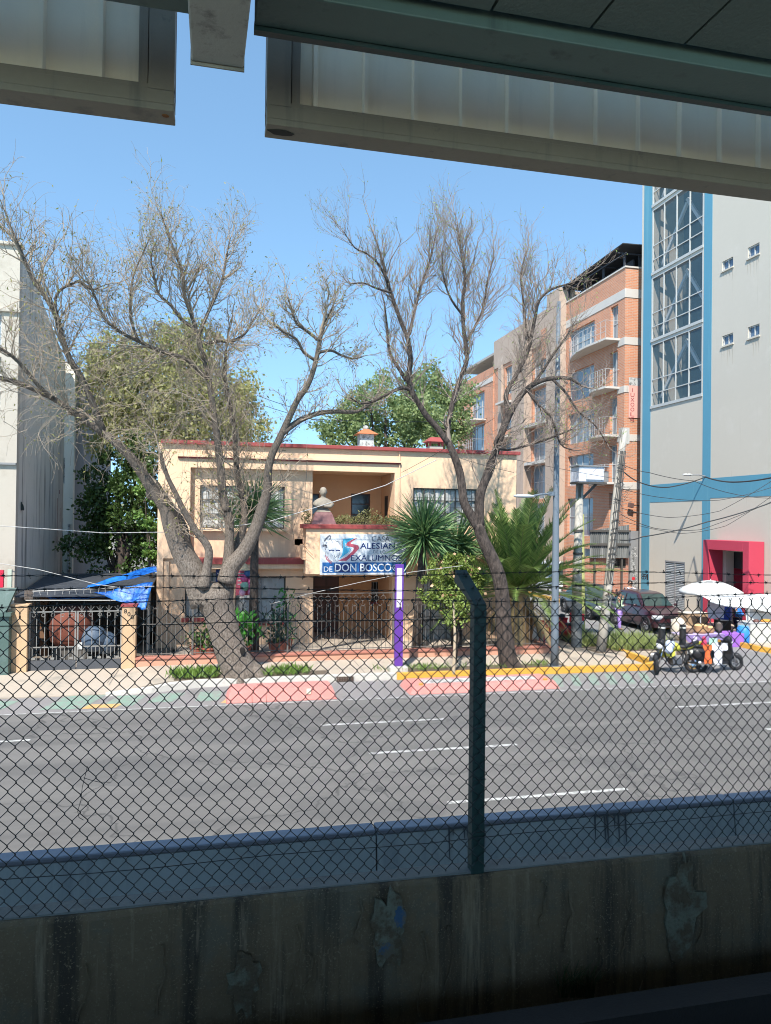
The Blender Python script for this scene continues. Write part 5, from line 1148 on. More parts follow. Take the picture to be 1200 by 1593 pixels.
T1 = tree('bare_tree', 'big bare tree with a leaning many-limbed grey trunk before the house left half', Y1,
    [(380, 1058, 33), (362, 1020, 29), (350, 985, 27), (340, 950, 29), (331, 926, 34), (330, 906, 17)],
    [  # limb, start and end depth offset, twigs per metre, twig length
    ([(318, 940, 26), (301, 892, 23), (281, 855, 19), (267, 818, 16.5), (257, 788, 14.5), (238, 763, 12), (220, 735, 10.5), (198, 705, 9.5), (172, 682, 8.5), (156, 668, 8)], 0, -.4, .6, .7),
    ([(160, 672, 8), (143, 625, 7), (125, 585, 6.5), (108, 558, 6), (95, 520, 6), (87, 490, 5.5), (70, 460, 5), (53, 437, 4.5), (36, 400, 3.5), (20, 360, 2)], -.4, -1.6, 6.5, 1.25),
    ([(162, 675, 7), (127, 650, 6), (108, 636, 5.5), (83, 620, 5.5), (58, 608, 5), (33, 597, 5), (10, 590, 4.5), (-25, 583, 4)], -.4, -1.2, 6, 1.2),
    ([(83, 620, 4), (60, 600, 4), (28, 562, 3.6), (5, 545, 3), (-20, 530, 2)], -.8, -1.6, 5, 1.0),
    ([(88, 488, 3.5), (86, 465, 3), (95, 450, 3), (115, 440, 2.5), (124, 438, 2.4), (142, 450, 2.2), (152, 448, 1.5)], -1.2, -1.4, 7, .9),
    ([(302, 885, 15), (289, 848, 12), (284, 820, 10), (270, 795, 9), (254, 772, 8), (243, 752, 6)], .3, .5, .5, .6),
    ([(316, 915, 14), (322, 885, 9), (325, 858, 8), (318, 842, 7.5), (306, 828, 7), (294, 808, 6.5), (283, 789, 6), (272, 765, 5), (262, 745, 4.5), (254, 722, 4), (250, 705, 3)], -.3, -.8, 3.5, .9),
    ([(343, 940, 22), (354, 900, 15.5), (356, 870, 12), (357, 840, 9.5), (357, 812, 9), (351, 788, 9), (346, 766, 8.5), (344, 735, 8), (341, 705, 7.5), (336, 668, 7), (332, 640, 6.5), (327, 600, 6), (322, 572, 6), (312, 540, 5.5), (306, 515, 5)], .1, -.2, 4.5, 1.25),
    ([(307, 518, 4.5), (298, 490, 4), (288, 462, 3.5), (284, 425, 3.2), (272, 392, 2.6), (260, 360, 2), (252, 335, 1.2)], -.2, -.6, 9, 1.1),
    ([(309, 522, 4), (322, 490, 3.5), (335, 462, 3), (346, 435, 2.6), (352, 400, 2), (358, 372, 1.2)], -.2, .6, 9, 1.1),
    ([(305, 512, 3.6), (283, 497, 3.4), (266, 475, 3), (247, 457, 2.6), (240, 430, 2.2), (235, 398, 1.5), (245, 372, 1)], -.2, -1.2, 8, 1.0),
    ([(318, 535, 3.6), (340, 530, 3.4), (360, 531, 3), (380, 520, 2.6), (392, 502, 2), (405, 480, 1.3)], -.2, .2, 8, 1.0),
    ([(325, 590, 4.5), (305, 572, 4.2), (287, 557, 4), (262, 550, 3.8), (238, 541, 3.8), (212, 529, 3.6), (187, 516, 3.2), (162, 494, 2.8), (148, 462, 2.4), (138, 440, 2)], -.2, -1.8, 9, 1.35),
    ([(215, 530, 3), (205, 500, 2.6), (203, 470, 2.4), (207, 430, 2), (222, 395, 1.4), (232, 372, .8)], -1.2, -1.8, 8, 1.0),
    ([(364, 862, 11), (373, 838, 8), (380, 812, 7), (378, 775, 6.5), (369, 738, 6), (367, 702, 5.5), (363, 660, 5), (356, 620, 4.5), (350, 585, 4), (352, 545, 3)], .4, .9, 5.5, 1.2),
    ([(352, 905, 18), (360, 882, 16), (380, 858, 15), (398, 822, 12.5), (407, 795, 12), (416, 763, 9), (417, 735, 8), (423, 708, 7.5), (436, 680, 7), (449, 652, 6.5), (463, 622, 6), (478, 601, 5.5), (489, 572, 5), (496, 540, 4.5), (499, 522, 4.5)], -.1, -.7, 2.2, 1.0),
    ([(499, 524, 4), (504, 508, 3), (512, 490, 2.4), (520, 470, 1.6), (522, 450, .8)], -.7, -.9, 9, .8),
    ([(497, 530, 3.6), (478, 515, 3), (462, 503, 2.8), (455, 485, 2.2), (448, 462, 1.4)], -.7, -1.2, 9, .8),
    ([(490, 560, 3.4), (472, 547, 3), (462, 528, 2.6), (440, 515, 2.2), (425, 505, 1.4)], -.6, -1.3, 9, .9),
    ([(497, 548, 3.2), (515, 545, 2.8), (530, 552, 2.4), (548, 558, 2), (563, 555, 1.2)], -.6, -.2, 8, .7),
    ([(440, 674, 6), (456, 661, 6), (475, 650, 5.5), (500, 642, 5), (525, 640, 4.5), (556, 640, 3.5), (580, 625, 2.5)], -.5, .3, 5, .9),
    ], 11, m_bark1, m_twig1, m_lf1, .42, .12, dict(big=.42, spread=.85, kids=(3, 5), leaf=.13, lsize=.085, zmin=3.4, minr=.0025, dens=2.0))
# weeping curtains of twigs in front of the gap and the roof edge
r = random.Random(44); t, tk, tw, lv = T1[:4]
for k in range(390):
    px = r.choice((r.gauss(225, 70), r.gauss(320, 45), r.gauss(130, 50), r.gauss(270, 70))); py = r.uniform(500, 690)
    p = aY(px, py, Y1+r.uniform(-1.2, .8)); grow(tw, lv, p, Vector((r.gauss(0, .5), r.gauss(0, .5), r.uniform(-.5, .5))), r.uniform(.7, 1.3), .009, 1, r, .65, -.02, .8, (3, 5), .16, .085, 3, .6, .003)
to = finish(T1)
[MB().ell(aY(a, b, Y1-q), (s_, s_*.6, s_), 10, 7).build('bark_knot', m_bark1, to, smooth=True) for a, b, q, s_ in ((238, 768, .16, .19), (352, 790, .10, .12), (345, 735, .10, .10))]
q = aY(377, 1015, Y1-.33); MB().ell(q, (.09, .05, .15), 10, 7).build('trunk_hollow', M('hollow black', (.012, .01, .008), 1), to, smooth=True)
Y2 = 20.72
T2 = tree('bare_tree', 'bare tree with a dark forked trunk before the palms', Y2,
    [(795, 1046, 19), (788, 1010, 16), (784, 970, 15), (782, 930, 14.5), (776, 895, 14), (764, 865, 13), (751, 838, 12), (744, 815, 11)],
    [
    ([(745, 822, 10), (731, 798, 9.5), (722, 780, 9), (719, 755, 8.5), (715, 732, 8), (706, 706, 7.5), (698, 688, 7)], 0, .2, .2, .6),
    ([(747, 818, 10), (746, 795, 9.5), (748, 768, 9), (756, 745, 8.5), (764, 722, 8), (773, 698, 7.5), (786, 660, 7), (806, 622, 6), (824, 602, 5.5), (850, 590, 4.5), (884, 588, 3.5), (905, 600, 2)], 0, -.6, 3, 1.1),
    ([(698, 690, 6.5), (680, 665, 6), (664, 647, 6), (652, 628, 5.5), (643, 613, 5.5), (636, 590, 5.5), (639, 557, 5), (635, 528, 4.5), (624, 500, 4.2), (612, 466, 3.6), (601, 430, 3), (592, 395, 2), (580, 360, 1.2)], .2, -.4, 8, 1.15),
    ([(637, 520, 3.6), (645, 485, 3), (653, 452, 2.8), (662, 425, 2.4), (671, 398, 1.8), (681, 352, 1)], -.2, .5, 9, 1.0),
    ([(604, 440, 2.6), (590, 412, 2.2), (572, 395, 1.8), (552, 385, 1.4), (535, 360, .8)], -.4, -1, 9, .95),
    ([(608, 455, 2.4), (585, 448, 2), (565, 440, 1.6), (545, 442, 1)], -.4, -1.2, 9, .8),
    ([(632, 592, 4), (622, 575, 3.6), (616, 566, 3.4), (606, 545, 2.8), (602, 505, 2.2), (598, 470, 1.4)], 0, .6, 7, .8),
    ([(641, 608, 4), (628, 603, 3.6), (611, 609, 3.4), (595, 617, 3), (579, 625, 2.6), (560, 627, 2), (545, 618, 1.4)], 0, -.8, 8, .8),
    ([(697, 690, 6), (697, 665, 5.5), (705, 624, 5), (717, 588, 5), (727, 556, 4.5), (722, 516, 4), (720, 470, 3.5), (724, 430, 3), (718, 395, 2.2), (712, 350, 1.2)], .2, .6, 9, 1.15),
    ([(724, 535, 3), (738, 510, 2.6), (752, 480, 2.2), (758, 440, 1.8), (768, 400, 1.2)], .4, 1, 9, 1.05),
    ([(720, 490, 2.6), (702, 465, 2.2), (690, 430, 1.8), (688, 390, 1)], .4, -.2, 9, 1.0),
    ([(790, 655, 5.5), (789, 632, 5), (788, 612, 5), (801, 588, 4.5), (816, 560, 4), (824, 537, 3.8), (832, 498, 3.4), (839, 468, 2.8), (858, 450, 2.4), (888, 440, 1.6), (915, 425, .9)], -.3, -.4, 9, 1.1),
    ([(823, 532, 3), (817, 495, 2.6), (814, 462, 2.2), (811, 425, 1.8), (820, 390, 1)], -.3, .3, 9, 1.05),
    ([(786, 665, 4.5), (770, 690, 3), (790, 700, 2.5), (830, 690, 2.5), (860, 680, 2), (890, 668, 1.4)], -.3, -1, 7, .9),
    ([(830, 598, 3.4), (846, 575, 2.8), (862, 550, 2.4), (880, 525, 1.8), (895, 500, 1)], -.4, -.8, 8, 1.0),
    ([(860, 590, 3), (880, 610, 2.6), (900, 640, 2), (925, 660, 1.6), (945, 690, 1)], -.5, -1.2, 9, .95),
    ([(820, 606, 3), (838, 630, 2.6), (858, 650, 2.2), (872, 690, 1.8), (890, 700, 1)], -.5, -1.2, 9, .95),
    ], 23, m_bark2, m_twig2, m_lf2, .12, .20, dict(big=.42, spread=.72, kids=(3, 5), leaf=.11, lsize=.065, zmin=4.2, minr=.0024, dens=1.7, ln=.88))
r = random.Random(45); t, tk, tw, lv = T2[:4]
for k in range(120):
    p = aY(r.gauss(845, 45), r.gauss(610, 60), Y2+r.uniform(-1.2, .4)); grow(tw, lv, p, rv(r), r.uniform(.6, 1.0), .008, 1, r, .25, .02, .8, (3, 5), .03, .06, 3, .6, .0028)
finish(T2)
# ---- leafy trees behind
m_lfA = leafmat('olive willow leaves', (.30, .31, .11), (.48, .46, .21), trans=.5)
m_lfB = leafmat('mid green leaves', (.18, .25, .095), (.33, .40, .17), trans=.45)
m_lfC = leafmat('dark glossy leaves', (.030, .062, .016), (.09, .15, .035), .4, .3)
def leafy(name, label, Y, base_px, blobs, n, size, mat, seed, droop=0, trunk=.22, ztr=None):
    c = aY(*base_px, Y); r = random.Random(seed); t = thing(name, label, 'tree', (c.x, Y, .1), group=None)
    bl = [((lambda p: (p.x, Y+dy, p.z))(aY(px, py, Y)), (rx, ry, rz)) for px, py, dy, rx, ry, rz in blobs]
    tk = MB(); top = bl[0][0]
    tk.tube([(c.x, Y, 0), (c.x+.15, Y, top[2]*.35), (top[0]*.4+c.x*.6, Y, top[2]*.6), (top[0], top[1], top[2])], [trunk, trunk*.8, trunk*.6, trunk*.2], 9)
    for p, _ in bl[1:]: a = Vector((c.x, Y, top[2]*.45)); tk.tube([a, (a+Vector(p))/2+Vector((0, 0, -.2)), p], [trunk*.5, trunk*.35, trunk*.08], 7)
    tk.build('trunk', m_bark2, t, smooth=True); cloud(MB_ := MB(), bl, n, size, r, droop); MB_.build('crown', mat, t, fix=False); return t
leafy('willow_like_tree', 'olive green drooping tree crown rising behind the left house corner', 31, (250, 900), [(255, 590, 0, 2.6, 1.8, 2.4), (200, 640, .4, 1.9, 1.5, 2.2), (320, 630, -.3, 2.1, 1.6, 2.3), (365, 660, .2, 1.5, 1.3, 1.8), (160, 600, .6, 1.2, 1.1, 1.9), (275, 670, 0, 2.4, 1.6, 1.4), (290, 540, 0, 1.4, 1.2, 1.2), (190, 560, .2, 1.2, 1.1, 1.1)], 30000, .17, m_lfA, 3, .25)
leafy('broadleaf_tree', 'green tree crown behind the house roof, left of the forked trunk', 37, (600, 900), [(600, 635, 0, 2.5, 1.8, 1.7), (545, 662, .3, 1.6, 1.4, 1.3), (640, 650, 0, 2.2, 1.6, 1.6), (575, 612, .2, 1.1, 1.1, .9), (520, 675, 0, 1.2, 1.1, 1.0), (590, 685, 0, 2.2, 1.2, .9), (650, 680, 0, 1.8, 1.2, .9)], 12000, .19, m_lfB, 5)
leafy('broadleaf_tree', 'taller green tree crown behind the roof beside the far brick balconies', 40, (690, 900), [(690, 618, 0, 2.1, 1.7, 1.9), (675, 650, .3, 2.4, 1.7, 1.8), (705, 660, 0, 1.5, 1.4, 1.6), (660, 602, 0, 1.3, 1.2, 1.0), (715, 605, .4, .9, .9, 1.0)], 8000, .20, m_lfB, 6)
leafy('dark_ficus_tree', 'dense dark glossy tree filling the gap above the blue tarpaulin', 28.5, (185, 980), [(190, 800, 0, 1.5, 1.2, 1.6), (160, 850, .2, 1.3, 1.1, 1.2), (220, 770, -.2, 1.1, 1, 1.4), (210, 850, .1, 1.1, 1, 1.2), (150, 770, .4, 1.0, 1, 1.3), (215, 710, .2, 1.0, .9, 1.0), (180, 730, 0, .9, .8, .9)], 12000, .15, m_lfC, 8)
leafy('shrubby_tree', 'lighter yellow green bush at the house corner above the tarpaulin', 26.8, (235, 980), [(232, 820, 0, .55, .5, .75), (225, 770, .1, .5, .5, .6), (238, 860, 0, .4, .4, .5)], 1700, .13, leafmat('light ficus leaves', (.08, .17, .03), (.18, .30, .07)), 9, trunk=.08)
# street shrub with yellow green leaves in the kerb bed, and the thin staked sapling
t_ = leafy('flowering_bush', 'yellow green leafy bush behind the green fence post, before the railing', 21.6, (707, 1020), [(708, 905, 0, .75, .6, .8), (680, 890, .1, .45, .4, .5), (735, 890, .1, .55, .45, .6), (705, 950, 0, .5, .45, .55), (725, 935, 0, .45, .4, .5), (690, 925, 0, .5, .4, .5), (745, 905, 0, .4, .4, .5), (715, 870, 0, .5, .4, .4), (672, 925, .1, .4, .35, .55), (735, 960, 0, .35, .3, .4)], 9500, .085, leafmat('bush leaves', (.11, .18, .03), (.29, .34, .08)), 12, trunk=.045)
r = random.Random(5); fl = MB()
for _ in range(60):
    p = aY(r.gauss(712, 22), r.gauss(905, 26), 21.6+r.uniform(-.5, .2)); leaf(fl, p, rv(r), .12, .05, r)
fl.build('dry_blossom', leafmat('dry blossom', (.45, .25, .14), (.60, .42, .25)), t_, fix=False)
b = aZ(706, 1046, .15); t = thing('young_sapling', 'thin pale sapling stem in the kerb bed left of the forked tree', 'tree', (b.x, b.y, .1)); MB().tube([(b.x, b.y, .1), (b.x+.03, b.y, 1.2), (b.x-.02, b.y+.05, 2.2)], [.05, .04, .025], 8).build('trunk', M('pale stem', (.45, .36, .25), .9, .2, 6), t)
mb = MB(); r = random.Random(6)
for k in range(220): leaf(mb, Vector((b.x+r.gauss(0, .25), b.y+r.gauss(0, .2), r.uniform(1.5, 2.6))), rv(r), .1, .03, r)
mb.build('crown', m_lf2, t, fix=False)
# ---- palms and yuccas
m_palm = leafmat('palm leaflets', (.065, .125, .03), (.23, .33, .085), .4, .25); m_yuc = leafmat('yucca blades', (.07, .16, .06), (.25, .36, .15), .4, .2)
m_skirt = M('dry palm fibre', (.24, .16, .08), .95, .35, 6)
def sword(mb, p, d, l, wd, r, bend):
    d = d.normalized(); sd = (d.cross(Vector((0, 0, 1)))+d.cross(rv(r))*.8).normalized(); n = 4; A = []
    for k in range(n+1):
        u = k/n; A.append((p, wd*(1-u)**.7*(1 if k else .6))); d = (d+Vector((0, 0, -bend/n*u))).normalized(); p = p+d*l/n
    for (a, wa), (c, wc) in zip(A, A[1:]): mb.quad(a-sd*wa, a+sd*wa, c+sd*wc, c-sd*wc)
def yucca(label, px, py, Y, rad, n, seed, zbase, lean=0):
    c = aY(px, py, Y); r = random.Random(seed); t = thing('yucca', label, 'yucca', (c.x-lean, Y, .1), group='yuccas before the house')
    mb = MB()
    for k in range(n):
        a = r.uniform(0, 2*math.pi); e = math.asin(r.uniform(-.75, 1)); d = Vector((math.cos(a)*math.cos(e), math.sin(a)*math.cos(e), math.sin(e)))
        sword(mb, c+d*.12+Vector((0, 0, .15*r.gauss(0, 1))), d, rad*r.uniform(.8, 1.08), .042, r, .14)
    MB().tube([(c.x-lean, Y, .05), (c.x-lean*.6, Y, zbase), (c.x, Y, c.z)], [.2, .14, .12], 9).build('trunk', m_bark2, t, smooth=True)
    mb.build('crown', m_yuc, t, fix=False); return t
yucca('yucca with stiff narrow blades between the leaning tree limbs and the upper window', 397, 795, 23.9, 1.2, 330, 1, 2.2)
yucca('large round yucca head covering the right end of the hanging sign', 660, 832, 23.9, 1.36, 560, 2, 2.2, .2)
yucca('smaller yucca head low behind the large one, right of it', 712, 850, 24.4, 1.15, 300, 3, 2.0)
def frond(mb, rc, p, d, l, r, bend, lw=.5):
    n = 16; pts = [p.copy()]; d = d.normalized()
    for k in range(n): d = (d+Vector((0, 0, -bend/n*(.3+1.6*k/n)))).normalized(); pts.append(pts[-1]+d*l/n)
    rc.tube(pts, [.026*(1-k/(n+3)) for k in range(n+1)], 4, False)
    for k in range(1, n*5):
        u = k/(n*5); i = min(n-1, int(u*n)); q = pts[i]+(pts[i+1]-pts[i])*(u*n-i); t = (pts[i+1]-pts[i]).normalized()
        sd = t.cross(Vector((0, 0, 1))); sd = sd.normalized() if sd.length > .05 else Vector((1, 0, 0)); up_ = sd.cross(t)
        ll = lw*(.35+math.sin(math.pi*min(1, u*1.02))*.75)
        for s_ in (-1, 1):
            e = (t*.85+sd*s_*.75+up_*.28+rv(r, .06)).normalized(); w_ = t*.019; tip = q+e*ll+Vector((0, 0, -.05*ll))
            mb.quad(q-w_, q+w_, q+e*ll*.6+w_*.9, tip)
pc = aY(806, 925, 23.8); pt = thing('date_palm', 'large feather palm behind the dark forked trunk', 'palm', (pc.x, 23.8, .1))
lf = MB(); rc = MB(); r = random.Random(10)
for k in range(74):
    a = k*2.39996; e = 1.44-1.5*(k/74)**1.15; d = Vector((math.cos(a)*math.cos(e), math.sin(a)*math.cos(e), math.sin(e)))
    frond(lf, rc, pc+Vector((math.cos(a)*.15, math.sin(a)*.15, .3*r.random())), d, r.uniform(2.9, 3.9), r, r.uniform(.5, 1.0))
dl = MB(); dr_ = MB()
for k in range(16):
    a = k*2.39996+.7; e = r.uniform(-.9, -.25); frond(dl, dr_, pc+Vector((math.cos(a)*.25, math.sin(a)*.25, -.25)), Vector((math.cos(a)*math.cos(e), math.sin(a)*math.cos(e), math.sin(e))), r.uniform(1.2, 2.0), r, r.uniform(.8, 1.4), .3)
dl.build('dead_fronds', leafmat('dead fronds', (.26, .19, .09), (.40, .31, .16)), pt, fix=False)
lf.build('crown', m_palm, pt, fix=False); rc.build('frond_stalks', M('frond stalk', (.18, .20, .07), .6), pt, fix=False)
mb = MB(); mb.lathe([(.42, .1), (.5, .6), (.52, 1.2), (.45, 1.7), (.35, 2.1), (.2, 2.5)], (pc.x, 23.8, 0), 16)
for k in range(90):
    a = r.uniform(0, 6.28); z = r.uniform(.4, 2.2); q = Vector((pc.x+math.cos(a)*.47, 23.8+math.sin(a)*.47, z)); mb.tube([q, q+Vector((math.cos(a)*.1, math.sin(a)*.1, .22))], [.05, .015], 5)
mb.build('trunk', m_skirt, pt)
# agapanthus beds on the corner
m_aga = leafmat('strap leaves', (.20, .26, .08), (.40, .44, .18), .4, .35)
def straps(x0, x1, y0, y1, n, seed):
    r = random.Random(seed); mb = MB(); sp_ = [(r.uniform(x0, x1), r.uniform(y0, y1)) for _ in range(n//22)]
    for k in range(n):
        c = r.choice(sp_); a = r.uniform(0, 6.28); e = r.uniform(.7, 1.5); sword(mb, Vector((c[0]+r.gauss(0, .06), c[1]+r.gauss(0, .06), .15)), Vector((math.cos(a)*math.cos(e), math.sin(a)*math.cos(e), math.sin(e))), r.uniform(.32, .62), .020, r, 1.3)
    return struct(mb.build('strap_leaf_bed', m_aga, fix=False), 'stuff')
straps(12.55, 13.3, 23.6, 25.4, 800, 1); straps(13.3, 15.3, 22.7, 24.2, 1300, 2)
struct(kerb([(12.4, 23.3, 0), (13.1, 22.35, 0), (15.4, 22.35, 0), (15.9, 22.9, 0), (15.9, 24.5, 0), (15.2, 25.2, 0), (12.4, 26.0, 0)], m_walk, .12, .16).build('bed_kerb', m_walk))
struct(MB().box(12.45, 15.85, 22.4, 25.3, -.02, .158).build('corner_bed', m_soil))

# ================================================================ poles, lamp, cables
m_pole = M('grey blue pole paint', (.14, .17, .20), .5, .12, 2, .05, 60)
m_cpole = M('pale concrete pole', (.42, .39, .34), .9, .15, 3, .3, 40, streak=((.26, .24, .21), 6, (.55, .7)))
lp = aZ(863, 1037, .15); LY = lp.y; lt = thing('street_light', 'tall blue grey tapered street light in the kerb bed right of the forked tree', 'street light', lp)
z1 = aY(858, 468, LY).z
MB().tube([lp+Vector((0, 0, -.02)), lp+Vector((0, 0, 1)), Vector((lp.x, LY, z1*.6)), Vector((lp.x+.02, LY, z1))], [.125, .115, .085, .06], 12).build('pole', m_pole, lt, smooth=True)
q0, q1 = aY(858, 768, LY), aY(826, 772, LY); a = MB().tube([q0, (q0+q1)/2+Vector((0, 0, .02)), q1], .03, 8).build('arm', m_pole, lt)
b = MB(); b.ell(q1+Vector((-.22, -.02, .0)), (.36, .12, .06), 12, 6); b.build('lamp_head', M('lamp shell', (.45, .48, .5), .4), a, smooth=True); MB().tube([q0+Vector((0, 0, -.06)), q0+Vector((0, 0, .06))], .11, 12).build('clamp', m_pole, lt)
MB().box(lp.x-.17, lp.x+.17, LY-.17, LY+.17, .14, .19).build('base_plate', m_pole, lt)
c2 = aZ(897, 1006, .15); t = thing('concrete_pole', 'straight pale concrete pole carrying the white metal box', 'utility pole', c2)
z1 = aY(905, 742, c2.y).z; MB().tube([c2-Vector((0, 0, .05)), Vector((c2.x, c2.y, 2.4)), Vector((c2.x+.08, c2.y, z1))], [.175, .16, .125], 14).build('shaft', m_cpole, t, smooth=True); b = MB()
for z in (2.3, 3.4, 4.2): b.tube([(c2.x+.03, c2.y, z-.04), (c2.x+.03, c2.y, z+.04)], .175, 14)
b.build('band', m_frame, t); MB().tube([Vector((c2.x, c2.y-.005, 0.13)), Vector((c2.x, c2.y-.005, 1.75))], .182, 14).build('painted_base', M('grey painted base', (.19, .205, .21), .8, .2, 3), t)
x0, x1, z0, z1b = rect(895, 727, 938, 753, c2.y-.2)
bx_ = thing('white_metal_box', 'white louvred metal equipment box on brackets up the concrete pole', 'equipment box', ((x0+x1)/2, c2.y-.2, z0)); m_wb = M('white enamel', (.60, .61, .66), .45, .06, 2)
bevel(MB().box(x0, x1-.12, c2.y-.5, c2.y+.1, z0+.06, z1b).build('case', m_wb, bx_), .02); MB().box(x0+.25, x1-.16, c2.y-.56, c2.y-.502, z0+.14, z0+.34).build('front_hood', m_wb, bx_); MB().box(x1-.115, x1+.1, c2.y-.42, c2.y+.02, z0+.08, z1b-.14).build('side_case', m_grey, bx_)
MB().box(x0-.06, x1+.05, c2.y-.55, c2.y+.14, z1b+.001, z1b+.045).build('lid', m_grey, bx_); b = MB().box(x0-.05, x1+.0, c2.y-.5, c2.y+.1, z0, z0+.058); b.bar((x0+.2, c2.y-.2, z0), (c2.x+.05, c2.y, z0-.75), .09); b.bar((x1-.25, c2.y-.2, z0), (c2.x+.12, c2.y, z0-.55), .09); b.build('bracket', m_frame, bx_)
b3 = aZ(935, 1013, .15); top = aY(971, 668, b3.y+.3); t = thing('leaning_utility_pole', 'leaning pale pole wrapped with cable bundles, left of the parked maroon car', 'utility pole', b3)
P = [b3+(top-b3)*u+Vector((.03*math.sin(u*7), 0, 0)) for u in (-.01, .15, .3, .45, .6, .75, .9, 1)]
MB().tube(P, [.17, .155, .145, .135, .128, .12, .115, .11], 10).build('shaft', m_cpole, t, smooth=True)
MB().box(top.x-.14, top.x+.16, top.y-.1, top.y+.1, top.z-.5, top.z+.05).build('head_block', m_cpole, t); r = random.Random(4); b = MB()
for i in range(26):
    u = r.uniform(.38, .86); p = b3+(top-b3)*u; b.tube([p+Vector((-.16, -.1, r.gauss(0, .05))), p+Vector((0, -.17, r.gauss(0, .08))), p+Vector((.17, -.1, r.gauss(0, .05)))], .012, 4)
for i in range(5):
    o_ = Vector((r.uniform(-.14, .14), -.14, 0)); b.tube([b3+(top-b3)*u+o_+Vector((r.gauss(0, .02), 0, 0)) for u in (.3, .45, .6, .75, .9)], .016, 4)
for i in range(7):
    p = b3+(top-b3)*r.uniform(.6, .75); b.tube([p+Vector((.1, -.1, 0)), p+Vector((.3+r.random()*.2, -.15, r.gauss(.05, .1))), p+Vector((.2, -.1, -.2))], .009, 4)
b.build('cable_bundle', m_frame, t)
p = b3+(top-b3)*.245; mb = MB(); r = random.Random(6)
for k in range(46): leaf(mb, p+Vector((-.1+r.random()*.55, -.2+r.gauss(0, .03), r.gauss(.06, .05)+.12*r.random())), rv(r), .1, .03, r)
mb.build('dry_sprig', M('dry sprig', (.07, .04, .035), .9), t)
p9 = aZ(909, 985, .0); t = thing('yellow_pipe_post', 'thin yellow green post standing behind the concrete pole', 'post', (p9.x, 28, 0)); q = aY(908, 945, 28); MB().tube([(q.x, 28, 0), (q.x-.1, 28, aY(906, 800, 28).z)], .085, 8).build('shaft', M('yellow green paint', (.42, .42, .16), .7, .15, 3, stain=((.25, .24, .16), 5)), t)
# purple totem
u0, u1 = aY(614.5, 960, 20.65).x, aY(627, 960, 20.65).x; zb, zt = .15, aY(620, 878, 20.65).z
tt = thing('purple_totem', 'slim purple totem sign with a white panel, on a concrete foot by the kerb', 'sign post', ((u0+u1)/2, 20.65, .15)); m_pur = M('purple enamel', (.115, .04, .28), .4, .06, 2)
bevel(MB().box(u0, u1, 20.6, 20.72, .30, zt).build('column', m_pur, tt), .006); MB().box(u0+.03, u1-.05, 20.59, 20.598, aY(620, 945, 20.6).z, zt-.1).build('white_panel', M('lilac white panel', (.55, .50, .62), .5, .04), tt)
bevel(MB().box(u0-.16, u1+.12, 20.46, 20.9, .12, .298).build('foot', m_kwhite, tt), .015)
# cables strung across the street view
m_wcab = M('white cable', (.40, .39, .37), .6); m_bcab = M('black cable', (.03, .03, .03), .6)
def cable(label, pts, rad, mat, sag=.0):
    P = []
    Q = [aY(*p) for p in pts]
    for a, b in zip(Q, Q[1:]):
        for k in range(12): u = k/12; P.append(a+(b-a)*u-Vector((0, 0, sag*4*u*(1-u))))
    P.append(Q[-1]); tag(MB().tube(P, rad, 5).build('overhead_cable', mat, smooth=True, loc=P[0]), label, 'cable', 'overhead cables')
cable('white cable running level from the left building, then rising past the bust', [(-30, 816, 23), (60, 822, 22.6), (160, 829, 22), (250, 828, 21.4), (330, 823, 21), (420, 811, 20.6), (480, 793, 20.6), (600, 755, 20.6), (680, 715, 20.6)], .012, m_wcab)
cable('white cable sloping down from the left edge to the tarpaulin', [(-30, 872, 23.4), (60, 886, 23.2), (150, 909, 22.9), (200, 916, 22.9)], .011, m_wcab)
cable('pale cable rising from the railing to the purple totem top', [(420, 940, 22.5), (480, 924, 22.2), (560, 906, 21.6), (640, 890, 20.8), (720, 880, 20.8)], .009, m_wcab)
for i, (pts, rad) in enumerate((([(972, 735, 23), (1000, 752, 24), (1040, 758, 25), (1098, 742, 28)], .022), ([(1098, 742, 28), (1140, 750, 25), (1210, 741, 23)], .03), ([(965, 840, 23), (1000, 835, 23), (1100, 812, 22.5), (1210, 778, 22)], .022), ([(968, 722, 23), (1010, 735, 24), (1080, 748, 27), (1140, 768, 24), (1210, 775, 23)], .012), ([(966, 800, 23), (1020, 822, 23.5), (1090, 824, 24), (1210, 776, 23)], .011), ([(966, 790, 23), (1040, 805, 23.5), (1120, 795, 24), (1210, 742, 23)], .010), ([(968, 760, 23), (1040, 775, 23.5), (1120, 778, 24), (1210, 755, 23)], .010), ([(967, 810, 23), (1060, 830, 23.5), (1130, 818, 24), (1210, 765, 23)], .009))):
    cable(['black cable looping from the leaning pole to the beige wall lamp', 'thick cable bundle leaving the beige wall lamp to the right', 'straight thick cable rising to the right over the louvre door', 'thin cable crossing below the teal band to the right', 'thin slack cable hanging lowest but one across the beige wall', 'thin cable in mid height across the beige wall rising at the right', 'thin nearly level cable just under the teal band', 'thin slack cable hanging lowest across the beige wall'][i], pts, rad, m_bcab, .05)
for i, (a, b) in enumerate((((455, 650, 22), (720, 655, 22)), ((400, 615, 24), (520, 650, 24)), ((395, 625, 24), (515, 658, 24)))): cable(['thin cable crossing behind the forked trunk above the roof edge', 'upper of two thin cables behind the arching branch', 'lower of two thin cables behind the arching branch'][i], [a, b], .009, m_bcab, .06)
for i, (a, b) in enumerate((((625, 735, 25.2), (770, 650, 21)), ((680, 700, 22), (800, 735, 22)), ((690, 690, 22), (960, 745, 23)))): cable(['thin wire rising over the right window towards the fork', 'thin wire falling from the fork over the house right end', 'thin wire from the fork to the leaning pole'][i], [a, b], .007, m_bcab, .05)
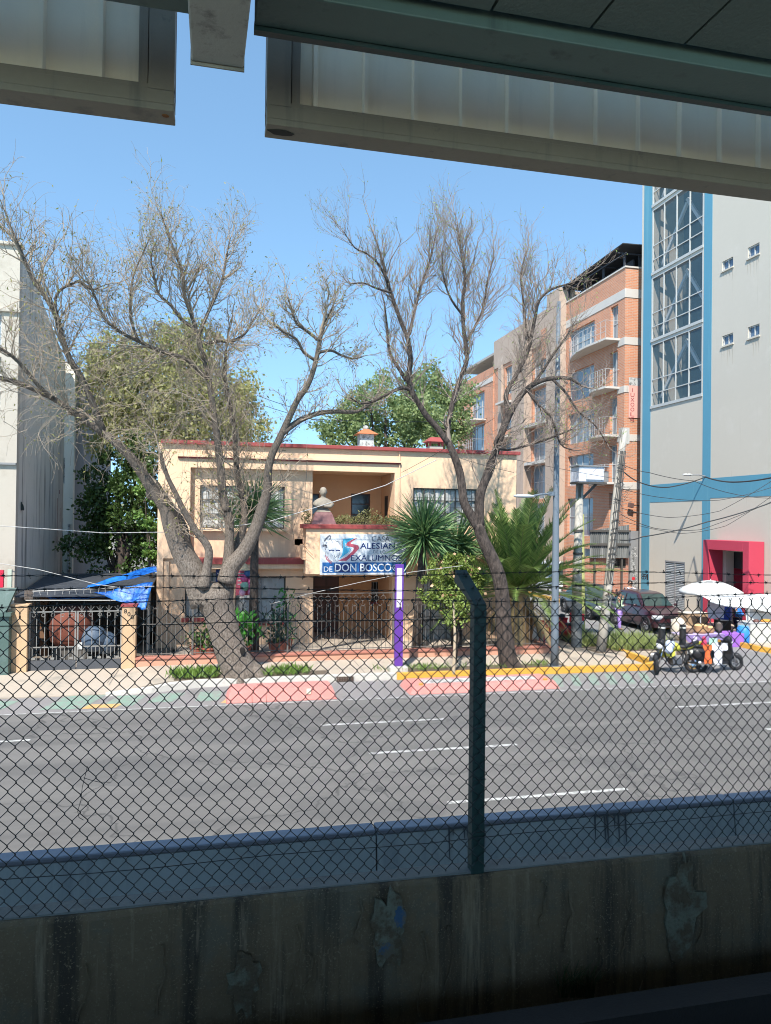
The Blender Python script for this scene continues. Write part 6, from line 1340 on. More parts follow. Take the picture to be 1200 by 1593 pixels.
# ================================================================ cars, motorcycles, people, street stall
m_tyre = M('tyre rubber', (.018, .018, .02), .85, .2, 10); m_rim = M('alloy', (.42, .42, .43), .35, .1, 5, metal=.7); m_chrome = M('chrome', (.6, .6, .62), .15, .05, 3, metal=1)
m_cglass = M('car glass', (.035, .06, .055), .06, .4, 1.2, spec=.8); m_lamp_ = M('headlamp glass', (.62, .64, .66), .12, .15, 12); m_redl = M('tail lamp', (.35, .01, .01), .2); m_plate = M('plate', (.66, .66, .64), .5); m_black = M('black plastic', (.015, .015, .017), .6, .2, 6)
def carpaint(name, col):
    m = M(name, col, .28, .06, 2, spec=.6); b = m.node_tree.nodes['Principled BSDF']; b.inputs['Coat Weight'].default_value = .6; b.inputs['Coat Roughness'].default_value = .05; return m
def car(name, label, cat, loc, rz, paint, Lc, Wd, prof, gh, wheels, wr, plate=True):
    """prof: (x, z_bottom, z_belt, half width); gh: greenhouse (x_front_base, x_front_top, x_rear_top, x_rear_base, z_roof)"""
    t = thing(name, label, cat, loc, rz); rings = []
    for x, zb, zt, hw in prof:
        rings.append([(x, -hw*.93, zb), (x, -hw, zb+.16), (x, -hw, zb+(zt-zb)*.55), (x, -hw*.95, zt-.03), (x, -hw*.82, zt), (x, hw*.82, zt), (x, hw*.95, zt-.03), (x, hw, zb+(zt-zb)*.55), (x, hw, zb+.16), (x, hw*.93, zb)])
    b = MB().loft(rings); xf, xft, xrt, xr, zr = gh; hw = Wd/2; zbelt = prof[len(prof)//2][2]-.02
    g = MB(); N = 7
    def ghr(u):   # ring at fraction u along the roof from front base to rear base
        return u
    st = [(xf, zbelt, .80), (xft, zr-.05, .66), (xft-.25, zr, .64), ((xft+xrt)/2, zr+.015, .64), (xrt+.2, zr, .64), (xrt, zr-.05, .65), (xr, zbelt, .78)]
    g.loft([[(x, -hw*wd, z), (x, -hw*wd*.8, z+.03), (x, hw*wd*.8, z+.03), (x, hw*wd, z), (x+(xf-x)*.0, hw*.86, zbelt-.05), (x, -hw*.86, zbelt-.05)] for x, z, wd in st])
    bo = MB().add(b).add(g).build('body', paint, t, smooth=False, local=True); bevel(bo, .03, 2)
    # glass: windscreen, rear screen, side windows as raised panes
    def pane(nm, *p): return MB().quad(*p).build(nm, m_cglass, t, local=True)
    e = .012
    def lerp(a, c, u): return a+(c-a)*u
    zw0, zw1 = lerp(zbelt, zr-.05, .1), lerp(zbelt, zr-.05, .94)
    pane('windscreen', *[(lerp(xf, xft, u)+e, y, lerp(zbelt, zr-.05, u)+.03+e) for u, y in ((.06, -hw*.74), (.06, hw*.74), (.95, hw*.58), (.95, -hw*.58))])
    pane('rear_screen', *[(lerp(xr, xrt, u)-e, y, lerp(zbelt, zr-.05, u)+.03+e) for u, y in ((.12, -hw*.72), (.12, hw*.72), (.92, hw*.58), (.92, -hw*.58))])
    for s in (-1, 1):
        xm = (xft+xrt)/2-.05
        def yy(u): return s*(hw*lerp(.86, .655, u)+.012)
        for (xa0, xa1, xb1, xb0) in ((lerp(xf, xft, .1)-.12, xft-.12, xm+.04, xm+.04), (xm-.04, xm-.04, xrt+.14, lerp(xr, xrt, .12)+.16)):
            MB().quad((xa0, yy(.1), lerp(zbelt, zr, .1)), (xa1, yy(.86), lerp(zbelt, zr, .86)), (xb1, yy(.86), lerp(zbelt, zr, .86)), (xb0, yy(.1), lerp(zbelt, zr, .1))).build('side_window', m_cglass, t, local=True)
        MB().ell((xf-.28, s*(hw+.09), zbelt+.08), (.07, .09, .065), 8, 6).build('wing_mirror', paint, t, local=True, smooth=True)
        xF = prof[-1][0]; xR = prof[0][0]; zz = prof[-2][2]
        bevel(MB().obox((prof[-2][0]-.02, s*hw*.70, zz-.14), (.34, .44, .16), Matrix.Rotation(-s*.35, 3, 'Z')).build('headlight', m_lamp_, t, local=True), .04)
        bevel(MB().obox((prof[0][0]+.07, s*hw*.72, prof[1][2]-.2), (.16, .3, .22)).build('tail_light', m_redl, t, local=True), .03)
        MB().box(xm-.02, xm+.14, s*hw-.005*s, s*hw+.02*s, zbelt-.2, zbelt-.17).build('door_handle', paint, t, local=True)
        for wx in wheels:
            w_ = thing('wheel', '', ''); del w_['label'], w_['category']; w_.parent = t; w_.location = (wx, s*(hw-.10), wr)
            MB().torus((0, 0, 0), wr*.78, wr*.22, (0, 1, 0), 24, 8, 1.7).build('tyre', m_tyre, w_, local=True, smooth=True)
            rm = MB().lathe([(wr*.60, -.05), (wr*.60, .05)], (0, 0, 0), 20, Matrix.Rotation(R(90), 3, 'X')); 
            for k in range(5): a = k*2*math.pi/5; rm.bar((math.cos(a)*.05, s*.07, math.sin(a)*.05), (math.cos(a)*wr*.58, s*.06, math.sin(a)*wr*.58), .07, .02)
            rm.build('rim', m_rim, w_, local=True)
            MB().torus((wx, s*(hw-.005), wr+.01), wr*1.08, .03, (0, 1, 0), 24, 5).build('wheel_arch', m_black, t, local=True, smooth=True)
    xF, zb, zt, hwf = prof[-1]
    bevel(MB().box(xF-.06, xF+.03, -hw*.5, hw*.5, zb+.30, zb+.42).build('grille', m_black, t, local=True), .015)
    MB().box(xF-.05, xF+.025, -hw*.75, hw*.75, zb+.03, zb+.14).build('lower_grille', m_black, t, local=True)
    if plate: MB().box(xF+.031, xF+.045, -.16, .16, zb+.17, zb+.29).build('number_plate', m_plate, t, local=True)
    return t
suvp = [(-1.87, .38, .80, .66), (-1.82, .25, .98, .80), (-1.2, .22, 1.0, .86), (0, .22, 1.0, .87), (.75, .22, .99, .87), (1.3, .22, .93, .85), (1.72, .24, .82, .78), (1.86, .34, .66, .64)]
car('hatchback_car', 'dark maroon hatchback car facing the avenue beside the beige building', 'car', (18.17, 28.42, 0), R(-90), carpaint('maroon paint', (.045, .012, .018)), 3.75, 1.74, suvp, (.85, .22, -1.35, -1.8, 1.52), (-1.18, 1.2), .31)
sedp = [(-2.12, .40, .85, .70), (-2.0, .26, .98, .80), (-1.3, .22, .99, .86), (0, .22, .95, .87), (.9, .22, .93, .87), (1.5, .22, .88, .85), (1.98, .24, .76, .78), (2.15, .36, .62, .64)]
car('saloon_car', 'dark grey saloon car parked behind the pale concrete pole', 'car', (17.82, 32.5, 0), R(-92), carpaint('dark grey paint', (.055, .065, .08)), 4.3, 1.74, sedp, (.95, .25, -1.1, -1.75, 1.46), (-1.35, 1.32), .32)
q = aY(873, 905, 41); vanp = [(-2.3, .5, 1.0, .85), (-2.25, .3, 1.15, .95), (0, .28, 1.15, .97), (1.4, .28, 1.15, .96), (2.1, .3, 1.05, .92), (2.35, .45, .8, .75)]
car('white_van', 'white van far down the side street, left of the concrete pole', 'van', (q.x, 42, 0), R(-88), carpaint('white paint', (.62, .64, .66)), 4.7, 1.94, vanp, (2.0, 1.3, -2.2, -2.27, 2.05), (-1.5, 1.45), .34)
q = aY(932, 915, 40); car('white_pickup', 'white and pale blue pickup van parked behind the dark grey car', 'van', (q.x, 41, 0), R(-90), carpaint('pale blue white paint', (.48, .56, .66)), 4.7, 1.94, vanp, (2.0, 1.3, -2.2, -2.27, 2.15), (-1.5, 1.45), .34)
def moto(name, label, loc, rz, lean, steer, tank, accent, rimm, box=None, scooter=False, group=None):
    t = thing(name, label, 'motorcycle', loc, 0, group); t.rotation_euler = (lean, 0, rz)
    wr = .30 if not scooter else .24; xf, xr = .65, -.63; m_fr = M('frame black', (.02, .02, .022), .45)
    def wheel(x, nm, ang):
        w_ = bpy.data.objects.new(nm, None); COL.objects.link(w_); w_.parent = t; w_.location = (x, 0, wr); w_.rotation_euler = (0, 0, ang)
        MB().torus((0, 0, 0), wr-.055, .058, (0, 1, 0), 28, 8).build('tyre', m_tyre, w_, local=True, smooth=True)
        b = MB().torus((0, 0, 0), wr-.115, .018, (0, 1, 0), 24, 6); 
        for k in range(6): a = k*math.pi/3; b.bar((math.cos(a)*.03, 0, math.sin(a)*.03), (math.cos(a)*(wr-.11), 0, math.sin(a)*(wr-.11)), .035, .022)
        b.build('rim', rimm, w_, local=True); MB().lathe([(.11, -.006), (.11, .006)], (0, .05, 0), 18, Matrix.Rotation(R(90), 3, 'X')).build('brake_disc', m_chrome, w_, local=True)
    wheel(xf, 'front_wheel', steer); wheel(xr, 'rear_wheel', 0)
    hx, hz = .36, .88; c, s_ = math.cos(steer), math.sin(steer)
    f = MB()
    for y in (-.08, .08): f.tube([(xf-y*s_, y*c, wr), ((xf+hx)/2-.02, y, .6), (hx, y, hz)], [.028, .026, .024], 8)
    f.build('front_fork', m_chrome, t, local=True, smooth=True)
    mb = MB(); 
    for k in range(9): pass
    rings = []
    for k in range(10): a = R(20+k*15); rings.append([(xf+math.cos(a)*(wr+.045)*c-y*s_, math.cos(a)*(wr+.045)*s_*0+y*c, wr+math.sin(a)*(wr+.045)+dz) for y, dz in ((-.06, -.02), (-.045, .015), (.045, .015), (.06, -.02))])
    mb.loft(rings, False); mb.build('front_mudguard', accent if not scooter else tank, t, local=True)
    h = MB(); h.tube([(hx-.16, -.36, hz+.12), (hx-.06, -.22, hz+.13), (hx, 0, hz+.08), (hx-.06, .22, hz+.13), (hx-.16, .36, hz+.12)], .014, 7); h.tube([(hx-.17, -.38, hz+.12), (hx-.11, -.27, hz+.125)], .021, 8); h.tube([(hx-.17, .38, hz+.12), (hx-.11, .27, hz+.125)], .021, 8)
    for y in (-.26, .26): h.tube([(hx-.05, y, hz+.13), (hx-.05, y*1.15, hz+.30)], .007, 5); h.ell((hx-.05, y*1.2, hz+.33), (.015, .07, .045), 8, 5)
    h.build('handlebar', m_fr, t, local=True)
    MB().ell((hx+.12, 0, hz-.03), (.10, .10, .12), 12, 8).build('headlight', m_lamp_, t, local=True, smooth=True); MB().ell((hx+.07, 0, hz+.05), (.13, .13, .13), 12, 8).build('headlight_cowl', accent, t, local=True, smooth=True)
    if not scooter:
        fr = MB(); fr.tube([(hx-.02, 0, hz-.06), (.0, 0, .72), (-.35, 0, .66), (-.85, 0, .78)], .03, 7); fr.tube([(hx-.02, 0, hz-.12), (.28, 0, .45), (.15, 0, .28), (-.25, 0, .28), (-.35, 0, .64)], .026, 7)
        for y in (-.11, .11): fr.tube([(-.22, y, .36), (xr, y, wr)], .022, 6); fr.tube([(xr+.05, y, wr+.02), (-.42, y, .70)], .022, 6)
        fr.build('frame', m_fr, t, local=True, smooth=True)
        MB().loft([[(x, y*w_, z0+(z1-z0)*v) for y, v in ((-.6, 0), (-1, .4), (-.75, .9), (0, 1), (.75, .9), (1, .4), (.6, 0))] for x, w_, z0, z1 in ((.30, .07, .72, .86), (.22, .13, .68, .95), (.05, .15, .66, .98), (-.12, .12, .66, .90), (-.22, .07, .68, .80))]).build('fuel_tank', tank, t, local=True, smooth=True)
        for y in (-.15, .15): MB().loft([[(x, y+dy, z) for dy, z in ((-.02, z0), (.02, z0), (.02, z1), (-.02, z1))] for x, z0, z1 in ((.38, .56, .70), (.24, .48, .80), (.08, .55, .78))]).build('tank_shroud', tank, t, local=True)
        MB().loft([[(x, y*w_, z+dz) for y, dz in ((-1, -.05), (-.9, .03), (0, .05), (.9, .03), (1, -.05))] for x, w_, z in ((-.16, .07, .80), (-.35, .13, .78), (-.6, .13, .84), (-.88, .07, .92))]).build('seat', m_black, t, local=True, smooth=True)
        MB().loft([[(x, y*w_, z+dz) for y, dz in ((-1, .03), (-.6, -.04), (.6, -.04), (1, .03))] for x, w_, z in ((-.4, .13, .72), (-.7, .11, .80), (-1.0, .04, .90))]).build('tail_fairing', tank, t, local=True)
        e = MB(); e.box(-.16, .14, -.12, .12, .28, .46); e.obox((.10, 0, .52), (.15, .17, .22), Matrix.Rotation(.4, 3, 'Y'))
        for i in range(4): e.obox((.10+.02*i-.03, 0, .45+.045*i), (.19, .21, .012), Matrix.Rotation(.4, 3, 'Y'))
        for y in (-.13, .13): e.lathe([(.09, -.02), (.09, .02)], (-.02, y, .36), 16, Matrix.Rotation(R(90), 3, 'X'))
        bevel(e.build('engine', M('engine metal', (.14, .14, .145), .4, .3, 9, metal=.6), t, local=True), .008)
        MB().tube([(.18, -.10, .46), (.22, -.13, .3), (.05, -.15, .22), (-.3, -.15, .25), (-.48, -.16, .34), (-.85, -.17, .48)], [.022, .022, .024, .03, .052, .05], 10).build('exhaust', m_chrome, t, local=True, smooth=True)
    else:
        MB().loft([[(x, y*w_, z0+(z1-z0)*v) for y, v in ((-.7, 0), (-1, .5), (-.7, 1), (.7, 1), (1, .5), (.7, 0))] for x, w_, z0, z1 in ((-.95, .07, .52, .72), (-.7, .16, .34, .76), (-.3, .17, .26, .72), (-.1, .15, .24, .5), (-.02, .17, .22, .3), (.3, .17, .22, .3))]).build('body', tank, t, local=True, smooth=True)
        MB().loft([[(x, y, z) for y in (-.19, 0, .19)]+[(x-.04, y, z) for y in (.19, 0, -.19)] for x, z in ((.30, .26), (.42, .5), (.40, .82), (.34, .92))]).build('leg_shield', tank, t, local=True)
        MB().loft([[(x, y*w_, z+dz) for y, dz in ((-1, -.05), (-.9, .03), (0, .05), (.9, .03), (1, -.05))] for x, w_, z in ((-.08, .09, .74), (-.35, .14, .76), (-.7, .14, .79), (-.9, .08, .80))]).build('seat', m_black, t, local=True, smooth=True)
        MB().tube([(-.3, -.16, .22), (-.6, -.19, .26), (-.9, -.2, .32)], [.02, .05, .05], 10).build('exhaust', m_chrome, t, local=True, smooth=True)
    MB().obox((-.98, 0, .84), (.05, .14, .07)).build('tail_light', m_redl, t, local=True)
    MB().tube([(-.1, .12, .28), (-.16, .30, .01+lean*.0)], .014, 6).build('kickstand', m_fr, t, local=True)
    MB().obox((-.99, 0, .62), (.012, .2, .14), Matrix.Rotation(.25, 3, 'Y')).build('number_plate', m_plate, t, local=True)
    if box:
        bevel(MB().box(-1.02, -.60, -.2, .2, .86, 1.22).build('top_box', box, t, local=True), .03)
    return t
m_yel = M('yellow plastic', (.55, .52, .06), .4, .1, 5); m_bl2 = M('black tank', (.02, .02, .024), .35, .2, 5); m_gold = M('gold rim', (.38, .22, .07), .35, .2, 6, metal=.4)
moto('motorcycle', 'black and yellow motorcycle with gold rims, front wheel turned, parked before the yellow kerb', (13.5, 19.62, 0), R(183), R(9), R(58), m_yel, m_bl2, m_gold, group='motorcycles by the yellow kerb')
moto('motorcycle', 'black scooter draped with white and orange clothes, right of the yellow motorcycle', (15.05, 19.72, 0), R(4), R(-6), R(-15), M('black scooter plastic', (.02, .02, .023), .4), m_bl2, m_rim, scooter=True, group='motorcycles by the yellow kerb')
s = moto('motorcycle', 'red scooter with a red top box seen from behind, beside the railing end', (12.72, 25.2, 0), R(88), R(3), R(5), M('red scooter plastic', (.5, .02, .03), .4), m_bl2, m_rim, box=M('red top box', (.55, .02, .04), .45), scooter=True)
MB().box(-1.04, -1.022, -.17, .17, .86, .98).build('box_reflector', M('white sticker', (.62, .62, .66), .4), s, local=True)
# clothes hanging on the scooter
def cloth(name, label, cat, corners, n, mat, seed, amp=.03, cut=None):
    r = random.Random(seed); a, b, c, d = [Vector(q) for q in corners]; mb = MB(); P = {}
    for i in range(n+1):
        for j in range(n+1):
            u, v = i/n, j/n; p = (a*(1-u)+b*u)*(1-v)+(d*(1-u)+c*u)*v; p += Vector((.2*math.sin(v*5+u*4+seed), .6*math.sin(u*8+seed)*(.3+v)+.3*math.sin(v*4-u*3), .15*math.sin(u*5+v*3)))*amp; P[i, j] = p
    for i in range(n):
        for j in range(n):
            if cut and cut((i+.5)/n, (j+.5)/n): continue
            mb.quad(P[i, j], P[i+1, j], P[i+1, j+1], P[i, j+1])
    o = mb.build(name, mat, loc=a); bm = bmesh.new(); bm.from_mesh(o.data); bmesh.ops.remove_doubles(bm, verts=bm.verts, dist=1e-4); bmesh.ops.recalc_face_normals(bm, faces=bm.faces); bm.to_mesh(o.data); bm.free()
    sd = o.modifiers.new('thickness', 'SOLIDIFY'); sd.thickness = .008; return tag(o, label, cat)
m_cw = M('white cotton', (.66, .66, .72), .9, .08, 4)
def qd(x0, y0, x1, y1, Y, dy=.0): return [aY(x0, y0, Y), aY(x1, y0, Y), aY(x1, y1, Y-dy), aY(x0, y1, Y-dy)]
cloth('white_shirt', 'white shirt with blue patches hanging over the black scooter', 'shirt', qd(1108, 1000, 1132, 1034, 19.45, .12), 26, m_cw, 2, .05, lambda u, v: (v > .36 and abs(u-.42) > .27+.05*math.sin(9*v)) or (v < .10 and abs(u-.5) < .13) or (v > .93 and math.sin(u*14) > .2) or (abs(u-.62) < .05 and .2 < v < .32) or (v < .36 and v > .9-abs(u-.45)*.2))
cloth('orange_jacket', 'orange and red jacket hanging on the scooter rear', 'jacket', qd(1094, 1003, 1108, 1033, 19.42, .12), 22, M('orange red cloth', (.60, .13, .03), .85, .35, 7, stain=((.55, .03, .04), 7)), 4, .06, lambda u, v: abs(u-.5) > .36+.12*math.sin(v*8+1))
cloth('mint_bag', 'mint green plastic bag between the table and the scooter', 'bag', qd(1104, 993, 1117, 1010, 19.7, .05), 9, M('mint plastic', (.38, .62, .48), .5), 6, .05)
bd_ = tag(MB().ell(aY(1043, 1003, 19.55), (.15, .13, .16), 10, 7).ell(aY(1041, 1011, 19.5), (.12, .12, .12), 10, 7).build('white_helmet', M('white blue shell', (.50, .56, .72), .35, .2, 5), smooth=True, loc=aY(1043, 1008, 19.55)), 'white and blue helmet hanging on the yellow motorcycle handlebar', 'helmet')
# bollards
def bollard(x, y, h, lb):
    t = thing('bollard', lb, 'bollard', (x, y, .0), group='black street bollards'); MB().lathe([(.13, -.01), (.13, .08), (.115, .1), (.115, h-.12), (.1, h-.06), (.02, h-.05)], (x, y, 0), 16).build('shaft', m_black, t); MB().lathe([(.117, h-.19), (.117, h-.13)], (x, y, 0), 16).build('white_ring', m_white, t)
bollard(14.7, 22.15, 1.15, 'black bollard with a pale ring at the end of the strap leaf bed'); bollard(16.3, 23.3, .95, 'shorter black bollard half hidden behind the yellow motorcycle')
# ---- people: one continuous skinned body, clothes over it
def skin(name, J, E, mat, par, sub=1):
    me = bpy.data.meshes.new(name); ks = list(J); me.from_pydata([J[k][0] for k in ks], [(ks.index(a), ks.index(b)) for a, b in E], []); o = bpy.data.objects.new(name, me); COL.objects.link(o); o.parent = par
    md = o.modifiers.new('skin', 'SKIN'); md.use_smooth_shade = True
    for i, k in enumerate(ks): q = J[k][1]; me.skin_vertices[0].data[i].radius = (q, q) if not isinstance(q, tuple) else q
    me.skin_vertices[0].data[0].use_root = True
    s = o.modifiers.new('sub', 'SUBSURF'); s.levels = sub; s.render_levels = sub; me.materials.append(mat); return o
m_skin = M('skin', (.36, .19, .12), .6, .08, 8); m_hair = M('black hair', (.012, .009, .008), .6, .3, 10); m_shoe = M('dark shoes', (.03, .028, .03), .6)
def person(label, loc, rz, ht, top, legs, arms, hairm=m_hair, bun=False, stripe=None, lean=0):
    """arms: for each side (elbow, wrist) in units of height, local frame facing +x"""
    k = ht; t = thing('person', label, 'person', loc, rz)
    V = lambda x, y, z: (x*k, y*k, z*k)
    J = {'pel': (V(0, 0, .52), (.075*k, .095*k)), 'waist': (V(.0, 0, .62), (.065*k, .08*k)), 'chest': (V(.005, 0, .73), (.07*k, .10*k)), 'neck0': (V(-.005, 0, .82), .05*k), 'neck': (V(.005, 0, .862), .032*k), 'head0': (V(.015, 0, .90), .052*k), 'head1': (V(.012, 0, .95), .062*k), 'head2': (V(.008, 0, .985), .04*k)}
    E = [('pel', 'waist'), ('waist', 'chest'), ('chest', 'neck0'), ('neck0', 'neck'), ('neck', 'head0'), ('head0', 'head1'), ('head1', 'head2')]
    for s, n in ((1, 'l'), (-1, 'r')):
        st = .02*s*(1 if n == 'l' else -1)
        J['hip'+n] = (V(0, .05*s, .49), .058*k); J['knee'+n] = (V(.012+st*.3, .055*s, .28), .04*k); J['ank'+n] = (V(-.005+st, .058*s, .045), .025*k); J['toe'+n] = (V(.085+st, .066*s, .018), .02*k)
        E += [('pel', 'hip'+n), ('hip'+n, 'knee'+n), ('knee'+n, 'ank'+n), ('ank'+n, 'toe'+n)]
        el, wr_ = arms[n]; J['sh'+n] = (V(-.005, .105*s, .80), .04*k); J['el'+n] = (V(*el), .028*k); J['wr'+n] = (V(*wr_), .019*k); d = (Vector(wr_)-Vector(el)).normalized(); hb = Vector(wr_)+d*.03; J['palm'+n] = (V(*hb), (.022*k, .012*k))
        E += [('neck0', 'sh'+n), ('sh'+n, 'el'+n), ('el'+n, 'wr'+n), ('wr'+n, 'palm'+n)]
        sd = d.cross(Vector((.3, .2, 1))).normalized()
        for fi, (off, ln) in enumerate(((-.018, .040), (-.006, .047), (.006, .044), (.017, .035))):
            a = hb+d*.022+sd*off; b = a+d*ln*.5+Vector((.006, 0, -.004)); c = b+d*ln*.4+Vector((.009, 0, -.01)); 
            for nm, q in (('f%d%sa' % (fi, n), a), ('f%d%sb' % (fi, n), b), ('f%d%sc' % (fi, n), c)): J[nm] = (V(*q), .0052*k)
            E += [('palm'+n, 'f%d%sa' % (fi, n)), ('f%d%sa' % (fi, n), 'f%d%sb' % (fi, n)), ('f%d%sb' % (fi, n), 'f%d%sc' % (fi, n))]
        a = hb+sd*-.022+d*.0; b = a+sd*-.016+d*.02; J['t0'+n] = (V(*a), .007*k); J['t1'+n] = (V(*b), .0055*k); E += [('palm'+n, 't0'+n), ('t0'+n, 't1'+n)]
    body = skin('body', J, E, m_skin, t)
    g = 1.0; JT = {}; 
    for n in ('pel', 'waist', 'chest', 'neck0', 'shl', 'ell', 'wrl', 'shr', 'elr', 'wrr'):
        q = J[n][1]; JT[n] = (J[n][0], tuple(x+.016*k for x in q) if isinstance(q, tuple) else q+(.013 if n != 'neck0' else .008)*k)
    skin('shirt', JT, [('pel', 'waist'), ('waist', 'chest'), ('chest', 'neck0'), ('neck0', 'shl'), ('shl', 'ell'), ('ell', 'wrl'), ('neck0', 'shr'), ('shr', 'elr'), ('elr', 'wrr')], top, t)
    JL = {n: (J[n][0], tuple(x+.012*k for x in J[n][1]) if isinstance(J[n][1], tuple) else J[n][1]+.014*k) for n in ('pel', 'hipl', 'kneel', 'ankl', 'hipr', 'kneer', 'ankr')}
    skin('trousers', JL, [('pel', 'hipl'), ('hipl', 'kneel'), ('kneel', 'ankl'), ('pel', 'hipr'), ('hipr', 'kneer'), ('kneer', 'ankr')], legs, t)
    for n in ('l', 'r'):
        a, b = Vector(J['ank'+n][0]), Vector(J['toe'+n][0]); MB().loft([[p+Vector((0, math.cos(q)*w_, math.sin(q)*h+h-.0)) for q in [i*math.pi/4 for i in range(8)]] for p, w_, h in ((Vector((a.x-.045*k, a.y, 0)), .018*k, .018*k), (Vector((a.x, a.y, 0)), .026*k, .024*k), (Vector((b.x-.03*k, b.y, 0)), .03*k, .018*k), (Vector((b.x+.012*k, b.y, 0)), .018*k, .012*k))]).build('shoe', m_shoe, t, local=True, smooth=True)
    h = MB().ell((-.012*k, 0, .957*k), (.068*k, .064*k, .058*k), 14, 9)
    if bun: h.ell((-.075*k, 0, .985*k), (.03*k, .03*k, .03*k), 10, 7)
    h.build('hair', hairm, t, local=True, smooth=True)
    fc = MB(); fc.ell((.073*k, 0, .918*k), (.012*k, .009*k, .014*k), 8, 6)
    for s in (-1, 1): fc.ell((.012*k, s*.062*k, .922*k), (.012*k, .006*k, .018*k), 8, 6)
    fc.build('nose_and_ears', m_skin, t, local=True, smooth=True)
    ey = MB(); [ey.ell((.066*k, s*.023*k, .934*k), (.006*k, .009*k, .006*k), 8, 5) for s in (-1, 1)]; ey.box(.064*k, .071*k, -.018*k, .018*k, .889*k, .894*k); ey.build('eyes_and_mouth', m_black, t, local=True)
    return t
rest = {'l': ((-.01, .15, .63), (.03, .16, .49)), 'r': ((-.01, -.15, .63), (.03, -.16, .49))}
person('person in pale green sweater and lilac trousers beside the maroon car, hand to face', (16.55, 28.0, 0), R(-25), 1.58, M('pale green knit', (.52, .66, .46), .9, .15, 6), M('lilac cloth', (.42, .27, .66), .85, .1, 5), {'l': ((.08, .13, .68), (.10, .04, .85)), 'r': ((.04, -.15, .64), (.12, -.05, .66))}, bun=True)
q = aY(981, 922, 31.6); person('person in a white patterned top behind the maroon car roof', (q.x, 31.6, 0), R(-100), 1.74, M('white dark pattern cotton', (.55, .54, .58), .9, .2, 5, stain=((.03, .03, .06), 9), sthr=(.5, .53)), M('dark trousers', (.03, .03, .045), .9), {'l': ((.03, .16, .66), (.13, .10, .66)), 'r': ((.03, -.16, .66), (.13, -.10, .66))})
q = aY(1148, 960, 25.5); person('person in a bright blue jacket standing under the white stall canopy', (q.x, 25.5, 0), R(-60), 1.42, M('bright blue jacket', (.02, .17, .58), .6, .2, 5, stain=((.06, .40, .70), 5)), M('dark blue trousers', (.015, .02, .06), .9), {'l': ((.05, .14, .66), (.15, .08, .62)), 'r': ((.04, -.15, .65), (.16, -.06, .64))}, hairm=M('red cap', (.45, .03, .05), .8))
# ---- stall: umbrella, canopy, tables and goods
m_wcan = M('white canopy cloth', (.56, .57, .56), .7, .04, 2)
uc = aY(1106, 903, 26.5); UX = uc.x; ut = thing('market_umbrella', 'wide white market umbrella over the street stall', 'umbrella', (UX, 26.5, 0)); rad = abs(aY(1148, 920, 26.5).x-aY(1066, 920, 26.5).x)/2; zr_ = aY(1106, 921, 26.5).z; hh = uc.z-zr_
N = 40; rings = []
for j in range(9):
    u = j/8; rings.append([Vector((UX+math.cos(2*math.pi*i/N)*rad*u*(1-.025*abs(math.sin(4*2*math.pi*i/N))*u)+1e-4*math.cos(i), 26.5+math.sin(2*math.pi*i/N)*rad*u*(1-.025*abs(math.sin(4*2*math.pi*i/N))*u)+1e-4*math.sin(i), zr_+hh*math.cos(u*1.5)**.9-.0)) for i in range(N)])
rings.append([p+Vector((0, 0, -.12)) for p in rings[-1]])
uo = MB().loft(rings, False).build('canopy', m_wcan, ut, smooth=True); uo.modifiers.new('thickness', 'SOLIDIFY').thickness = .006
MB().tube([(UX, 26.5, .02), (UX, 26.5, uc.z+.06)], .022, 8).build('pole', m_rail2, ut); b = MB(); [b.tube([(UX, 26.5, uc.z-.05), (UX+math.cos(a)*rad*.97, 26.5+math.sin(a)*rad*.97, zr_+.03)], .008, 4) for a in [i*math.pi/4 for i in range(8)]]; b.build('rib', m_frame, ut); MB().lathe([(.25, .0), (.25, .06), (.04, .09)], (UX, 26.5, .0), 16).build('base', m_concrete, ut)
ct = thing('stall_canopy', 'long white cloth canopy with a drooping front edge, right of the umbrella', 'canopy', aY(1150, 930, 25))
a0 = aY(1080, 923, 24.9); a1 = aY(1215, 925, 24.6); d0 = aY(1105, 934, 24.0); d1 = aY(1215, 953, 23.6)
P = []; n = 16
for i in range(n+1):
    row = []
    for j in range(9):
        u, v = i/n, j/8; p = (a0*(1-u)+a1*u)*(1-v)+(d0*(1-u)+d1*u)*v; p.z -= .03*math.sin(math.pi*u)*v; p.z += .02*math.sin(u*9+v*3); row.append(p)
    row.append(row[-1]+Vector((0, -.01, -.06-.03*math.sin(u*7)))); P.append(row)
mb = MB(); [mb.quad(P[i][j], P[i+1][j], P[i+1][j+1], P[i][j+1]) for i in range(n) for j in range(9)]
co = mb.build('sheet', m_wcan, ct, smooth=True); co.modifiers.new('thickness', 'SOLIDIFY').thickness = .006
b = MB(); [b.tube([(p.x, p.y, .0), p], .022, 6) for p in (a0+Vector((.3, 0, -.02)), a1, d0*.45+d1*.55)]; b.build('pole', m_rail2, ct)
cloth('grey_curtain', 'grey white cloth hanging under the canopy left end', 'cloth', qd(1102, 934, 1126, 962, 24.6), 12, M('grey white cloth', (.46, .46, .46), .9, .15, 3), 9, .06)
cloth('white_curtain', 'white cloth hanging from the canopy right of the blue jacket person', 'cloth', qd(1160, 946, 1215, 966, 24.0), 14, m_wcan, 11, .05)
def crate(name, label, cat, x0, y0, x1, y1, Y, dep, mat, lid=None):
    a, c, z0, z1 = rect(x0, y0, x1, y1, Y); t = thing(name, label, cat, ((a+c)/2, Y+dep/2, max(0, z0)))
    bevel(MB().box(a, c, Y, Y+dep, z0, z1).build('body', mat, t), .02); bevel(MB().box(a-.02, c+.02, Y-.02, Y+dep+.02, z1+.001, z1+.03).build('lid', lid or mat, t), .01); return t
m_bdrum = M('blue plastic drum', (.01, .05, .34), .4, .12, 3)
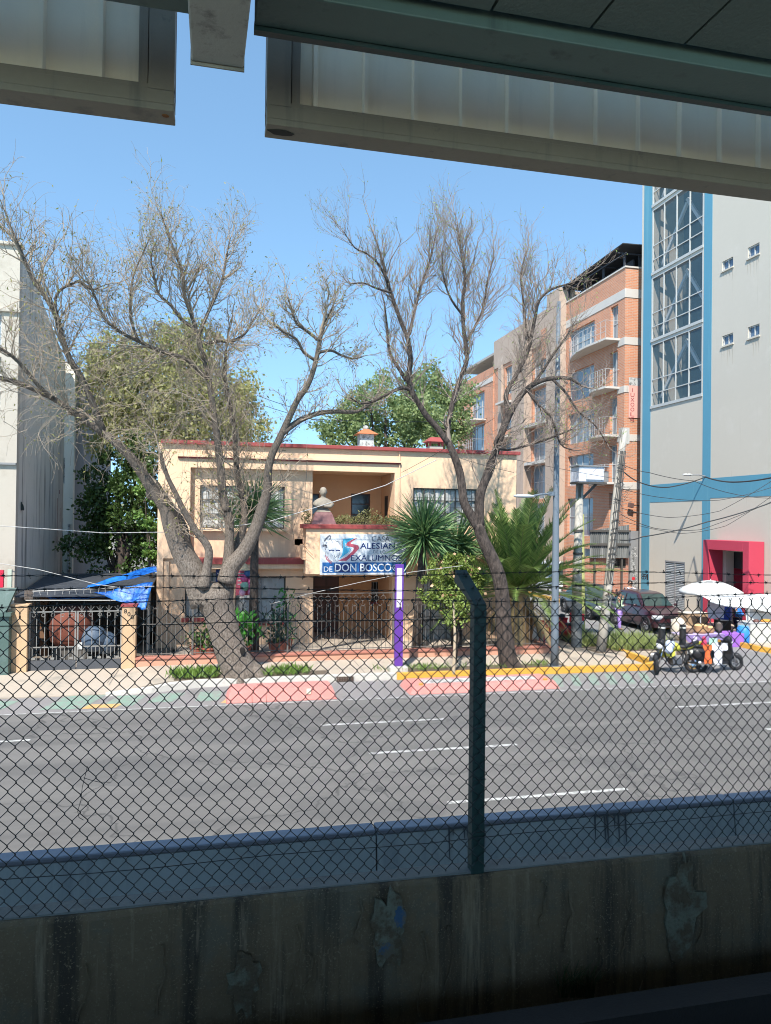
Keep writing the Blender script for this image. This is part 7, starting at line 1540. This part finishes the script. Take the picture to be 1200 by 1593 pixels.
q = aY(1130, 965, 25.2); t = thing('blue_drum', 'dark blue plastic drum on a dark box under the canopy', 'drum', (q.x, 25.2, q.z)); w_ = abs(aY(1138, 950, 25.2).x-aY(1123, 950, 25.2).x)/2; hd_ = aY(1130, 938, 25.2).z-q.z
MB().lathe([(w_*.9, 0), (w_, .06), (w_*.98, hd_*.3), (w_*1.04, hd_*.33), (w_*.98, hd_*.36), (w_*.98, hd_*.64), (w_*1.04, hd_*.67), (w_*.98, hd_*.7), (w_*.95, hd_*.95), (w_*.5, hd_)], (q.x, 25.2, q.z), 20).build('shell', m_bdrum, t, smooth=True); MB().lathe([(.09, 0), (.09, .03)], (q.x, 25.2, q.z+hd_), 12).build('lid', m_bdrum, t)
crate('dark_stand_box', 'dark box with a white top standing under the blue drum', 'box', 1124, 966, 1138, 992, 24.95, .5, m_black, m_white)
q = aY(1158, 1006, 23.7); t = thing('light_blue_barrel', 'lighter blue plastic barrel beside the purple cloth', 'barrel', (q.x, 23.7, 0)); MB().lathe([(.22, 0), (.25, .05), (.26, .35), (.25, .62), (.2, .68)], (q.x, 23.7, 0.02), 18).build('shell', M('light blue plastic', (.03, .22, .62), .4, .15, 3), t, smooth=True); MB().lathe([(.2, .685), (.2, .72)], (q.x, 23.7, .02), 16).build('lid', M('light blue lid', (.10, .36, .68), .4), t)
x0, x1, z0, z1 = rect(1063, 987, 1158, 1006, 23.5); tt_ = thing('stall_table', 'long stall table with a purple cloth hanging at its right end', 'table', ((x0+x1)/2, 23.8, 0)); m_purc = M('purple cloth', (.30, .12, .52), .85, .2, 4)
bevel(MB().box(x0, x1, 23.5, 24.2, z1-.03, z1).build('top', M('lilac table top', (.48, .42, .66), .7, .15, 4), tt_), .008)
for x in (x0+.06, x1-.06):
    for y in (23.55, 24.15): MB().box(x-.02, x+.02, y-.02, y+.02, 0, z1-.032).build('leg', m_rail2, tt_)
xm = aY(1128, 990, 23.48).x; mb = MB(); n = 16
for i in range(n):
    a, c = xm+(x1-xm)*i/n, xm+(x1-xm)*(i+1)/n; mb.quad((a, 23.485+.02*math.sin(i*1.3), z1-.5), (c, 23.485+.02*math.sin(i*1.3+1.3), z1-.5), (c, 23.49, z1+.006), (a, 23.49, z1+.006))
mb.quad((xm, 23.49, z1+.006), (x1, 23.49, z1+.006), (x1, 24.2, z1+.006), (xm, 24.2, z1+.006)); mb.build('table_cloth', m_purc, tt_)
xl_ = aY(1068, 990, 23.48).x; mb = MB()
for i in range(n):
    a, c = xl_+(xm-.02-xl_)*i/n, xl_+(xm-.02-xl_)*(i+1)/n; mb.quad((a, 23.487+.02*math.sin(i*1.9), z1-.16-.12*abs(math.sin(i*.9))), (c, 23.487+.02*math.sin(i*1.9+1.9), z1-.16-.12*abs(math.sin((i+1)*.9))), (c, 23.492, z1+.004), (a, 23.492, z1+.004))
mb.build('cloth_fringe', M('violet grey cloth', (.24, .17, .36), .85, .4, 9), tt_)
r = random.Random(15)
for i, (px, w_, hg, col, nm, lb) in enumerate(((1072, .18, .22, (.30, .20, .13), 'woven_basket', 'brown woven basket at the left end of the stall table'), (1090, .26, .28, (.52, .30, .14), 'straw_basket', 'big straw coloured basket in the middle of the stall table'), (1104, .18, .20, (.45, .26, .13), 'woven_basket', 'smaller tan basket right of the big straw one'), (1119, .13, .34, (.10, .08, .07), 'dark_jar', 'tall dark jar with pale lid on the stall table'))):
    q = aY(px, 986, 23.85); t = thing(nm, lb, 'basket' if 'basket' in nm else 'jar', (q.x, 23.85, z1)); mt = M('goods '+str(i), col, .9, .35, 12, .5, 40)
    MB().lathe([(w_*.75, 0), (w_, hg*.4), (w_*.96, hg*.9), (w_*1.03, hg)], (q.x, 23.85, z1+.007), 18).build('body', mt, t, smooth=True); MB().ell((q.x, 23.85, z1+hg), (w_*.9, w_*.9, .06), 12, 6).build('contents' if 'basket' in nm else 'lid', M('goods top '+str(i), tuple(min(1, c_*1.5) for c_ in col), .8, .4, 14), t)
for i, (px, col, lb) in enumerate(((1082, (.6, .55, .65), 'white soft toy hanging from the table cloth fringe'), (1096, (.5, .05, .12), 'red bag hanging from the table edge'))):
    q = aY(px, 1000, 23.42); o = MB().ell(q, (.11, .07, .13), 10, 7).ell(q+Vector((0, 0, .16)), (.075, .06, .075), 10, 7); tag(o.build('hanging_goods', M('hung goods '+str(i), col, .9, .2, 8), smooth=True, loc=q), lb, 'stall goods')
crate('white_cool_box', 'white cool box stand at the right edge of the picture', 'box', 1168, 970, 1214, 1006, 23.4, .7, M('off white plastic', (.50, .50, .46), .5, .1, 2), M('grey lid', (.4, .4, .4)))
q = aY(1192, 966, 23.6); tag(MB().ell(q, (.22, .16, .08), 12, 6).build('food_tray', M('orange fried food', (.62, .28, .05), .8, .4, 14, .5, 30), smooth=True, loc=q), 'tray of orange food on the white cool box', 'food tray')
q = aY(1177, 967, 23.6); tag(MB().ell(q, (.12, .12, .09), 10, 6).build('brown_pot', M('brown pot', (.12, .05, .04), .5), smooth=True, loc=q), 'small brown pot beside the orange food tray', 'pot')
q = aY(1056, 975, 25.2); t = thing('cloth_bundle', 'cream cloth bundle stacked by the maroon car front', 'bundle', (q.x, 25.2, 0))
mb = MB(); mb.ell((q.x, 25.2, .45), (.30, .28, .45), 14, 9); mb.ell((q.x+.3, 25.3, .3), (.3, .28, .3), 12, 8); mb.build('bundle', M('cream cloth', (.58, .50, .40), .9, .15, 3, .4, 12), t, smooth=True); MB().box(q.x-.05, q.x+.95, 24.9, 25.3, .0, .16).build('tan_board', M('tan cardboard', (.42, .27, .13), .9), t)
crate('cardboard_box', 'brown cardboard boxes with pale tops behind the stall table', 'box', 1070, 955, 1102, 985, 25.6, .6, M('cardboard', (.34, .23, .14), .9, .3, 4), M('pale board', (.55, .50, .44), .9))
rc_ = aY(852, 962, 24.2); t = thing('red_plastic_chair', 'red plastic chair behind the railing, left of the red scooter', 'chair', (rc_.x, 24.2, .15)); m_rc = M('red plastic chair', (.5, .02, .04), .45)
bevel(MB().box(rc_.x-.22, rc_.x+.22, 24.0, 24.42, .56, .60).build('seat', m_rc, t), .01); bevel(MB().box(rc_.x-.22, rc_.x+.22, 24.4, 24.44, .72, 1.0).box(rc_.x-.22, rc_.x-.17, 24.4, 24.44, .6, .72).box(rc_.x+.17, rc_.x+.22, 24.4, 24.44, .6, .72).build('backrest', m_rc, t), .01)
for sx in (-.19, .19):
    for y in (24.03, 24.39): MB().box(rc_.x+sx-.02, rc_.x+sx+.02, y-.02, y+.02, .15, .559).build('leg', m_rc, t)
S.render.film_transparent = False
